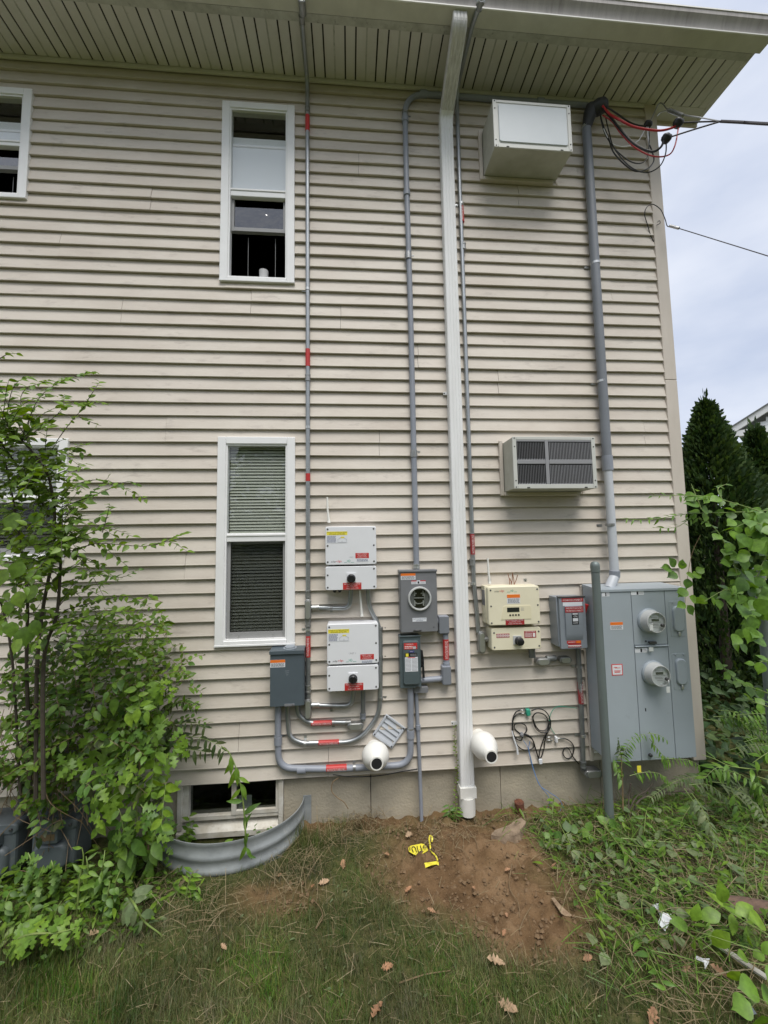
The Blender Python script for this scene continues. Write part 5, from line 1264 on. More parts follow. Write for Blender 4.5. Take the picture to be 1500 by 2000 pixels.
for a, b in (((245, 185), (310, 185)), ((260, 228), (312, 228)), ((362, 190), (405, 190)), ((600, 545), (675, 548)), ((600, 585), (675, 588)), ((706, 560), (840, 562))): tube(bm, [cz(*a), cz(*b)], .0058, 8)
obj('connectors', fin(bm, 40), M['brass'], CB)
tg = [cz(440, 880), cz(470, 820), cz(505, 840), cz(480, 905)]
obj('cable_tag', boxm(cz(450, 0, .04).x, cz(495, 0, .04).x, -.052, -.04, cz(470, 900, .04).z, cz(470, 830, .04).z, .003, 1), M['paper'], CB)
obj('cable_tag', tubem([cz(135, 460, .04), cz(160, 560, .045), cz(200, 680, .045), cz(212, 770, .045)], .004, 6, .009), M['paper'], CB)
obj('ground_wire', tubem(catmull([cz(705, 500), cz(660, 430), cz(635, 330), cz(650, 240), cz(700, 160), cz(780, 135), cz(900, 145), cz(1000, 158)]), .0022, 5), M['greenwire'], CB)
obj('cable_grommet', lathem([(0, .02), (.02, .016), (.03, .008)], cz(255, 500, .012), (0, -1, 0), 12), M['box_grey'], CB)
BWr = thing('blue_wires', 'pair of thin blue wires trailing from the coax coils to the soil', 'wire', gnd(1068, 1598))
for pts in ([(290, 590), (350, 690), (385, 820), (430, 990), (500, 1170), (600, 1300), (640, 1400), (600, 1530), (590, 1640)], [(375, 600), (360, 720), (400, 900), (450, 1060), (510, 1190), (620, 1270), (740, 1350), (800, 1430), (835, 1530), (850, 1610)], [(800, 1440), (780, 1520), (700, 1580), (600, 1615)]):
    P = [cz(a, b, .035 if b < 1000 else .045) for a, b in pts]
    if pts[-1][1] > 1600:
        P[-1] = V(P[-1].x, -.07, gz(P[-1].x, -.07)+.004); 
    obj('wire', tubem(catmull(P), .0024, 5), M['bluewire'], BWr)
LP = thing('loose_cable', 'black cable lying along the top edge of the foundation', 'cable', at(720, 1512, .03))
obj('cable_run', tubem(catmull([at(650, 1513, .025), at(690, 1517, .03), at(740, 1515, .03), at(790, 1506, .03), at(815, 1502, .03)]), .0035, 6), M['rubber'], LP)
LW = thing('loose_wire', 'dry tan wire curling down the foundation left of the thin conduit', 'wire', at(650, 1550, .03))
obj('wire', tubem(catmull([at(662, 1519, .03), at(650, 1528, .045), at(648, 1545, .05), at(658, 1557, .05), at(672, 1567, .05), at(680, 1580, .05)]), .0035, 6), M['brownstem'], LW)

# ------------------------------------------------------------------ steel posts
pb = at(1190, 1600, .38); pt = at(1163, 1103, .38)
px_ = (pb.x + pt.x)/2
FP = thing('steel_post', 'tall bare galvanised fence post with a domed cap in front of the meter panel', 'post', V(px_, -.38, gz(px_, -.38)), 'galvanised fence posts')
obj('post_tube', tubem([V(px_, -.38, gz(px_, -.38)-.3), V(px_, -.38, pt.z-.01)], .0275, 24), M['post'], FP)
obj('post_cap', lathem([(-.045, .030), (-.01, .0315), (0, .0315), (.012, .029), (.022, .022), (.028, .012), (.029, .001)], V(px_, -.38, pt.z-.005), (0, 0, 1), 28, 50), M['post'], FP)
p2 = at(1482, 1115, .5)
FP2 = thing('steel_post', 'galvanised fence post with a domed cap among the vines at the right edge', 'post', V(p2.x, -.5, gz(p2.x, -.5)), 'galvanised fence posts')
obj('post_tube', tubem([V(p2.x, -.5, gz(p2.x, -.5)-.2), V(p2.x, -.5, p2.z-.01)], .031, 20), M['post'], FP2)
obj('post_cap', lathem([(-.06, .036), (-.01, .037), (0, .037), (.014, .034), (.026, .024), (.032, .01), (.033, .001)], V(p2.x, -.5, p2.z), (0, 0, 1), 24, 50), M['galv'], FP2)

# ------------------------------------------------------------------ window well
WW = thing('window_well', 'corrugated galvanised steel window well in front of the basement window', 'window well', V(WX, -.2, -.36))
zr = -.158; bm = B(); rings = []
prz = [(0.0, 0), (.0, .012), (.006, .012), (.006, 0), (.004, -.006), (.0, -.02), (-.0, -.055), (.007, -.065), (.009, -.078), (.007, -.09), (0, -.10), (0, -.135), (.007, -.145), (.009, -.158), (.007, -.17), (0, -.18), (0, -.30)]
n = 48
pathw = []
for i in range(n+1):
    a = math.pi + math.pi*i/n
    pathw.append((WX + WRX*math.cos(a), .0 + WRY*math.sin(a), math.cos(a), math.sin(a)*WRX/WRY))
pathw = [(WX-WRX, .017, -1, 0)] + pathw + [(WX+WRX, .017, 1, 0)]
for x, y, nx, ny in pathw:
    l = math.hypot(nx, ny); nx /= l; ny /= l
    rings.append([bm.verts.new((x+nx*o, y+ny*o, zr+h)) for o, h in prz])
for a, b in zip(rings, rings[1:]):
    for i in range(len(prz)-1): bm.faces.new((a[i], b[i], b[i+1], a[i+1]))
wo = obj('well_shell', fin(bm, 40), M['galv'], WW)
so_ = wo.modifiers.new('thick', 'SOLIDIFY'); so_.thickness = .003; so_.offset = -1
for s in (-1, 1):
    xx = WX+s*WRX; a, b = (xx-.002, xx+.055) if s > 0 else (xx-.055, xx+.002)
    obj('flange', boxm(a, b, .010, .0165, zr-.26, zr+.02), M['galv'], WW)

# ------------------------------------------------------------------ gas meters in the weeds, pipe elbow behind them
def gasmeter(label, px0, px1, py, d, hh):
    a, b = at(px0, py, d), at(px1, py, d); x0, x1, z1 = a.x, b.x, a.z; z0 = z1-hh
    t = thing('gas_meter', label, 'gas meter', V((x0+x1)/2, -d+.09, gz((x0+x1)/2, -d)), 'grey gas meters')
    obj('meter_body', (lambda q: (prism(q, rounded_rect(x0, x1, z0, z1, .035, 5), -d, -d+.17, .02), fin(q, 45))[1])(B()), M['gas'], t)
    obj('meter_lid', (lambda q: (prism(q, rounded_rect(x0-.006, x1+.006, z1-.035, z1+.022, .02, 4), -d-.006, -d+.178, .012), fin(q, 45))[1])(B()), M['gas'], t)
    obj('front_pan', (lambda q: (prism(q, rounded_rect(x0+.03, x1-.03, z0+.03, z1-.10, .04, 5), -d-.035, -d+.001, .02), fin(q, 45))[1])(B()), M['gas'], t)
    obj('index_box', rbox((x0+x1)/2-.055, (x0+x1)/2+.055, -d-.05, -d-.005, z1-.085, z1-.01, .008, .006), M['gas'], t)
    obj('index_window', boxm((x0+x1)/2-.04, (x0+x1)/2+.04, -d-.0515, -d-.05, z1-.065, z1-.03), M['brownstem'] if 'right' in label else M['lcdg'], t)
    for q in (x0+.04, x1-.04): obj('swivel', lathem([(0, .022), (.03, .022), (.035, .03), (.055, .03), (.06, .02), (.14, .02)], V(q, -d+.085, z1+.02), (0, 0, 1), 16), M['gas'], t)
    bm = B()
    for q in (.1, .5, .9): lathe(bm, [(0, .008), (.012, .008)], V(x0+(x1-x0)*q, -d-.006, z1-.006), (0, -1, 0), 8)
    obj('lid_screws', fin(bm, 40), M['steelbolt'], t)
gasmeter('grey gas meter at the left edge, half cut off', -52, 32, 1622, .30, .30)
gasmeter('grey gas meter, right one of the pair under the vines', 62, 148, 1612, .30, .28)
PE = thing('gas_pipe', 'dark grey bent gas pipe half hidden behind the vines above the gas meters', 'pipe', at(95, 1510, .08))
obj('pipe_elbow', tubem(bend([at(145, 1470, .05), at(112, 1470, .09), at(88, 1480, .1), at(86, 1530, .12), at(90, 1600, .2)], .12, 8), .032, 16), M['pvc_dark'], PE)
obj('wall_flange', lathem([(0, .05), (.03, .05), (.035, .038)], at(150, 1470, .03), (-1, -.2, 0), 20), M['pvc_dark'], PE)

# ------------------------------------------------------------------ things on the ground
def lump(name, label, cat, c, size, m, seed, rough=.25, rot=0, sub=3, group=None, flat=1):
    bm = B(); bmesh.ops.create_icosphere(bm, subdivisions=sub, radius=1)
    for v in bm.verts:
        q = v.co.copy(); f = 1 + rough*mnoise.noise(q*1.3+V(seed, 0, 0)) + rough*.4*mnoise.noise(q*4+V(0, seed, 0))
        q = V(math.copysign(abs(q.x)**.8, q.x), math.copysign(abs(q.y)**.8, q.y), math.copysign(abs(q.z)**.8, q.z))
        v.co = V(q.x*f*size[0], q.y*f*size[1], q.z*f*size[2])
    bmesh.ops.rotate(bm, cent=(0, 0, 0), matrix=Matrix.Rotation(rot, 3, 'Z'), verts=bm.verts)
    bmesh.ops.translate(bm, vec=c, verts=bm.verts)
    return tag(obj(name, fin(bm, 50), m, None, loc=c), label, cat, group)
mrock = mat('dirty_slab', (.30, .225, .155), .95, var=(.14, .10, .065), vscale=12, bump=.5, bscale=60)
c = gnd(992, 1632)
bm = B(); out = [(-.14, -.06), (-.05, -.10), (.07, -.06), (.15, .04), (.13, .07), (.0, .03), (-.10, .0)]
lo = [bm.verts.new((x, y, -.03)) for x, y in out]; hi = [bm.verts.new((x*.92, y*.85, .045 + .05*(x+.1) + .012*math.sin(i*2.1))) for i, (x, y) in enumerate(out)]
n_ = len(out)
for i in range(n_): bm.faces.new((lo[i], lo[(i+1) % n_], hi[(i+1) % n_], hi[i]))
bm.faces.new(hi); bm.faces.new(lo); bmesh.ops.triangulate(bm, faces=bm.faces); bmesh.ops.subdivide_edges(bm, edges=bm.edges, cuts=2, use_grid_fill=True)
for v in bm.verts: v.co += V(mnoise.noise(v.co*14), mnoise.noise(v.co*14+V(5, 0, 0)), mnoise.noise(v.co*16+V(0, 5, 0)))*.012
bmesh.ops.translate(bm, vec=c, verts=bm.verts)
tag(obj('stone_slab', fin(bm, 30), mrock, None, loc=c), 'dirty broken stone slab tilted in the bare soil', 'stone')
c = gnd(1016, 1590)
rust = mat('rusty_pipe', (.17, .06, .03), .9, var=(.07, .03, .02), vscale=30, bump=.4, bscale=90)
St = thing('pipe_stub', 'rusty pipe stub sticking out of the soil by the foundation', 'pipe', c)
obj('stub', lathem([(-.06, .026), (.03, .027), (.032, .033), (.085, .034), (.09, .030), (.086, .01)], c, (-.08, -.05, 1), 16), rust, St)
obj('plug', tubem([c+V(.02, -.03, -.03), c+V(.025, -.03, .03)], .012, 8), M['brownstem'], St)
# caution tape scraps
mt_ = M['yellow']
def ribbon(name, pts3, wd, m, parent=None, n=5, curl=.006, nrm=V(0, -.45, .9)):
    P = catmull(pts3, n); bm = B(); prev = None
    for i, p in enumerate(P):
        t = (P[min(i+1, len(P)-1)]-P[max(i-1, 0)]).normalized(); s = t.cross(nrm).normalized()
        w_ = wd(i/(len(P)-1)) if callable(wd) else wd
        r_ = [bm.verts.new(p + s*w_*k*.5 + nrm*curl*(1-abs(k))*math.sin(i*.9)) for k in (-1, 0, 1)]
        if prev:
            for a in range(2): bm.faces.new((prev[a], prev[a+1], r_[a+1], r_[a]))
        prev = r_
    return fin(bm, 60)
T1 = thing('tape_scrap', 'yellow tape scrap with black letters, larger piece lying on the soil', 'tape', gnd(830, 1668), 'yellow tape scraps')
def tz(zx, zy, up=.012):
    p = gnd(770+zx/12.5, 1630+zy/12.5); return p + V(0, 0, up)
bm = B(); o_ = [(345, 410), (400, 375), (660, 330), (740, 315), (800, 360), (830, 430), (770, 500), (570, 620), (470, 590), (360, 510)]
f = bm.faces.new([bm.verts.new(tz(*q, .018 + .008*math.sin(i))) for i, q in enumerate(o_)]); bmesh.ops.triangulate(bm, faces=[f])
obj('tape_piece', fin(bm), mt_, T1)
bm = B()
def stroke(pts, w_=.0042):
    me_pts = [tz(a, b, .0295) for a, b in pts]; tube(bm, catmull(me_pts, 4), w_*.6, 4)
stroke([(385, 440), (385, 500)]); stroke([(470, 560), (435, 480), (445, 430), (490, 420), (520, 470), (545, 550)]); stroke([(560, 400), (575, 480), (600, 560)]); stroke([(600, 570), (640, 545), (680, 510)]); stroke([(640, 400), (665, 470), (690, 510)]); stroke([(790, 450), (740, 460), (710, 420), (740, 385), (800, 395)])
obj('letters', fin(bm), M['ink'], T1)
obj('tape_loop', ribbon('t', [tz(890, 440, .02), tz(870, 330, .03), tz(860, 230, .035), tz(885, 190, .04), tz(930, 230, .04), tz(925, 300, .03)], .010, mt_, n=4), mt_, T1)
obj('tape_tail', ribbon('t', [tz(890, 450, .02), tz(930, 520, .02), tz(990, 560, .015), tz(1040, 620, .012), tz(1060, 690, .01)], .009, mt_, n=4), mt_, T1)
bm = B(); stroke([(905, 460), (915, 510), (960, 560)]); stroke([(950, 450), (990, 520)]); stroke([(1000, 570), (1030, 620)]); stroke([(1040, 640), (1060, 650)])
obj('letters', fin(bm), M['ink'], T1)
c = tz(880, 800)
bm = B(); o_ = [(665, 800), (760, 770), (860, 720), (1040, 715), (1085, 760), (1090, 800), (1030, 780), (900, 850), (760, 870), (675, 850)]
f = bm.faces.new([bm.verts.new(tz(*q, .014 + .006*math.sin(i*2))) for i, q in enumerate(o_)]); bmesh.ops.triangulate(bm, faces=[f])
tag(obj('tape_scrap', fin(bm), mt_, None, loc=c), 'plain yellow tape scrap, smaller piece nearest the lawn', 'tape', 'yellow tape scraps')
# paper and plastic litter, log, sticks
def sheet(name, label, cat, pix, m, up=.02, group=None):
    c = gnd(sum(p[0] for p in pix)/len(pix), sum(p[1] for p in pix)/len(pix))
    bm = B(); vs = [bm.verts.new(gnd(a, b) + V(0, 0, up + .008*math.sin(i*2.3))) for i, (a, b) in enumerate(pix)]
    cv = bm.verts.new(c + V(0, 0, up+.012)); n = len(vs)
    for i in range(n): bm.faces.new((vs[i], vs[(i+1) % n], cv))
    o = obj(name, fin(bm), m, None, loc=c); s = o.modifiers.new('thick', 'SOLIDIFY'); s.thickness = .0012
    return tag(o, label, cat, group)
sheet('paper_scrap', 'torn white paper sheet lying in the cut weeds', 'paper', [(1273, 1783), (1290, 1782), (1301, 1798), (1312, 1804), (1314, 1812), (1300, 1833), (1286, 1823), (1291, 1805), (1285, 1790)], M['paper'], .035)
sheet('paper_scrap', 'small white paper scrap with a tab at lower right', 'paper', [(1358, 1889), (1362, 1884), (1376, 1890), (1387, 1889), (1386, 1897), (1378, 1906), (1377, 1900)], M['paper'], .03)
sheet('paper_scrap', 'crumpled grey paper in the bottom right weeds', 'paper', [(1432, 1974), (1452, 1971), (1470, 1980), (1480, 2000), (1450, 2003)], M['box_disc'], .03)
sheet('bark_chip', 'pale bark strip at the right edge of the bare soil', 'bark chip', [(1077, 1763), (1083, 1764), (1092, 1778), (1104, 1791), (1118, 1797), (1110, 1799), (1097, 1797)], mat('pale_bark', (.34, .25, .16), .9, var=(.2, .13, .08), vscale=40), .02, 'pale bark chips')
sheet('bark_chip', 'upright bark chip below the torn paper sheet', 'bark chip', [(1312, 1840), (1320, 1838), (1324, 1858), (1322, 1872), (1316, 1874)], bpy.data.materials['pale_bark'], .03, 'pale bark chips')
a, b = gnd(1424, 1787), gnd(1530, 1808)
mlog = mat('brown_log', (.16, .10, .07), .9, var=(.09, .06, .045), vscale=14, vstretch=(1, 5, 5), bump=.6, bscale=50)
LG = thing('log', 'brown cut log lying at the right edge', 'log', a+V(0, 0, .03))
obj('log_bark', tubem([a+V(0, 0, .045), a.lerp(b, .4)+V(0, .0, .05), b+V(0, 0, .05), b+(b-a)*.6], .036, 14, .04), mlog, LG)
obj('log_end', lathem([(0, .034), (.002, .033), (.003, .001)], a+V(0, 0, .045), (a-b), 14), mat('cut_wood', (.36, .22, .13), .8, var=(.25, .14, .08), vscale=40), LG)
a, b = gnd(1392, 1860), gnd(1500, 1935)
ST = tag(obj('white_strip', boxm(-.5, .5, -.012, .012, -.004, .004), mat('dirty_plastic', (.42, .41, .37), .6, var=(.2, .18, .14), vscale=14), None), 'dirty white plastic strip lying in the weeds at lower right', 'plastic strip')
dv = (b-a); ST.matrix_world = Matrix.Translation((a+b)/2+V(0, 0, .045)) @ dv.to_track_quat('X', 'Z').to_matrix().to_4x4() @ Matrix.Diagonal((dv.length, 1, 1, 1))
# ------------------------------------------------------------------ leaves
def leaf_tpl(prof, L=1.0, fold=.25, droop=.25, wavy=0):
    """leaf along +x, upper side +z; prof: half widths at even steps from base to tip"""
    n = len(prof)-1; vs = []; fs = []
    for i, w_ in enumerate(prof):
        t = i/n; z = -droop*t*t; wz = wavy*math.sin(i*2.4)
        vs += [(t*L, -w_, z+w_*fold+wz), (t*L, 0, z), (t*L, w_, z+w_*fold-wz)]
    for i in range(n):
        a = 3*i; b = a+3
        if prof[i+1] < 1e-4: fs += [(a, a+1, b+1), (a+1, a+2, b+1)]
        elif prof[i] < 1e-4: fs += [(a+1, b+1, b), (a+1, b+2, b+1)]
        else: fs += [(a, a+1, b+1, b), (a+1, a+2, b+2, b+1)]
    return vs, fs
OVATE = leaf_tpl([0, .2, .27, .26, .2, .1, 0], droop=.22)
ROUND = leaf_tpl([0, .26, .37, .40, .36, .22, .06, 0], droop=.15, fold=.18)
LANCE = leaf_tpl([0, .10, .145, .14, .11, .06, 0], droop=.28)
BROAD = leaf_tpl([0, .14, .235, .25, .215, .13, 0], droop=.35, fold=.2, wavy=.012)
LOBED = leaf_tpl([0, .30, .40, .16, .12, .36, .30, .12, .20, .10, 0], droop=.2, fold=.15, wavy=.02)
OAK = leaf_tpl([.03, .08, .22, .13, .33, .17, .30, .14, .20, .10, 0], droop=-.15, fold=.4, wavy=.07)
PETI = leaf_tpl([0, .18, .25, .24, .15, 0], droop=.2)
def tmesh(tpl, m, name='leaf'):
    me = bpy.data.meshes.new(name); me.from_pydata(tpl[0], [], tpl[1]); me.materials.append(m)
    for p in me.polygons: p.use_smooth = True
    return me
def basis(dirv, nrm, size, p, wid=1.0):
    x = Vector(dirv).normalized(); z = Vector(nrm); z = (z - x*z.dot(x))
    z = z.normalized() if z.length > 1e-4 else frame_of(x)[0]
    y = z.cross(x)
    return Matrix(((x.x*size, y.x*size*wid, z.x*size, p.x), (x.y*size, y.y*size*wid, z.y*size, p.y), (x.z*size, y.z*size*wid, z.z*size, p.z), (0, 0, 0, 1)))
class Plant:
    LIM = 290
    def __init__(s, name, label, cat, base, group=None, seed=1):
        s.t = thing(name, label, cat, base, group); s.L = []; s.r = random.Random(seed); s.tw = B(); s.ntw = 0; s.base = Vector(base)
    def stem(s, pts, r0, r1, m, k=5, n=7):
        P = catmull(pts, k); obj('stem', tubem(P, r0, n, r1), m, s.t); return P
    def twig(s, pts, r0, r1=.0008, k=4):
        P = catmull(pts, k); tube(s.tw, P, r0, 4, False, r1); s.ntw += 1; return P
    def leaf(s, tpl, m, d, n, size, p, wid=1.0): s.L.append((tpl, m, basis(d, n, size, p, wid)))
    def along(s, P, tpl, m, step, size, t0=.1, t1=1.0, out=.8, up=.35, nrm=(0, -.45, 1), rn=.5, droop=0, pairs=False, tipgrow=.75):
        ln = [0]
        for a, b in zip(P, P[1:]): ln.append(ln[-1]+(b-a).length)
        T = ln[-1]; q = T*t0; side = s.r.choice((-1, 1)); i = 0
        while q <= T*t1:
            while i < len(P)-2 and ln[i+1] < q: i += 1
            f = (q-ln[i])/max(1e-6, ln[i+1]-ln[i]); p = P[i].lerp(P[i+1], min(1, f)); t = (P[i+1]-P[i]).normalized()
            sv = t.cross(Vector(nrm)); sv = sv.normalized() if sv.length > .05 else V(1, 0, 0)
            for sd in ((-1, 1) if pairs else (side,)):
                d = t*up + sv*sd*out + V(s.r.gauss(0, rn), s.r.gauss(0, rn), s.r.gauss(0, rn))*.5 + V(0, 0, -droop)
                nn = Vector(nrm) + V(s.r.gauss(0, rn), s.r.gauss(0, rn), s.r.gauss(0, rn)*.6)
                sz = size*s.r.uniform(.65, 1.2)*(1-(1-tipgrow)*q/T)
                s.leaf(tpl, m, d, nn, sz, p)
            side = -side; q += step*s.r.uniform(.7, 1.3)
        return s
    def fin(s, twm=None, piece='leaf', lim=None):
        if s.ntw: tag(obj('twigs', fin(s.tw), twm or M['brownstem'], s.t), kind='stuff')
        lim = s.LIM if lim is None else lim
        L = sorted(s.L, key=lambda q: (CAM - q[2].translation).length - q[2].to_scale().x*8)
        ms = {}
        for tpl, m, mtx in L[:lim]:
            k = (id(tpl), m.name)
            if k not in ms: ms[k] = tmesh(tpl, m, piece)
            o = bpy.data.objects.new(piece, ms[k]); link(o); o.parent = s.t
            mt = mtx.copy(); mt.translation = mtx.translation - s.base; o.matrix_local = mt
        rest = {}
        for tpl, m, mtx in L[lim:]: rest.setdefault((id(tpl), m.name), (tpl, m, []))[2].append(np.array(mtx))
        for tpl, m, mats in rest.values():
            batch('foliage', tpl[0], tpl[1], mats, m, s.t)
        return s
def pix(pts, d): return [at(a, b, d if not isinstance(d, (list, tuple)) else d[i]) for i, (a, b) in enumerate(pts)]

# ------------------------------------------------------------------ the shrub at the left
rs = random.Random(21)
SH = Plant('shrub', 'tall thin-stemmed green shrub in front of the lower left window', 'shrub', V(at(70, 1500, .5).x, -.5, gz(-2, -.5)), None, 5)
trunks = [[(60, 1560), (52, 1300), (54, 1180), (47, 1110), (30, 1000), (10, 900)], [(70, 1560), (72, 1310), (82, 1200), (100, 1100), (107, 1010), (97, 940), (80, 905), (43, 860), (5, 822)],
          [(85, 1560), (85, 1295), (110, 1205), (118, 1110), (117, 1075), (122, 1040)], [(40, 1560), (25, 1300), (7, 1195), (-5, 1160), (-30, 1050)], [(95, 1010), (80, 975), (55, 940), (20, 890), (-10, 850)]]
TP = []
for i, t in enumerate(trunks):
    d0 = .42+.12*(i % 3); P = SH.stem(pix(t, [d0+.04*k for k in range(len(t))]), .011 if i < 3 else .008, .004, M['bark']); TP.append(P)
tw = [[(53, 860), (57, 820), (77, 777), (110, 750), (150, 735), (185, 726)], [(108, 866), (130, 835), (160, 800), (182, 785), (213, 792)], [(150, 812), (172, 822), (198, 832)], [(160, 800), (182, 765), (195, 745)],
      [(10, 870), (15, 800), (30, 750), (62, 735)], [(0, 700), (15, 692), (35, 690)], [(115, 890), (140, 875), (178, 866)], [(110, 965), (160, 942), (205, 938), (245, 955), (285, 976)], [(115, 1012), (150, 985), (185, 958), (212, 932)],
      [(120, 1060), (165, 1045), (210, 1032), (260, 1048)], [(125, 1088), (185, 1062), (280, 1067), (330, 1058), (367, 1078)], [(300, 1066), (340, 1050), (362, 1040)], [(120, 1140), (180, 1122), (235, 1128), (270, 1112)],
      [(125, 1192), (200, 1172), (252, 1166), (310, 1196)], [(110, 1242), (160, 1242), (230, 1236), (300, 1222), (333, 1236)], [(115, 1222), (180, 1202), (270, 1196), (325, 1226)], [(120, 990), (190, 965), (250, 940), (270, 952)],
      [(100, 930), (140, 915), (170, 905)], [(57, 820), (40, 790), (50, 760), (100, 742)], [(43, 860), (80, 835), (120, 800), (125, 770)], [(200, 1040), (210, 1005), (214, 985)], [(110, 1190), (150, 1150), (210, 1140)],
      [(105, 1250), (160, 1270), (230, 1262), (280, 1290)], [(110, 1210), (160, 1205), (215, 1215), (262, 1250)], [(60, 870), (20, 800), (-5, 740)], [(90, 920), (60, 890), (30, 880), (-10, 880)]]
for i, t in enumerate(tw):
    d0 = .45 + .35*rs.random(); P = SH.twig(pix(t, [d0+.05*k*rs.choice((-.4, 1)) for k in range(len(t))]), .0032)
    SH.along(P, OVATE, M['leaf_shrub'] if i % 4 else M['leaf_weed'], .021, .052, .12, 1, .85, .5, rn=.5)
for i in range(175):      # the thick of the crown
    P0 = rs.choice(TP[:3] + TP[4:]); p = rs.choice(P0[len(P0)//3:]); 
    d = V(rs.gauss(.1, .55), rs.uniform(-.75, .4), rs.gauss(.05, .4)).normalized()*rs.uniform(.15, .38)
    q = p + d*.5 + V(0, 0, .04); e = p + d + V(0, 0, -.01)
    P = SH.twig([p, q, e], .0022); SH.along(P, OVATE, M['leaf_shrub'], .026, .062, .1, 1, .85, .45, rn=.55)
for i in range(16):
    a, b = rs.uniform(-20, 80), rs.uniform(980, 1250); p = at(a, b, rs.uniform(.8, 1.0)); SH.leaf(ROUND, M['leaf_shrub'], V(rs.uniform(-.5, .5), -.3, -1), V(rs.uniform(-.4, .4), -1, .5), rs.uniform(.07, .11), p)
SH.fin(M['bark'])
# bramble with small leaves lower down
BR = Plant('bramble', 'dense low bramble with small leaves climbing the siding at the left', 'shrub', V(at(120, 1600, .35).x, -.35, gz(-1.8, -.35)), None, 8)
cent = [((255, 1260), 75, 55), ((250, 1330), 60, 50), ((200, 1380), 70, 60), ((130, 1330), 80, 60), ((60, 1330), 60, 70), ((60, 1420), 70, 60), ((190, 1460), 70, 50), ((140, 1270), 80, 40), ((300, 1300), 60, 45), ((20, 1500), 50, 40), ((235, 1230), 70, 35), ((270, 1390), 60, 45), ((100, 1540), 70, 40), ((310, 1400), 50, 50)]
for i in range(265):
    (cx, cy), sx, sy = cent[i % len(cent)]
    a, b = rs.gauss(cx, sx*.62), rs.gauss(cy, sy*.62); d0 = rs.uniform(.08, .5)
    p = at(a, b, d0); dv = V(rs.gauss(.25, .5), rs.uniform(-.5, .2), rs.gauss(-.05, .45)).normalized()*rs.uniform(.10, .26)
    P = BR.twig([p - dv*.5, p + V(0, 0, .025), p + dv*.5], .0018)
    BR.along(P, PETI, M['leaf_shrub'] if rs.random() < .5 else M['leaf_weed'], .019, .053, .05, 1, .85, .4, rn=.6)
for i in range(120):      # thick of leaves at the foot, over the gas meters and under the siding
    a, b = rs.choice((rs.gauss(60, 60), rs.gauss(230, 55))), rs.gauss(1440, 95); p = at(a, b, rs.uniform(.15, .62)); dv = V(rs.gauss(.1, .5), rs.uniform(-.5, .1), rs.gauss(-.1, .4)).normalized()*rs.uniform(.12, .28)
    P = BR.twig([p - dv*.5, p + V(0, 0, .03), p + dv*.5], .002); BR.along(P, rs.choice((PETI, OVATE)), M[rs.choice(('leaf_shrub', 'leaf_shrub', 'leaf_weed', 'leaf_dark'))], .022, .068, .05, 1, .85, .4, rn=.55)
for i in range(95):       # bare stems hanging between the leaves
    a, b = rs.uniform(-10, 180), rs.uniform(1330, 1600); p = at(a, b, rs.uniform(.15, .45)); e = at(a+rs.gauss(0, 60), b+rs.uniform(40, 160), rs.uniform(.15, .45)); BR.twig([p, p.lerp(e, .5)+V(rs.gauss(0, .04), rs.gauss(0, .04), .03), e], .0022, .0016)
BR.fin()
# bright lobed sprout in the middle of the left thicket
MU = Plant('mulberry_sprout', 'bright green sprout with lobed leaves left of the window well', 'plant', V(at(285, 1640, .45).x, -.45, gz(-1.15, -.45)), None, 12)
main = MU.stem(pix([(290, 1660), (283, 1580), (274, 1520), (270, 1450), (262, 1400), (252, 1360), (262, 1300)], [.4, .42, .45, .46, .45, .42, .4]), .006, .002, M['brownstem'])
for t, sz in (([(272, 1480), (235, 1475), (190, 1500), (150, 1505), (115, 1490)], .1), ([(270, 1450), (220, 1455), (170, 1470), (130, 1490)], .095), ([(283, 1560), (240, 1545), (205, 1570), (188, 1600)], .1), ([(276, 1530), (245, 1520), (215, 1550), (195, 1590), (192, 1620)], .1),
              ([(274, 1500), (300, 1490), (330, 1480), (350, 1470)], .08), ([(268, 1430), (300, 1420), (320, 1400)], .08), ([(262, 1390), (240, 1370), (215, 1360)], .075), ([(255, 1370), (280, 1340), (310, 1330)], .07), ([(265, 1400), (225, 1410), (190, 1430), (160, 1430)], .085), ([(285, 1600), (300, 1610), (290, 1640)], .09), ([(280, 1540), (310, 1530), (335, 1540)], .085), ([(262, 1300), (290, 1260), (330, 1255)], .06), ([(262, 1310), (240, 1270), (220, 1240)], .06)):
    d0 = rs.uniform(.42, .62); P = MU.twig(pix(t, [.45 + (d0-.45)*k/len(t)*1.5 for k in range(len(t))]), .003)
    MU.along(P, LOBED if rs.random() < .65 else OVATE, M['leaf_bright'], .032, sz*1.15, .25, 1, .8, .5, nrm=(0, -.9, .7), rn=.4, droop=.35)
for i in range(26):
    a, b = rs.gauss(255, 48), rs.uniform(1330, 1640); d0 = rs.uniform(.42, .68); p = at(a, b, d0); dv = V(rs.gauss(0, .6), rs.uniform(-.5, 0), rs.gauss(-.35, .4)).normalized()*rs.uniform(.12, .24)
    P = MU.twig([p-dv*.4, p+V(0, 0, .02), p+dv*.6], .002); MU.along(P, LOBED if rs.random() < .45 else OVATE, M['leaf_bright'] if rs.random() < .6 else M['leaf_weed'], .032, .085, .1, 1, .85, .4, nrm=(0, -.9, .7), rn=.4, droop=.35)
MU.fin(M['greenstem'])
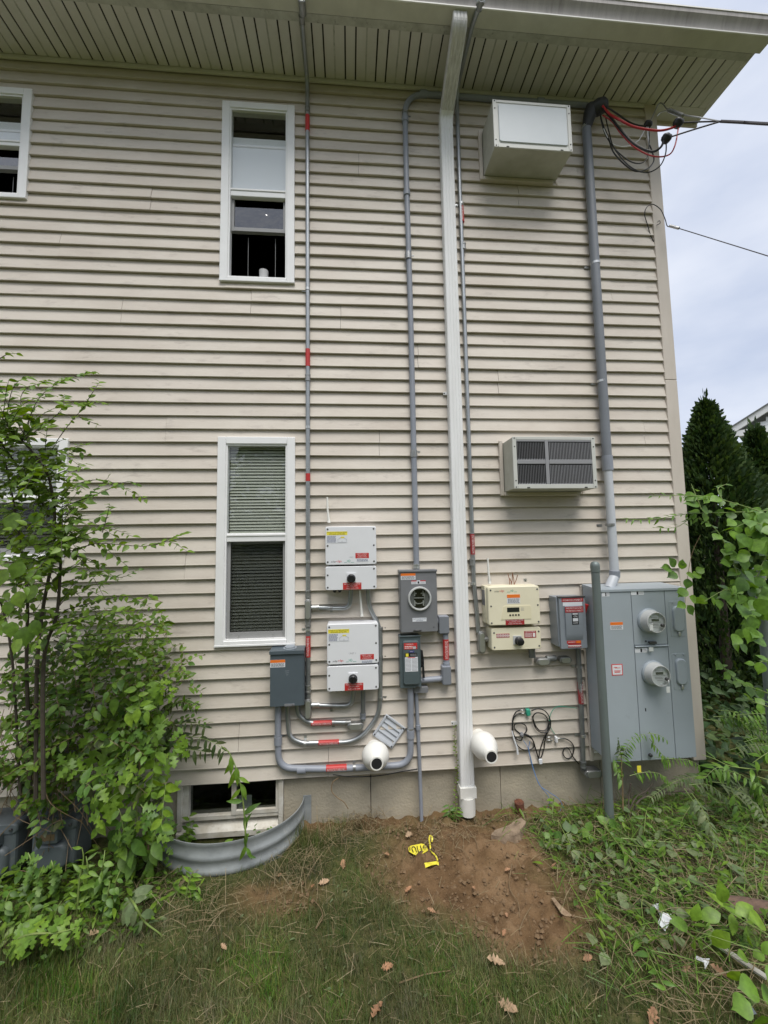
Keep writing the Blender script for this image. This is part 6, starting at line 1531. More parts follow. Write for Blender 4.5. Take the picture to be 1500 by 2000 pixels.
# broad-leaved pokeweed-like weed below it
def broadweed(label, stems, d, n, size, seed, tpl=BROAD, m='leaf_weed', step=.05, name='broadleaf_weed', grp=None, droop=.3):
    b = gnd(*stems[0][0]); W = Plant(name, label, 'weed', b, grp, seed)
    for s_ in stems:
        P = W.stem([gnd(*s_[0])+V(0, 0, -.02)] + pix(s_[1:], d), .0065, .002, M['greenstem'])
        W.along(P, tpl, M[m], step, size, .15, 1, .9, .35, nrm=(0, -.7, .8), rn=.35, droop=droop)
    return W.fin()
broadweed('broad-leaved weed with large hanging leaves beside the window well', [[(262, 1690), (258, 1640), (268, 1600), (262, 1540)], [(285, 1700), (300, 1640), (312, 1590), (318, 1560)], [(240, 1700), (232, 1640), (238, 1590)]], .5, 1, .12, 3)
broadweed('wilting broad-leaved weed fallen forward onto the lawn at the left', [[(250, 1745), (262, 1765), (282, 1800), (318, 1830), (322, 1862)]], .8, 1, .10, 4, BROAD, 'leaf_wilt', .04, droop=.5)
broadweed('upright weed with narrow bright leaves in front of the gas meters', [[(150, 1790), (155, 1720), (163, 1680), (160, 1655)], [(175, 1760), (172, 1700), (168, 1672)]], .62, 1, .085, 6, LANCE, 'leaf_bright', .03, 'narrow_leaf_weed', droop=.0)
broadweed('small bright clump of narrow leaves on the lawn before the window well', [[(362, 1755), (366, 1735), (372, 1715), (378, 1700)], [(370, 1752), (380, 1738), (392, 1728)], [(355, 1755), (345, 1742), (338, 1732)]], .55, 1, .075, 7, LANCE, 'leaf_bright', .016, 'narrow_leaf_weed', droop=.0)
broadweed('red-tinged maple seedlings in front of the right gas meter', [[(70, 1760), (75, 1720), (85, 1690)], [(110, 1745), (105, 1700), (100, 1680)], [(45, 1740), (60, 1690), (55, 1665)]], .6, 1, .075, 9, LOBED, 'leaf_weed', .028, 'seedling_weed')
broadweed('leafy weed growing at the far left edge below the gas meter', [[(15, 1800), (10, 1770), (20, 1740)], [(40, 1820), (60, 1780), (50, 1760)], [(100, 1810), (110, 1780), (120, 1760)], [(200, 1790), (210, 1750), (215, 1720)], [(230, 1770), (225, 1730), (235, 1700)], [(195, 1730), (200, 1700), (205, 1660)]], .7, 1, .07, 10, BROAD, 'leaf_weed', .024)
broadweed('bright yellow-green broken sprig lying on the lawn at the left', [[(15, 1835), (60, 1825), (110, 1822), (150, 1812)]], .95, 1, .085, 13, LOBED, 'leaf_bright', .022, 'broken_sprig', droop=.2)
# bent tall weed in front of the window well
b = gnd(482, 1690); TW = Plant('tall_weed', 'tall bent weed with drooping top in front of the window well', 'weed', b, None, 15)
P = TW.stem([b] + pix([(480, 1640), (478, 1600), (474, 1560), (468, 1525), (458, 1492), (447, 1470), (432, 1457)], .43), .006, .0025, M['greenstem'])
for (x_1, y_1), dx, dz, sz in (((476, 1590), 1, .8, .12), ((478, 1592), .2, -1, .1), ((474, 1565), -1, .2, .10), ((470, 1530), .5, -.9, .11), ((462, 1500), -.3, -1, .13), ((460, 1497), .3, -1, .12), ((455, 1485), -.5, -.9, .1), ((466, 1518), .8, -.3, .08), ((480, 1650), -.3, -1, .1), ((481, 1655), .5, -.7, .08), ((483, 1670), .9, -.2, .06), ((450, 1476), .2, -1, .12), ((470, 1540), -.6, -.6, .09), ((480, 1625), .1, -1, .09), ((479, 1610), .35, .9, .08)):
    TW.leaf(LANCE, M['leaf_weed'] if y_1 > 1550 else M['leaf_bright'], V(dx, -.25, dz), V(-dz*.6, -.9, .5), sz*.95, at(x_1, y_1, .43))
TW.fin()
# plants inside the well
for lab, xx, yy, hh, sz, m in (('small leafy weed growing inside the window well near its right end', -.60, -.16, .22, .035, 'leaf_weed'), ('small dark weed growing inside the window well at its left end', -1.16, -.10, .3, .06, 'leaf_weed'), ('low broad-leaved weed in the middle of the window well', -.80, -.22, .2, .08, 'leaf_bright')):
    b = V(xx, yy, gz(xx, yy)); W = Plant('well_weed', lab, 'weed', b, None, int(-xx*100))
    for k in range(4): e = b + V(rs.gauss(0, .06), rs.gauss(0, .03), hh*rs.uniform(.8, 1.2)); P = W.stem([b, b.lerp(e, .5)+V(.01, 0, 0), e], .003, .001, M['greenstem']); W.along(P, OVATE, M[m], .022, sz, .3, 1, .9, .3)
    W.fin()
# compound-leaved tree-of-heaven shoots
def compound(W, P, step, size, m, tpl=LANCE, t0=.15, out=.85, droop=.55, nrm=(0, -.6, .9), wid=1.0): W.along(P, tpl, m, step, size, t0, 1, out, .35, nrm=nrm, rn=.22, droop=droop, pairs=True, tipgrow=.6)
AL = Plant('tree_of_heaven', 'dark compound-leaved shoot hanging over the basement window', 'plant', V(at(330, 1620, .15).x, -.15, -.4), None, 17)
AL.stem(pix([(318, 1640), (310, 1540), (302, 1470), (301, 1400), (302, 1330)], .22), .006, .002, M['greenstem'])
for t, sz in (([(305, 1440), (340, 1438), (385, 1440), (420, 1452), (440, 1470)], .11), ([(303, 1430), (340, 1415), (375, 1412), (400, 1420)], .10), ([(302, 1400), (330, 1378), (355, 1370), (385, 1378)], .085), ([(302, 1380), (320, 1350), (345, 1340)], .07), ([(305, 1450), (340, 1460), (380, 1465), (410, 1470)], .11), ([(303, 1420), (280, 1410), (262, 1400)], .08), ([(302, 1345), (312, 1325), (320, 1318)], .06), ([(355, 1372), (365, 1365), (372, 1372)], .05)):
    P = AL.twig(pix(t, [.2+.03*k for k in range(len(t))]), .0028); compound(AL, P, .04, sz, M['leaf_dark'])
AL.fin(M['greenstem'])

# ------------------------------------------------------------------ right: vine over the fence
VN = Plant('vine', 'leafy vine with rounded leaves arching in from the right edge', 'vine', V(at(1490, 1350, .55).x, -.55, gz(2.4, -.5)), None, 31)
stems = [([(1560, 985), (1500, 997), (1420, 1001), (1340, 1004), (1270, 1015), (1212, 1013)], .6, 0), ([(1550, 1030), (1500, 1005), (1424, 980), (1368, 969), (1310, 968), (1268, 969)], .65, 0), ([(1445, 1140), (1441, 1125), (1424, 1078), (1396, 1032), (1357, 1011), (1320, 1030), (1275, 1030)], .62, 0), ([(1370, 995), (1358, 965), (1350, 945)], .6, 1), ([(1410, 975), (1402, 955), (1420, 945)], .62, 0), ([(1490, 1010), (1470, 1060), (1440, 1130), (1420, 1165)], .62, 1), ([(1545, 1000), (1490, 1100), (1460, 1150), (1400, 1170)], .66, 1), ([(1530, 1080), (1490, 1140), (1470, 1210), (1455, 1240)], .7, 1), ([(1540, 1050), (1470, 1020), (1420, 1040)], .72, 1),
         ([(1530, 1180), (1480, 1190), (1430, 1150), (1375, 1175)], .66, 1), ([(1540, 1370), (1490, 1350), (1440, 1330), (1402, 1288)], .6, 1), ([(1540, 1300), (1500, 1290), (1470, 1300)], .72, 1), ([(1540, 1390), (1500, 1380), (1470, 1370)], .75, 1), ([(1550, 1512), (1500, 1505), (1430, 1497), (1395, 1482), (1370, 1474)], .75, 2), ([(1540, 1450), (1500, 1470), (1470, 1490)], .78, 1)]
for t, d0, kd in stems:
    P = VN.stem(pix(t, [d0 - .02*k for k in range(len(t))]), .0042, .0014, M['greenstem'])
    if kd == 0: VN.along(P[len(P)//2:], LANCE, M['leaf_vine'], .026, .055, .1, 1, .7, .6, nrm=(0, -.6, .8), rn=.5); VN.along(P[:len(P)//2+3], ROUND, M['leaf_vine'], .045, .085, .05, 1, .8, .3, nrm=(0, -.7, .7), rn=.4, droop=.4)
    elif kd == 1: VN.along(P, ROUND, M['leaf_vine'], .036, .095, .0, 1, .85, .3, nrm=(0, -.75, .7), rn=.4, droop=.45)
    else: VN.along(P, LANCE, M['leaf_vine'], .07, .09, .1, .9, .6, .6, nrm=(0, -.5, .9), rn=.3)
P = VN.stem(pix([(1368, 1045), (1352, 1080), (1344, 1120), (1340, 1160), (1337, 1190)], [.5, .48, .46, .45, .45]), .0022, .001, M['brownstem'])
for (a, b), sz, dx, dz in (((1312, 1112), .088, -1, .25), ((1318, 1108), .085, -.5, .9), ((1322, 1120), .085, -.9, -.25), ((1332, 1112), .07, .0, .9), ((1340, 1120), .07, .9, -.4), ((1344, 1130), .08, -.3, -.9), ((1352, 1125), .075, 1, .2), ((1360, 1118), .07, .9, .5), ((1340, 1150), .09, -.7, -.5), ((1346, 1165), .08, .7, -.5), ((1342, 1182), .085, .5, -.9), ((1338, 1178), .075, -.9, -.3), ((1336, 1160), .06, -1, .3), ((1365, 1170), .07, 1, .1), ((1330, 1105), .05, .3, .9)):
    VN.leaf(ROUND, M['leaf_vine'], V(dx, -.15, dz), V(rs.uniform(-.3, .3), -.85, .55), sz, at(a, b, .46))
for i in range(46):
    a = rs.uniform(1425, 1500); b = rs.uniform(1000, 1260); VN.leaf(ROUND, M['leaf_vine'], V(rs.uniform(-1, .4), -.2, rs.uniform(-1, .2)), V(rs.uniform(-.5, .5), -.9, .6), rs.uniform(.075, .13), at(a, b, rs.uniform(.55, .85)))
VN.fin()
# bright leaves near the camera at the lower right
NB = Plant('vine', 'bright broad leaves of a vine shoot low at the bottom right corner', 'vine', gnd(1490, 1930), None, 33)
for t, d0 in (([(1530, 1850), (1470, 1810), (1440, 1790), (1410, 1770)], 1.25), ([(1540, 1870), (1450, 1830), (1380, 1800), (1350, 1790)], 1.2), ([(1550, 1900), (1490, 1870), (1460, 1850)], 1.3), ([(1560, 1960), (1500, 1950), (1460, 1930)], 1.45), ([(1520, 2010), (1480, 1990), (1470, 1960)], 1.5), ([(1450, 1900), (1430, 1880), (1400, 1900)], 1.15), ([(1560, 1900), (1510, 1890), (1480, 1880)], 1.35)):
    P = NB.twig(pix(t, d0), .003); NB.along(P, BROAD if d0 < 1.3 else ROUND, M['leaf_bright'] if d0 < 1.3 else M['leaf_vine'], .05, .11, .2, 1, .8, .4, nrm=(0, -.5, 1), rn=.4, droop=.2)
for (px, py), sz, dx, dz in (((1412, 1765), .12, -.1, 1), ((1408, 1785), .11, -1, -.1), ((1436, 1785), .11, .6, .5), ((1462, 1795), .14, 1, -.4), ((1425, 1822), .12, -.4, -.7), ((1455, 1818), .13, .5, -.8), ((1344, 1812), .10, -.6, .6), ((1356, 1832), .10, .3, -1), ((1352, 1800), .09, .2, .9), ((1440, 1866), .11, .7, -.3), ((1470, 1868), .10, 1, .2), ((1445, 1898), .11, -.3, -.9), ((1488, 1862), .10, .4, .8), ((1478, 1932), .13, -.6, .2), ((1490, 1950), .14, .8, -.5), ((1466, 1962), .12, -.8, -.4), ((1488, 1985), .13, .1, -1), ((1500, 1920), .13, .9, .5)):
    g_ = gnd(px, py); q_ = CAM + (g_-CAM)*rs.uniform(.88, .93); tw_ = q_ + V(.10, .02, -.03)
    NB.leaf(BROAD if py < 1900 else ROUND, M['leaf_bright'] if py < 1910 else M['leaf_vine'], V(dx, -.2*dz, dz*.6), V(rs.uniform(-.4, .4), -.65, .8), sz*(.82 if py < 1850 else .6), q_, 1.2)
for (px, py), (qx, qy) in (((1540, 1850), (1412, 1775)), ((1540, 1880), (1348, 1815)), ((1560, 1900), (1440, 1875)), ((1560, 1990), (1470, 1945))):
    NB.twig([CAM + (gnd(px - (px-qx)*k, py - (py-qy)*k)-CAM)*.91 for k in (0, .5, 1)], .003)
NB.fin(M['greenstem'], lim=290)
# tree-of-heaven seedlings and cut shoots at the right
A2 = Plant('tree_of_heaven', 'compound-leaved seedling in front of the meter panel, behind the post', 'plant', gnd(1217, 1600), None, 41)
A2.stem([gnd(1217, 1602)] + pix([(1216, 1540), (1214, 1500), (1213, 1470)], .33), .005, .003, M['brownstem']); A2.stem([gnd(1228, 1604)] + pix([(1228, 1560), (1232, 1530)], .33), .006, .005, M['bark']); A2.stem([gnd(1222, 1604)] + pix([(1240, 1560), (1262, 1545), (1275, 1530)], .33), .005, .003, M['bark']); A2.stem([gnd(1230, 1604)] + pix([(1250, 1562), (1300, 1548), (1345, 1545)], .34), .007, .004, M['bark'])
for t, sz, m in (([(1213, 1500), (1225, 1458), (1245, 1438), (1262, 1434)], .06, 'leaf_vine'), ([(1213, 1480), (1210, 1455), (1206, 1440)], .05, 'leaf_dark'), ([(1214, 1475), (1222, 1462), (1232, 1462)], .05, 'leaf_dark'), ([(1230, 1515), (1262, 1508), (1290, 1512), (1308, 1528)], .06, 'leaf_vine'), ([(1265, 1432), (1285, 1435), (1302, 1445)], .055, 'leaf_weed'), ([(1268, 1442), (1290, 1470), (1310, 1492)], .06, 'leaf_weed'), ([(1278, 1478), (1310, 1482), (1345, 1485), (1368, 1496)], .07, 'leaf_vine'), ([(1216, 1530), (1205, 1500), (1198, 1480)], .08, 'leaf_weed')):
    P = A2.twig(pix(t, [.33+.02*k for k in range(len(t))]), .0022); compound(A2, P, .022, sz, M[m])
A2.fin(M['greenstem'])
tgc = at(1248, 1502, .34); tag(obj('plant_tag', boxm(tgc.x-.014, tgc.x+.014, -.342, -.34, tgc.z-.022, tgc.z+.022), M['yellow'], None, loc=tgc), 'small yellow tag hanging on the seedling before the panel', 'tag')
A3 = Plant('cut_shoots', 'heap of cut green compound-leaved shoots right of the meter panel', 'plant', gnd(1400, 1620), None, 43)
for i in range(46):
    a, b = rs.uniform(1325, 1480), rs.uniform(1490, 1640); d0 = rs.uniform(.25, .6)
    if i < 16: a, b = rs.uniform(1372, 1500), rs.uniform(1375, 1490); d0 = rs.uniform(.0, .3)
    p = at(a, b, d0); dv = V(rs.gauss(.12, .2), rs.uniform(-.3, .05), rs.gauss(-.1, .13)); q = p+dv*.5+V(0, 0, .05)
    P = A3.twig([p, q, p+dv], .0028); compound(A3, P, .026, rs.uniform(.06, .10), M[rs.choice(('leaf_vine', 'leaf_weed', 'leaf_weed', 'leaf_wilt'))], droop=.4)
A3.fin(M['greenstem'])
A4 = Plant('cut_shoots', 'long cut green stems strewn over the weeds at the lower right', 'plant', gnd(1330, 1760), None, 44)
for t in ([(1330, 1540), (1400, 1590), (1450, 1640), (1500, 1710)], [(1320, 1530), (1380, 1560), (1440, 1575)], [(1090, 1630), (1130, 1690), (1180, 1750), (1205, 1780)], [(1145, 1650), (1200, 1670), (1290, 1695)], [(1210, 1660), (1280, 1740), (1370, 1770)], [(1230, 1700), (1255, 1760), (1255, 1800), (1260, 1830)], [(1180, 1640), (1240, 1720), (1330, 1770)], [(1280, 1560), (1265, 1610), (1260, 1650)], [(1250, 1840), (1280, 1920), (1310, 1990)], [(1215, 1665), (1330, 1665), (1430, 1660)], [(1300, 1545), (1360, 1600), (1400, 1660)], [(1120, 1690), (1160, 1700), (1200, 1690)], [(1250, 1660), (1330, 1740), (1420, 1760)], [(1340, 1560), (1420, 1560), (1480, 1600)]):
    P = A4.twig([gnd(a, b) + V(0, 0, rs.uniform(.03, .10)) for a, b in t], .0032, .0016); A4.along(P, LANCE, M[rs.choice(('leaf_weed', 'leaf_wilt', 'leaf_vine'))], .045, .08, .1, 1, .8, .5, rn=.5)
A4.fin(M['greenstem'])
broadweed('round-leaved weed at the foot of the tall steel post', [[(1180, 1640), (1182, 1615), (1190, 1600)], [(1210, 1640), (1215, 1615), (1222, 1598)], [(1150, 1650), (1152, 1630), (1140, 1612)], [(1195, 1650), (1200, 1630), (1205, 1615)]], .45, 1, .08, 45, ROUND, 'leaf_weed', .025)
broadweed('dark leafy weed at the edge of the bare soil, left of the cut stems', [[(1075, 1660), (1078, 1640), (1070, 1625)], [(1095, 1655), (1100, 1635), (1112, 1625)], [(1120, 1660), (1125, 1640), (1130, 1620)], [(1072, 1650), (1085, 1640)]], .4, 1, .08, 46, ROUND, 'leaf_weed', .025)
broadweed('tiny bright seedling in front of the blue wires', [[(1078, 1600), (1080, 1572), (1082, 1558)]], .08, 1, .06, 47, OVATE, 'leaf_bright', .025, 'seedling_weed')
broadweed('small grassy weed at the foot of the downspout', [[(880, 1600), (879, 1585), (876, 1570)], [(884, 1602), (890, 1588), (892, 1575)]], .1, 1, .07, 48, LANCE, 'leaf_weed', .012, 'narrow_leaf_weed')
broadweed('small green sprig with pale leaves lying on the bare soil', [[(828, 1790), (845, 1778), (862, 1772), (878, 1768)]], .62, 1, .06, 49, OVATE, 'leaf_wilt', .018, 'broken_sprig', droop=.1)
b = gnd(893, 1600); IV = Plant('ivy', 'thin creeper climbing the left edge of the downspout', 'vine', b, None, 50)
P = IV.stem([b] + pix([(889, 1560), (893, 1500), (888, 1450), (889, 1410)], .05), .002, .001, M['brownstem']); IV.along(P, OVATE, M['leaf_shrub'], .014, .022, .1, 1, .8, .4); IV.fin()

# ------------------------------------------------------------------ arborvitae beyond the corner, neighbour house
rr_ = random.Random(91)
def arborvitae(label, px, ptop, d, rad, seed, n=5200, zb=-.4):
    top = at(px, ptop, d); base = V(top.x, top.y, zb); H = top.z-zb; rr = random.Random(seed)
    t = thing('arborvitae', label, 'tree', base, 'arborvitae trees beyond the house')
    obj('trunk', tubem([base, base+V(.02, 0, H*.5), base+V(0, 0, H*.97)], .07, 8, .01), M['bark'], t)
    spray = ([(0, -.10, 0), (0, .10, 0), (.35, .22, .03), (.45, .06, .0), (.75, .17, .05), (1, 0, .02), (.7, -.16, -.02), (.42, -.05, 0), (.33, -.2, .02)], [(0, 1, 3, 7), (1, 2, 3), (3, 4, 5), (3, 5, 7), (5, 6, 7), (7, 8, 0)])
    mats = []
    for i in range(n):
        u = rr.random()**.8; z = u*H*.985; prof_ = rad*(1-u)**.95*(1 if u > .07 else .7+u*4) + .03
        a = rr.uniform(0, 2*math.pi); lump_ = 1 + .38*mnoise.noise(V(math.cos(a)*2.3+seed, math.sin(a)*2.3, z*1.7)) + .12*mnoise.noise(V(math.cos(a)*6, math.sin(a)*6+seed, z*5))
        q = prof_*lump_*(rr.uniform(.62, 1.03) if rr.random() < .8 else rr.uniform(.2, .7) if rr.random() < .6 else rr.uniform(1.0, 1.18))
        p = base + V(math.cos(a)*q, math.sin(a)*q, z)
        dv = V(math.cos(a)*.75, math.sin(a)*.75, rr.uniform(.35, 1.4)) + V(rr.gauss(0, .3), rr.gauss(0, .3), rr.gauss(0, .25))
        nv = V(-math.sin(a), math.cos(a), 0) + V(rr.gauss(0, .6), rr.gauss(0, .6), rr.gauss(0, .4))
        mats.append(np.array(basis(dv, nv, rr.uniform(.07, .15)*(1.0 if u < .9 else .85), p)))
    for i in range(60):      # loose leaders at the tip
        u = 1 - .22*rr.random()**1.5; z = u*H; a = rr.uniform(0, 6.283); q = rad*.35*(1-u)**.5*rr.random()
        p = base + V(math.cos(a)*q, math.sin(a)*q, z); mats.append(np.array(basis(V(math.cos(a)*.35, math.sin(a)*.35, 1.2), V(-math.sin(a), math.cos(a), .2), rr.uniform(.12, .22), p, .5)))
    batch('crown', spray[0], spray[1], mats, M['conifer'], t)
arborvitae('dark arborvitae, nearest and tallest, right behind the house corner', 1376, 785, -2.1, 1.2, 3, 17000)
arborvitae('dark arborvitae, second one, cut by the right edge', 1474, 838, -2.4, .95, 5, 13000)
arborvitae('dark arborvitae just outside the right edge, third of the row', 1560, 800, -2.6, 1.1, 7, 5000)
arborvitae('dark arborvitae peeking out close against the corner board', 1332, 905, -3.6, 1.0, 9, 5000)
# rough growth on the ground beyond the corner
mats = []
for i in range(5200):
    x, y = rr_.uniform(2.75, 6.5), rr_.uniform(-.35, 3.2); a = rr_.uniform(0, 6.283)
    h = abs(rr_.gauss(0, .16)) + .02
    mats.append(np.array(basis(V(math.cos(a), math.sin(a), rr_.gauss(.1, .5)), V(rr_.gauss(0, .5), rr_.gauss(-.3, .5), 1), rr_.uniform(.06, .13), V(x, y, gz(x, y)+h))))
batch('ground_cover', *OVATE, mats, M['conifer'], None, (3, 0, -.335))

# neighbour house, far to the right, its gable turned to the yard
nl = at(1437, 872, -11); ang = -math.atan2(nl.x+3, nl.y+CD)
NHs = thing('neighbour_house', 'white neighbour house gable far behind the arborvitae', 'house', (0, 0, 0))
mw = mat('white_clapboard', (.66, .68, .68), .6); W2, sl_, ez = 9.0, .58, nl.z + .45
z = -3.0; zb0 = -.5
z = zb0
while z < ez + W2/2*sl_ - .1:
    a0 = .3 + (0 if z < ez else (z-ez)/sl_ + .05); b0 = W2 - (0 if z < ez else (z-ez)/sl_ + .05)
    if b0-a0 > .1: obj('clapboard', plank_mesh(a0, b0, z, z+.155, 0), mw, NHs)
    z += .15
obj('wall', boxm(.32, W2-.02, .004, 5, zb0, ez), mw, NHs)
for s in (-1, 1):
    for nm, off, th, y0, y1, m_ in (('rake_board', -.02, .24, -.25, -.15, M['white']), ('roof', .221, .04, -.3, 5.3, M['box_grey'])):
        bm = B(); cxm = (W2+.3)/2; xe = cxm - s*(W2/2+.2); ze_ = ez - .2*sl_ + .15; zp = ez + W2/2*sl_ + .15
        v = [bm.verts.new(q) for y in (y0, y1) for q in ((xe, y, ze_+off), (cxm, y, zp+off), (cxm, y, zp+off+th), (xe, y, ze_+off+th))]
        for f in ((0, 1, 2, 3), (7, 6, 5, 4), (0, 4, 5, 1), (1, 5, 6, 2), (2, 6, 7, 3), (3, 7, 4, 0)): bm.faces.new([v[i] for i in f])
        obj(nm, fin(bm), m_, NHs)
obj('eave_return', boxm(-.1, 1.1, -.22, -.03, ez-.12, ez+.1), M['white'], NHs)
NHs.location = (nl.x, nl.y, 0); NHs.rotation_euler = (0, 0, ang)

# trees along the far side of the yard, behind the photographer: the lower panes mirror them
for i, (x, y, h, r_, lab) in enumerate(((-7.5, -13, 7.5, 2.6, 'leafy tree across the yard, leftmost'), (-2.6, -14.5, 6.6, 2.5, 'leafy tree across the yard, second from the left'), (2.2, -13.5, 7.2, 2.6, 'leafy tree across the yard, second from the right'), (7.4, -14.5, 6.8, 2.6, 'leafy tree across the yard, rightmost'))):
    z0 = gz(x, y); t = thing('yard_tree', lab, 'tree', (x, y, z0), 'trees across the yard'); rr = random.Random(100+i)
    obj('trunk', tubem([V(x, y, z0-.2), V(x+.1, y, z0+h*.4), V(x, y, z0+h*.8)], .16, 8, .04), M['bark'], t)
    mats = []
    for k in range(2600):
        u, a = rr.random(), rr.uniform(0, 6.283); zz = z0 + h*(.12+.88*u); q = r_*(math.sin(math.pi*min(1, u*.9+.12))**.6)*rr.uniform(.55, 1.05)*(1+.3*mnoise.noise(V(math.cos(a)*2, math.sin(a)*2, u*4+i)))
        mats.append(np.array(basis(V(rr.gauss(0, 1), rr.gauss(0, 1), rr.gauss(-.2, .5)), V(rr.gauss(0, .5), rr.gauss(0, .5), 1), rr.uniform(.3, .55), V(x+math.cos(a)*q, y+math.sin(a)*q, zz))))
    batch('crown', *OVATE, mats, M['leaf_shrub'], t)

# ------------------------------------------------------------------ lawn, straw, clippings and fallen leaves
def dd_at(x, y): return dirtness(x, y)
blade = ([(-.5, 0, 0), (.5, 0, 0), (.36, .12, .42), (-.36, .12, .42), (.0, .5, .9)], [(0, 1, 2, 3), (3, 2, 4)])
def blademat(p, h, w_, lean, az):
    x = V(math.cos(az), math.sin(az), 0); y = V(-math.sin(az), math.cos(az), 0); z = V(0, 0, 1)
    return np.array(((x.x*w_, y.x*h*lean, 0, p.x), (x.y*w_, y.y*h*lean, 0, p.y), (0, 0, h, p.z), (0, 0, 0, 1)))
mats = []; rg = random.Random(77)
while len(mats) < 72000:
    x = rg.uniform(-2.6, 3.1); y = -rg.uniform(.02, 1.75)
    if ((x-WX)/(WRX+.02))**2 + (y/(WRY+.02))**2 < 1: continue
    if -y < .25 and x < -.3: continue
    dn = dd_at(x, y); pr_ = (1-dn)**1.6 * (.55 + .6*mnoise.noise((x*3, y*3, 7)) + .35*smooth(.5, 1.0, -y))
    if x > 1.1: pr_ *= .55
    if rg.random() > pr_: continue
    h = rg.uniform(.022, .06)*(1+.7*smooth(.9, 1.3, -y)*(1 if x < -.7 else .3)); mats.append(blademat(V(x, y, gz(x, y)-.004), h, rg.uniform(.0018, .0034), rg.uniform(.4, 2.2), rg.uniform(0, 6.283)))
batch('grass', *blade, mats, M['grass'], None, (0, 0, -.335))
mats = []
def tuft(px, py, n, h, spread, m_list, lean=(.2, .8)):
    c = gnd(px, py)
    for i in range(n):
        x, y = c.x + rg.gauss(0, spread), min(-.02, c.y + rg.gauss(0, spread*.5)); m_list.append(blademat(V(x, y, gz(x, y)-.005), h*rg.uniform(.5, 1.15), rg.uniform(.002, .004), rg.uniform(*lean), rg.uniform(0, 6.283)))
for px, py, n, h, s_ in ((585, 1640, 150, .16, .05), (600, 1665, 160, .17, .06), (640, 1650, 140, .13, .07), (660, 1620, 120, .11, .06), (570, 1690, 90, .1, .05), (700, 1620, 80, .08, .05), (550, 1720, 90, .09, .08), (610, 1700, 120, .1, .08), (1240, 1640, 120, .12, .08), (1150, 1680, 100, .1, .1), (1340, 1640, 160, .14, .1), (1420, 1680, 160, .13, .12), (1290, 1700, 120, .1, .1), (90, 1850, 200, .11, .15), (30, 1880, 260, .14, .15), (70, 1930, 220, .12, .2), (200, 1930, 220, .11, .2), (20, 1980, 220, .12, .2), (320, 1960, 160, .08, .2), (180, 1870, 160, .1, .12), (120, 1920, 200, .1, .2), (280, 1900, 120, .09, .15), (420, 1860, 120, .07, .15), (560, 1860, 80, .07, .15), (650, 1960, 150, .09, .2), (760, 1980, 150, .09, .2), (1000, 1960, 140, .08, .2), (1100, 1930, 120, .08, .2)):
    tuft(px, py, n, h, s_, mats)
batch('tall_grass', *blade, mats, M['grass'], None, (0, 0, -.335))
# dry straw and thatch
mats = []
def flatbit(x, y, L_, w_, dz=.006, tilt=.15):
    a = rg.uniform(0, 6.283); return np.array(basis(V(math.cos(a), math.sin(a), rg.gauss(0, tilt)), V(rg.gauss(0, .4), rg.gauss(0, .4), 1), L_, V(x, y, gz(x, y)+dz), w_))
strawt = ([(0, -.5, 0), (0, .5, 0), (.5, .5, .06), (.5, -.5, .06), (1, .4, 0), (1, -.4, 0)], [(0, 1, 2, 3), (3, 2, 4, 5)])
for i in range(5000):
    x, y = rg.uniform(-1.6, 2.9), -rg.uniform(.05, 1.6)
    if ((x-WX)/(WRX+.02))**2 + (y/(WRY+.02))**2 < 1: continue
    if dd_at(x, y) > .7 and rg.random() < .8: continue
    mats.append(flatbit(x, y, rg.uniform(.03, .10)*(1 if x < 1 else 1.3), rg.uniform(.015, .03), rg.uniform(.006, .03), .2))
for px, py in ((640, 1650), (600, 1680), (560, 1720), (680, 1610), (860, 1640), (720, 1610), (1330, 1760), (1450, 1720), (1420, 1800), (330, 1740), (400, 1790)):
    c = gnd(px, py)
    for i in range(90): x, y = c.x+rg.gauss(0, .09), min(-.02, c.y+rg.gauss(0, .06)); mats.append(flatbit(x, y, rg.uniform(.05, .17), .018, rg.uniform(.01, .05), .35))
batch('straw', *strawt, mats, M['straw'], None, (0, 0, -.335))
mats = []
for i in range(3000):      # green cut stems and blades lying over one another at the right
    x, y = rg.uniform(1.0, 3.0), -rg.uniform(.08, 1.4)
    if rg.random() < smooth(1.5, 1.0, x)*.8 or (dd_at(x, y) > .6 and rg.random() < .7): continue
    mats.append(flatbit(x, y, rg.uniform(.06, .22), rg.uniform(.012, .022), rg.uniform(.01, .07), .2))
batch('cut_stems', *strawt, mats, M['leaf_weed'], None, (0, 0, -.335))
mats = []
for i in range(3800):
    x, y = rg.uniform(1.1, 3.0), -rg.uniform(.06, 1.5)
    if rg.random() < smooth(1.5, 1.05, x)*.8 or (dd_at(x, y) > .6 and rg.random() < .7): continue
    mats.append(flatbit(x, y, rg.uniform(.04, .16), rg.uniform(.012, .025), rg.uniform(.01, .06), .2))
batch('straw', *strawt, mats, M['straw'], None, (0, 0, -.335))
# soil crumbs
crumb = ([(-.5, -.4, 0), (.5, -.35, 0), (.45, .4, 0), (-.4, .5, 0), (-.2, -.1, .6), (.25, .15, .5)], [(0, 1, 5, 4), (1, 2, 5), (2, 3, 4, 5), (3, 0, 4)])
mats = []
for i in range(5200):
    x, y = rg.uniform(-.5, 2.0), -rg.uniform(.03, 1.25)
    if dd_at(x, y) < .35: continue
    s_ = .004 + .02*rg.random()**4.5; a = rg.uniform(0, 6.28)
    mats.append(np.array(basis(V(math.cos(a), math.sin(a), rg.gauss(0, .2)), V(0, 0, 1), s_, V(x, y, gz(x, y) + .004 + .012*mnoise.noise((x*5, y*5, 0))))))
batch('soil_crumbs', *crumb, mats, mat('soil_crumb', (.13, .082, .042), .95, var=(.20, .13, .07), vscale=30), None, (0, 0, -.335))
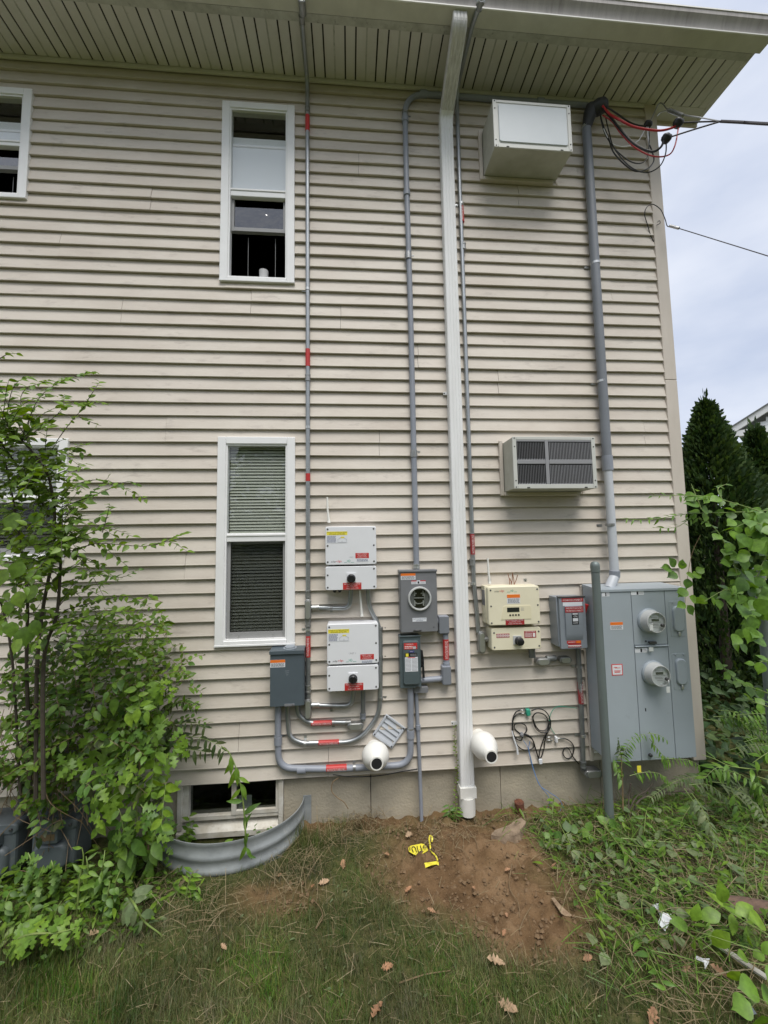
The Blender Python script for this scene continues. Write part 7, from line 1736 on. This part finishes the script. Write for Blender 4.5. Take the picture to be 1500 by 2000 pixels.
# ground cover and clippings: small leaves nobody could count
for nm, tpl, m, N, reg, sz, zz in (('ground_cover', OVATE, 'leaf_weed', 1000, [(-2.6, -1.05, .30, 1.02)], (.02, .05), (.0, .09)), ('ground_cover', LANCE, 'leaf_shrub', 950, [(-2.6, -1.0, .2, .95)], (.04, .08), (.0, .1)),
        ('clippings', ROUND, 'leaf_wilt', 300, [(1.1, 2.9, .1, 1.3)], (.03, .075), (.01, .08)), ('clippings', LANCE, 'leaf_shrub', 700, [(1.05, 3.0, .08, 1.35)], (.03, .075), (.01, .10)), ('clippings', OVATE, 'leaf_weed', 240, [(1.05, 3.0, .08, 1.1)], (.03, .07), (.01, .09)), ('clippings', LANCE, 'leaf_wilt', 130, [(-1.2, 1.3, .5, 1.5)], (.02, .04), (.005, .02))):
    mats = []
    for i in range(N*4):
        if len(mats) >= N: break
        x0_, x1_, y0_, y1_ = reg[0]; x, y = rg.uniform(x0_, x1_), -rg.uniform(y0_, y1_)
        if ((x-WX)/(WRX+.03))**2 + (y/(WRY+.03))**2 < 1: continue
        if x > 0 and dd_at(x, y) > .55 and rg.random() < .85: continue
        fall = 1.0 if x < 0 and x > -1.2 else 1
        if nm == 'ground_cover' and rg.random() < smooth(.75, 1.02, -y)*.9 + smooth(-1.5, -1.0, x)*.5: continue
        if nm == 'clippings' and x > 1 and rg.random() < smooth(1.5, 1.05, x)*.7: continue
        a = rg.uniform(0, 6.283); p = V(x, y, gz(x, y) + rg.uniform(*zz)); up_ = .5 if nm == 'ground_cover' else .15
        mats.append(np.array(basis(V(math.cos(a), math.sin(a), rg.gauss(0, .3)), V(rg.gauss(0, up_), rg.gauss(-.1, up_), 1), rg.uniform(*sz), p)))
    batch(nm, tpl[0], tpl[1], mats, M[m], None, (0, 0, -.335))
# fallen oak leaves, each one its own thing
oak = tmesh(OAK, M['leaf_dead'], 'dead_leaf'); NL = 0
LL = [((670, 1695), .085, 'reddish oak leaf on the grass edge left of the bare soil'), ((636, 1730), .085, 'rusty oak leaf on the lawn below the window well end'), ((610, 1742), .05, 'small tan leaf scrap beside the rusty oak leaf'), ((757, 1680), .07, 'orange-brown oak leaf left of the yellow tape'), ((795, 1640), .09, 'pale oak leaf above the yellow tape'), ((702, 1600), .08, 'brown oak leaf against the foundation'),
      ((800, 1745), .07, 'curled brown leaf on the bare soil below the tape'), ((927, 1747), .05, 'small brown leaf on the bare soil'), ((963, 1893), .11, 'large brown oak leaf on the lawn at the lower middle'), ((1000, 1985), .11, 'orange oak leaf at the bottom edge, right of the middle'), ((735, 1995), .11, 'pale oak leaf at the bottom edge, in the middle'), ((760, 1898), .075, 'pinkish round leaf on the lawn left of the middle'), ((990, 1708), .06, 'tan leaf in the soil beside the thin twig'), ((435, 1860), .055, 'small pink-brown leaf on the lawn at the left'), ((185, 1835), .09, 'brown oak leaf under the wilting weed at the left'), ((545, 1720), .05, 'tan leaf scrap on the bare patch by the window well'), ((1400, 1905), .08, 'brown curled leaf by the small white paper scrap'), ((1345, 1900), .07, 'rusty leaf left of the small white paper scrap'), ((1275, 1995), .1, 'pale torn leaf at the bottom edge, right part'), ((1150, 1880), .07, 'orange bark-like leaf on the grass right of the soil'), ((990, 1800), .05, 'tiny pale leaf on the lower bare soil'), ((985, 1830), .05, 'small grey leaf at the lower end of the bare soil'), ((840, 1790), .06, 'dull green fallen leaf on the soil'), ((1085, 1700), .06, 'brown leaf at the right edge of the soil')]
for (px, py), sz, lab in LL:
    p = gnd(px, py); a = rg.uniform(0, 6.283); o = bpy.data.objects.new('fallen_leaf', oak); link(o)
    o.matrix_world = basis(V(math.cos(a), math.sin(a), rg.uniform(-.1, .2)), V(rg.gauss(0, .25), rg.gauss(-.15, .25), 1), sz*.76, p + V(0, 0, .022) - V(math.cos(a), math.sin(a), 0)*sz*.5, .9)
    tag(o, lab, 'leaf', 'fallen brown leaves')
# twigs and roots lying on the soil
for lab, pts in (('thin dark root in the soil right of the yellow tape', [(880, 1612), (905, 1618), (925, 1640), (935, 1665)]), ('thin tan twig crossing the right side of the soil', [(1000, 1695), (995, 1740), (1012, 1770), (1015, 1800)]), ('short dark twig above the middle of the soil', [(890, 1660), (905, 1668), (918, 1685)]), ('long pale grass stalk lying on the lower lawn', [(780, 1930), (830, 1912), (880, 1905)]), ('thin stalk on the lawn left of the soil', [(617, 1822), (630, 1800), (625, 1780), (612, 1765)]), ('long orange-brown stem running to the bottom right', [(1253, 1845), (1272, 1900), (1295, 1955), (1315, 2000)]), ('thin twig on the right of the soil near the lawn', [(1015, 1825), (1025, 1800), (1040, 1775)]), ('pale root end below the downspout', [(898, 1603), (908, 1608), (914, 1612)])):
    P = catmull([gnd(a, b) + V(0, 0, .018) for a, b in pts], 5); tag(obj('twig', tubem(P, .0035, 5, .0018), M['brownstem'], None, loc=P[0]), lab, 'twig', 'twigs lying on the ground')
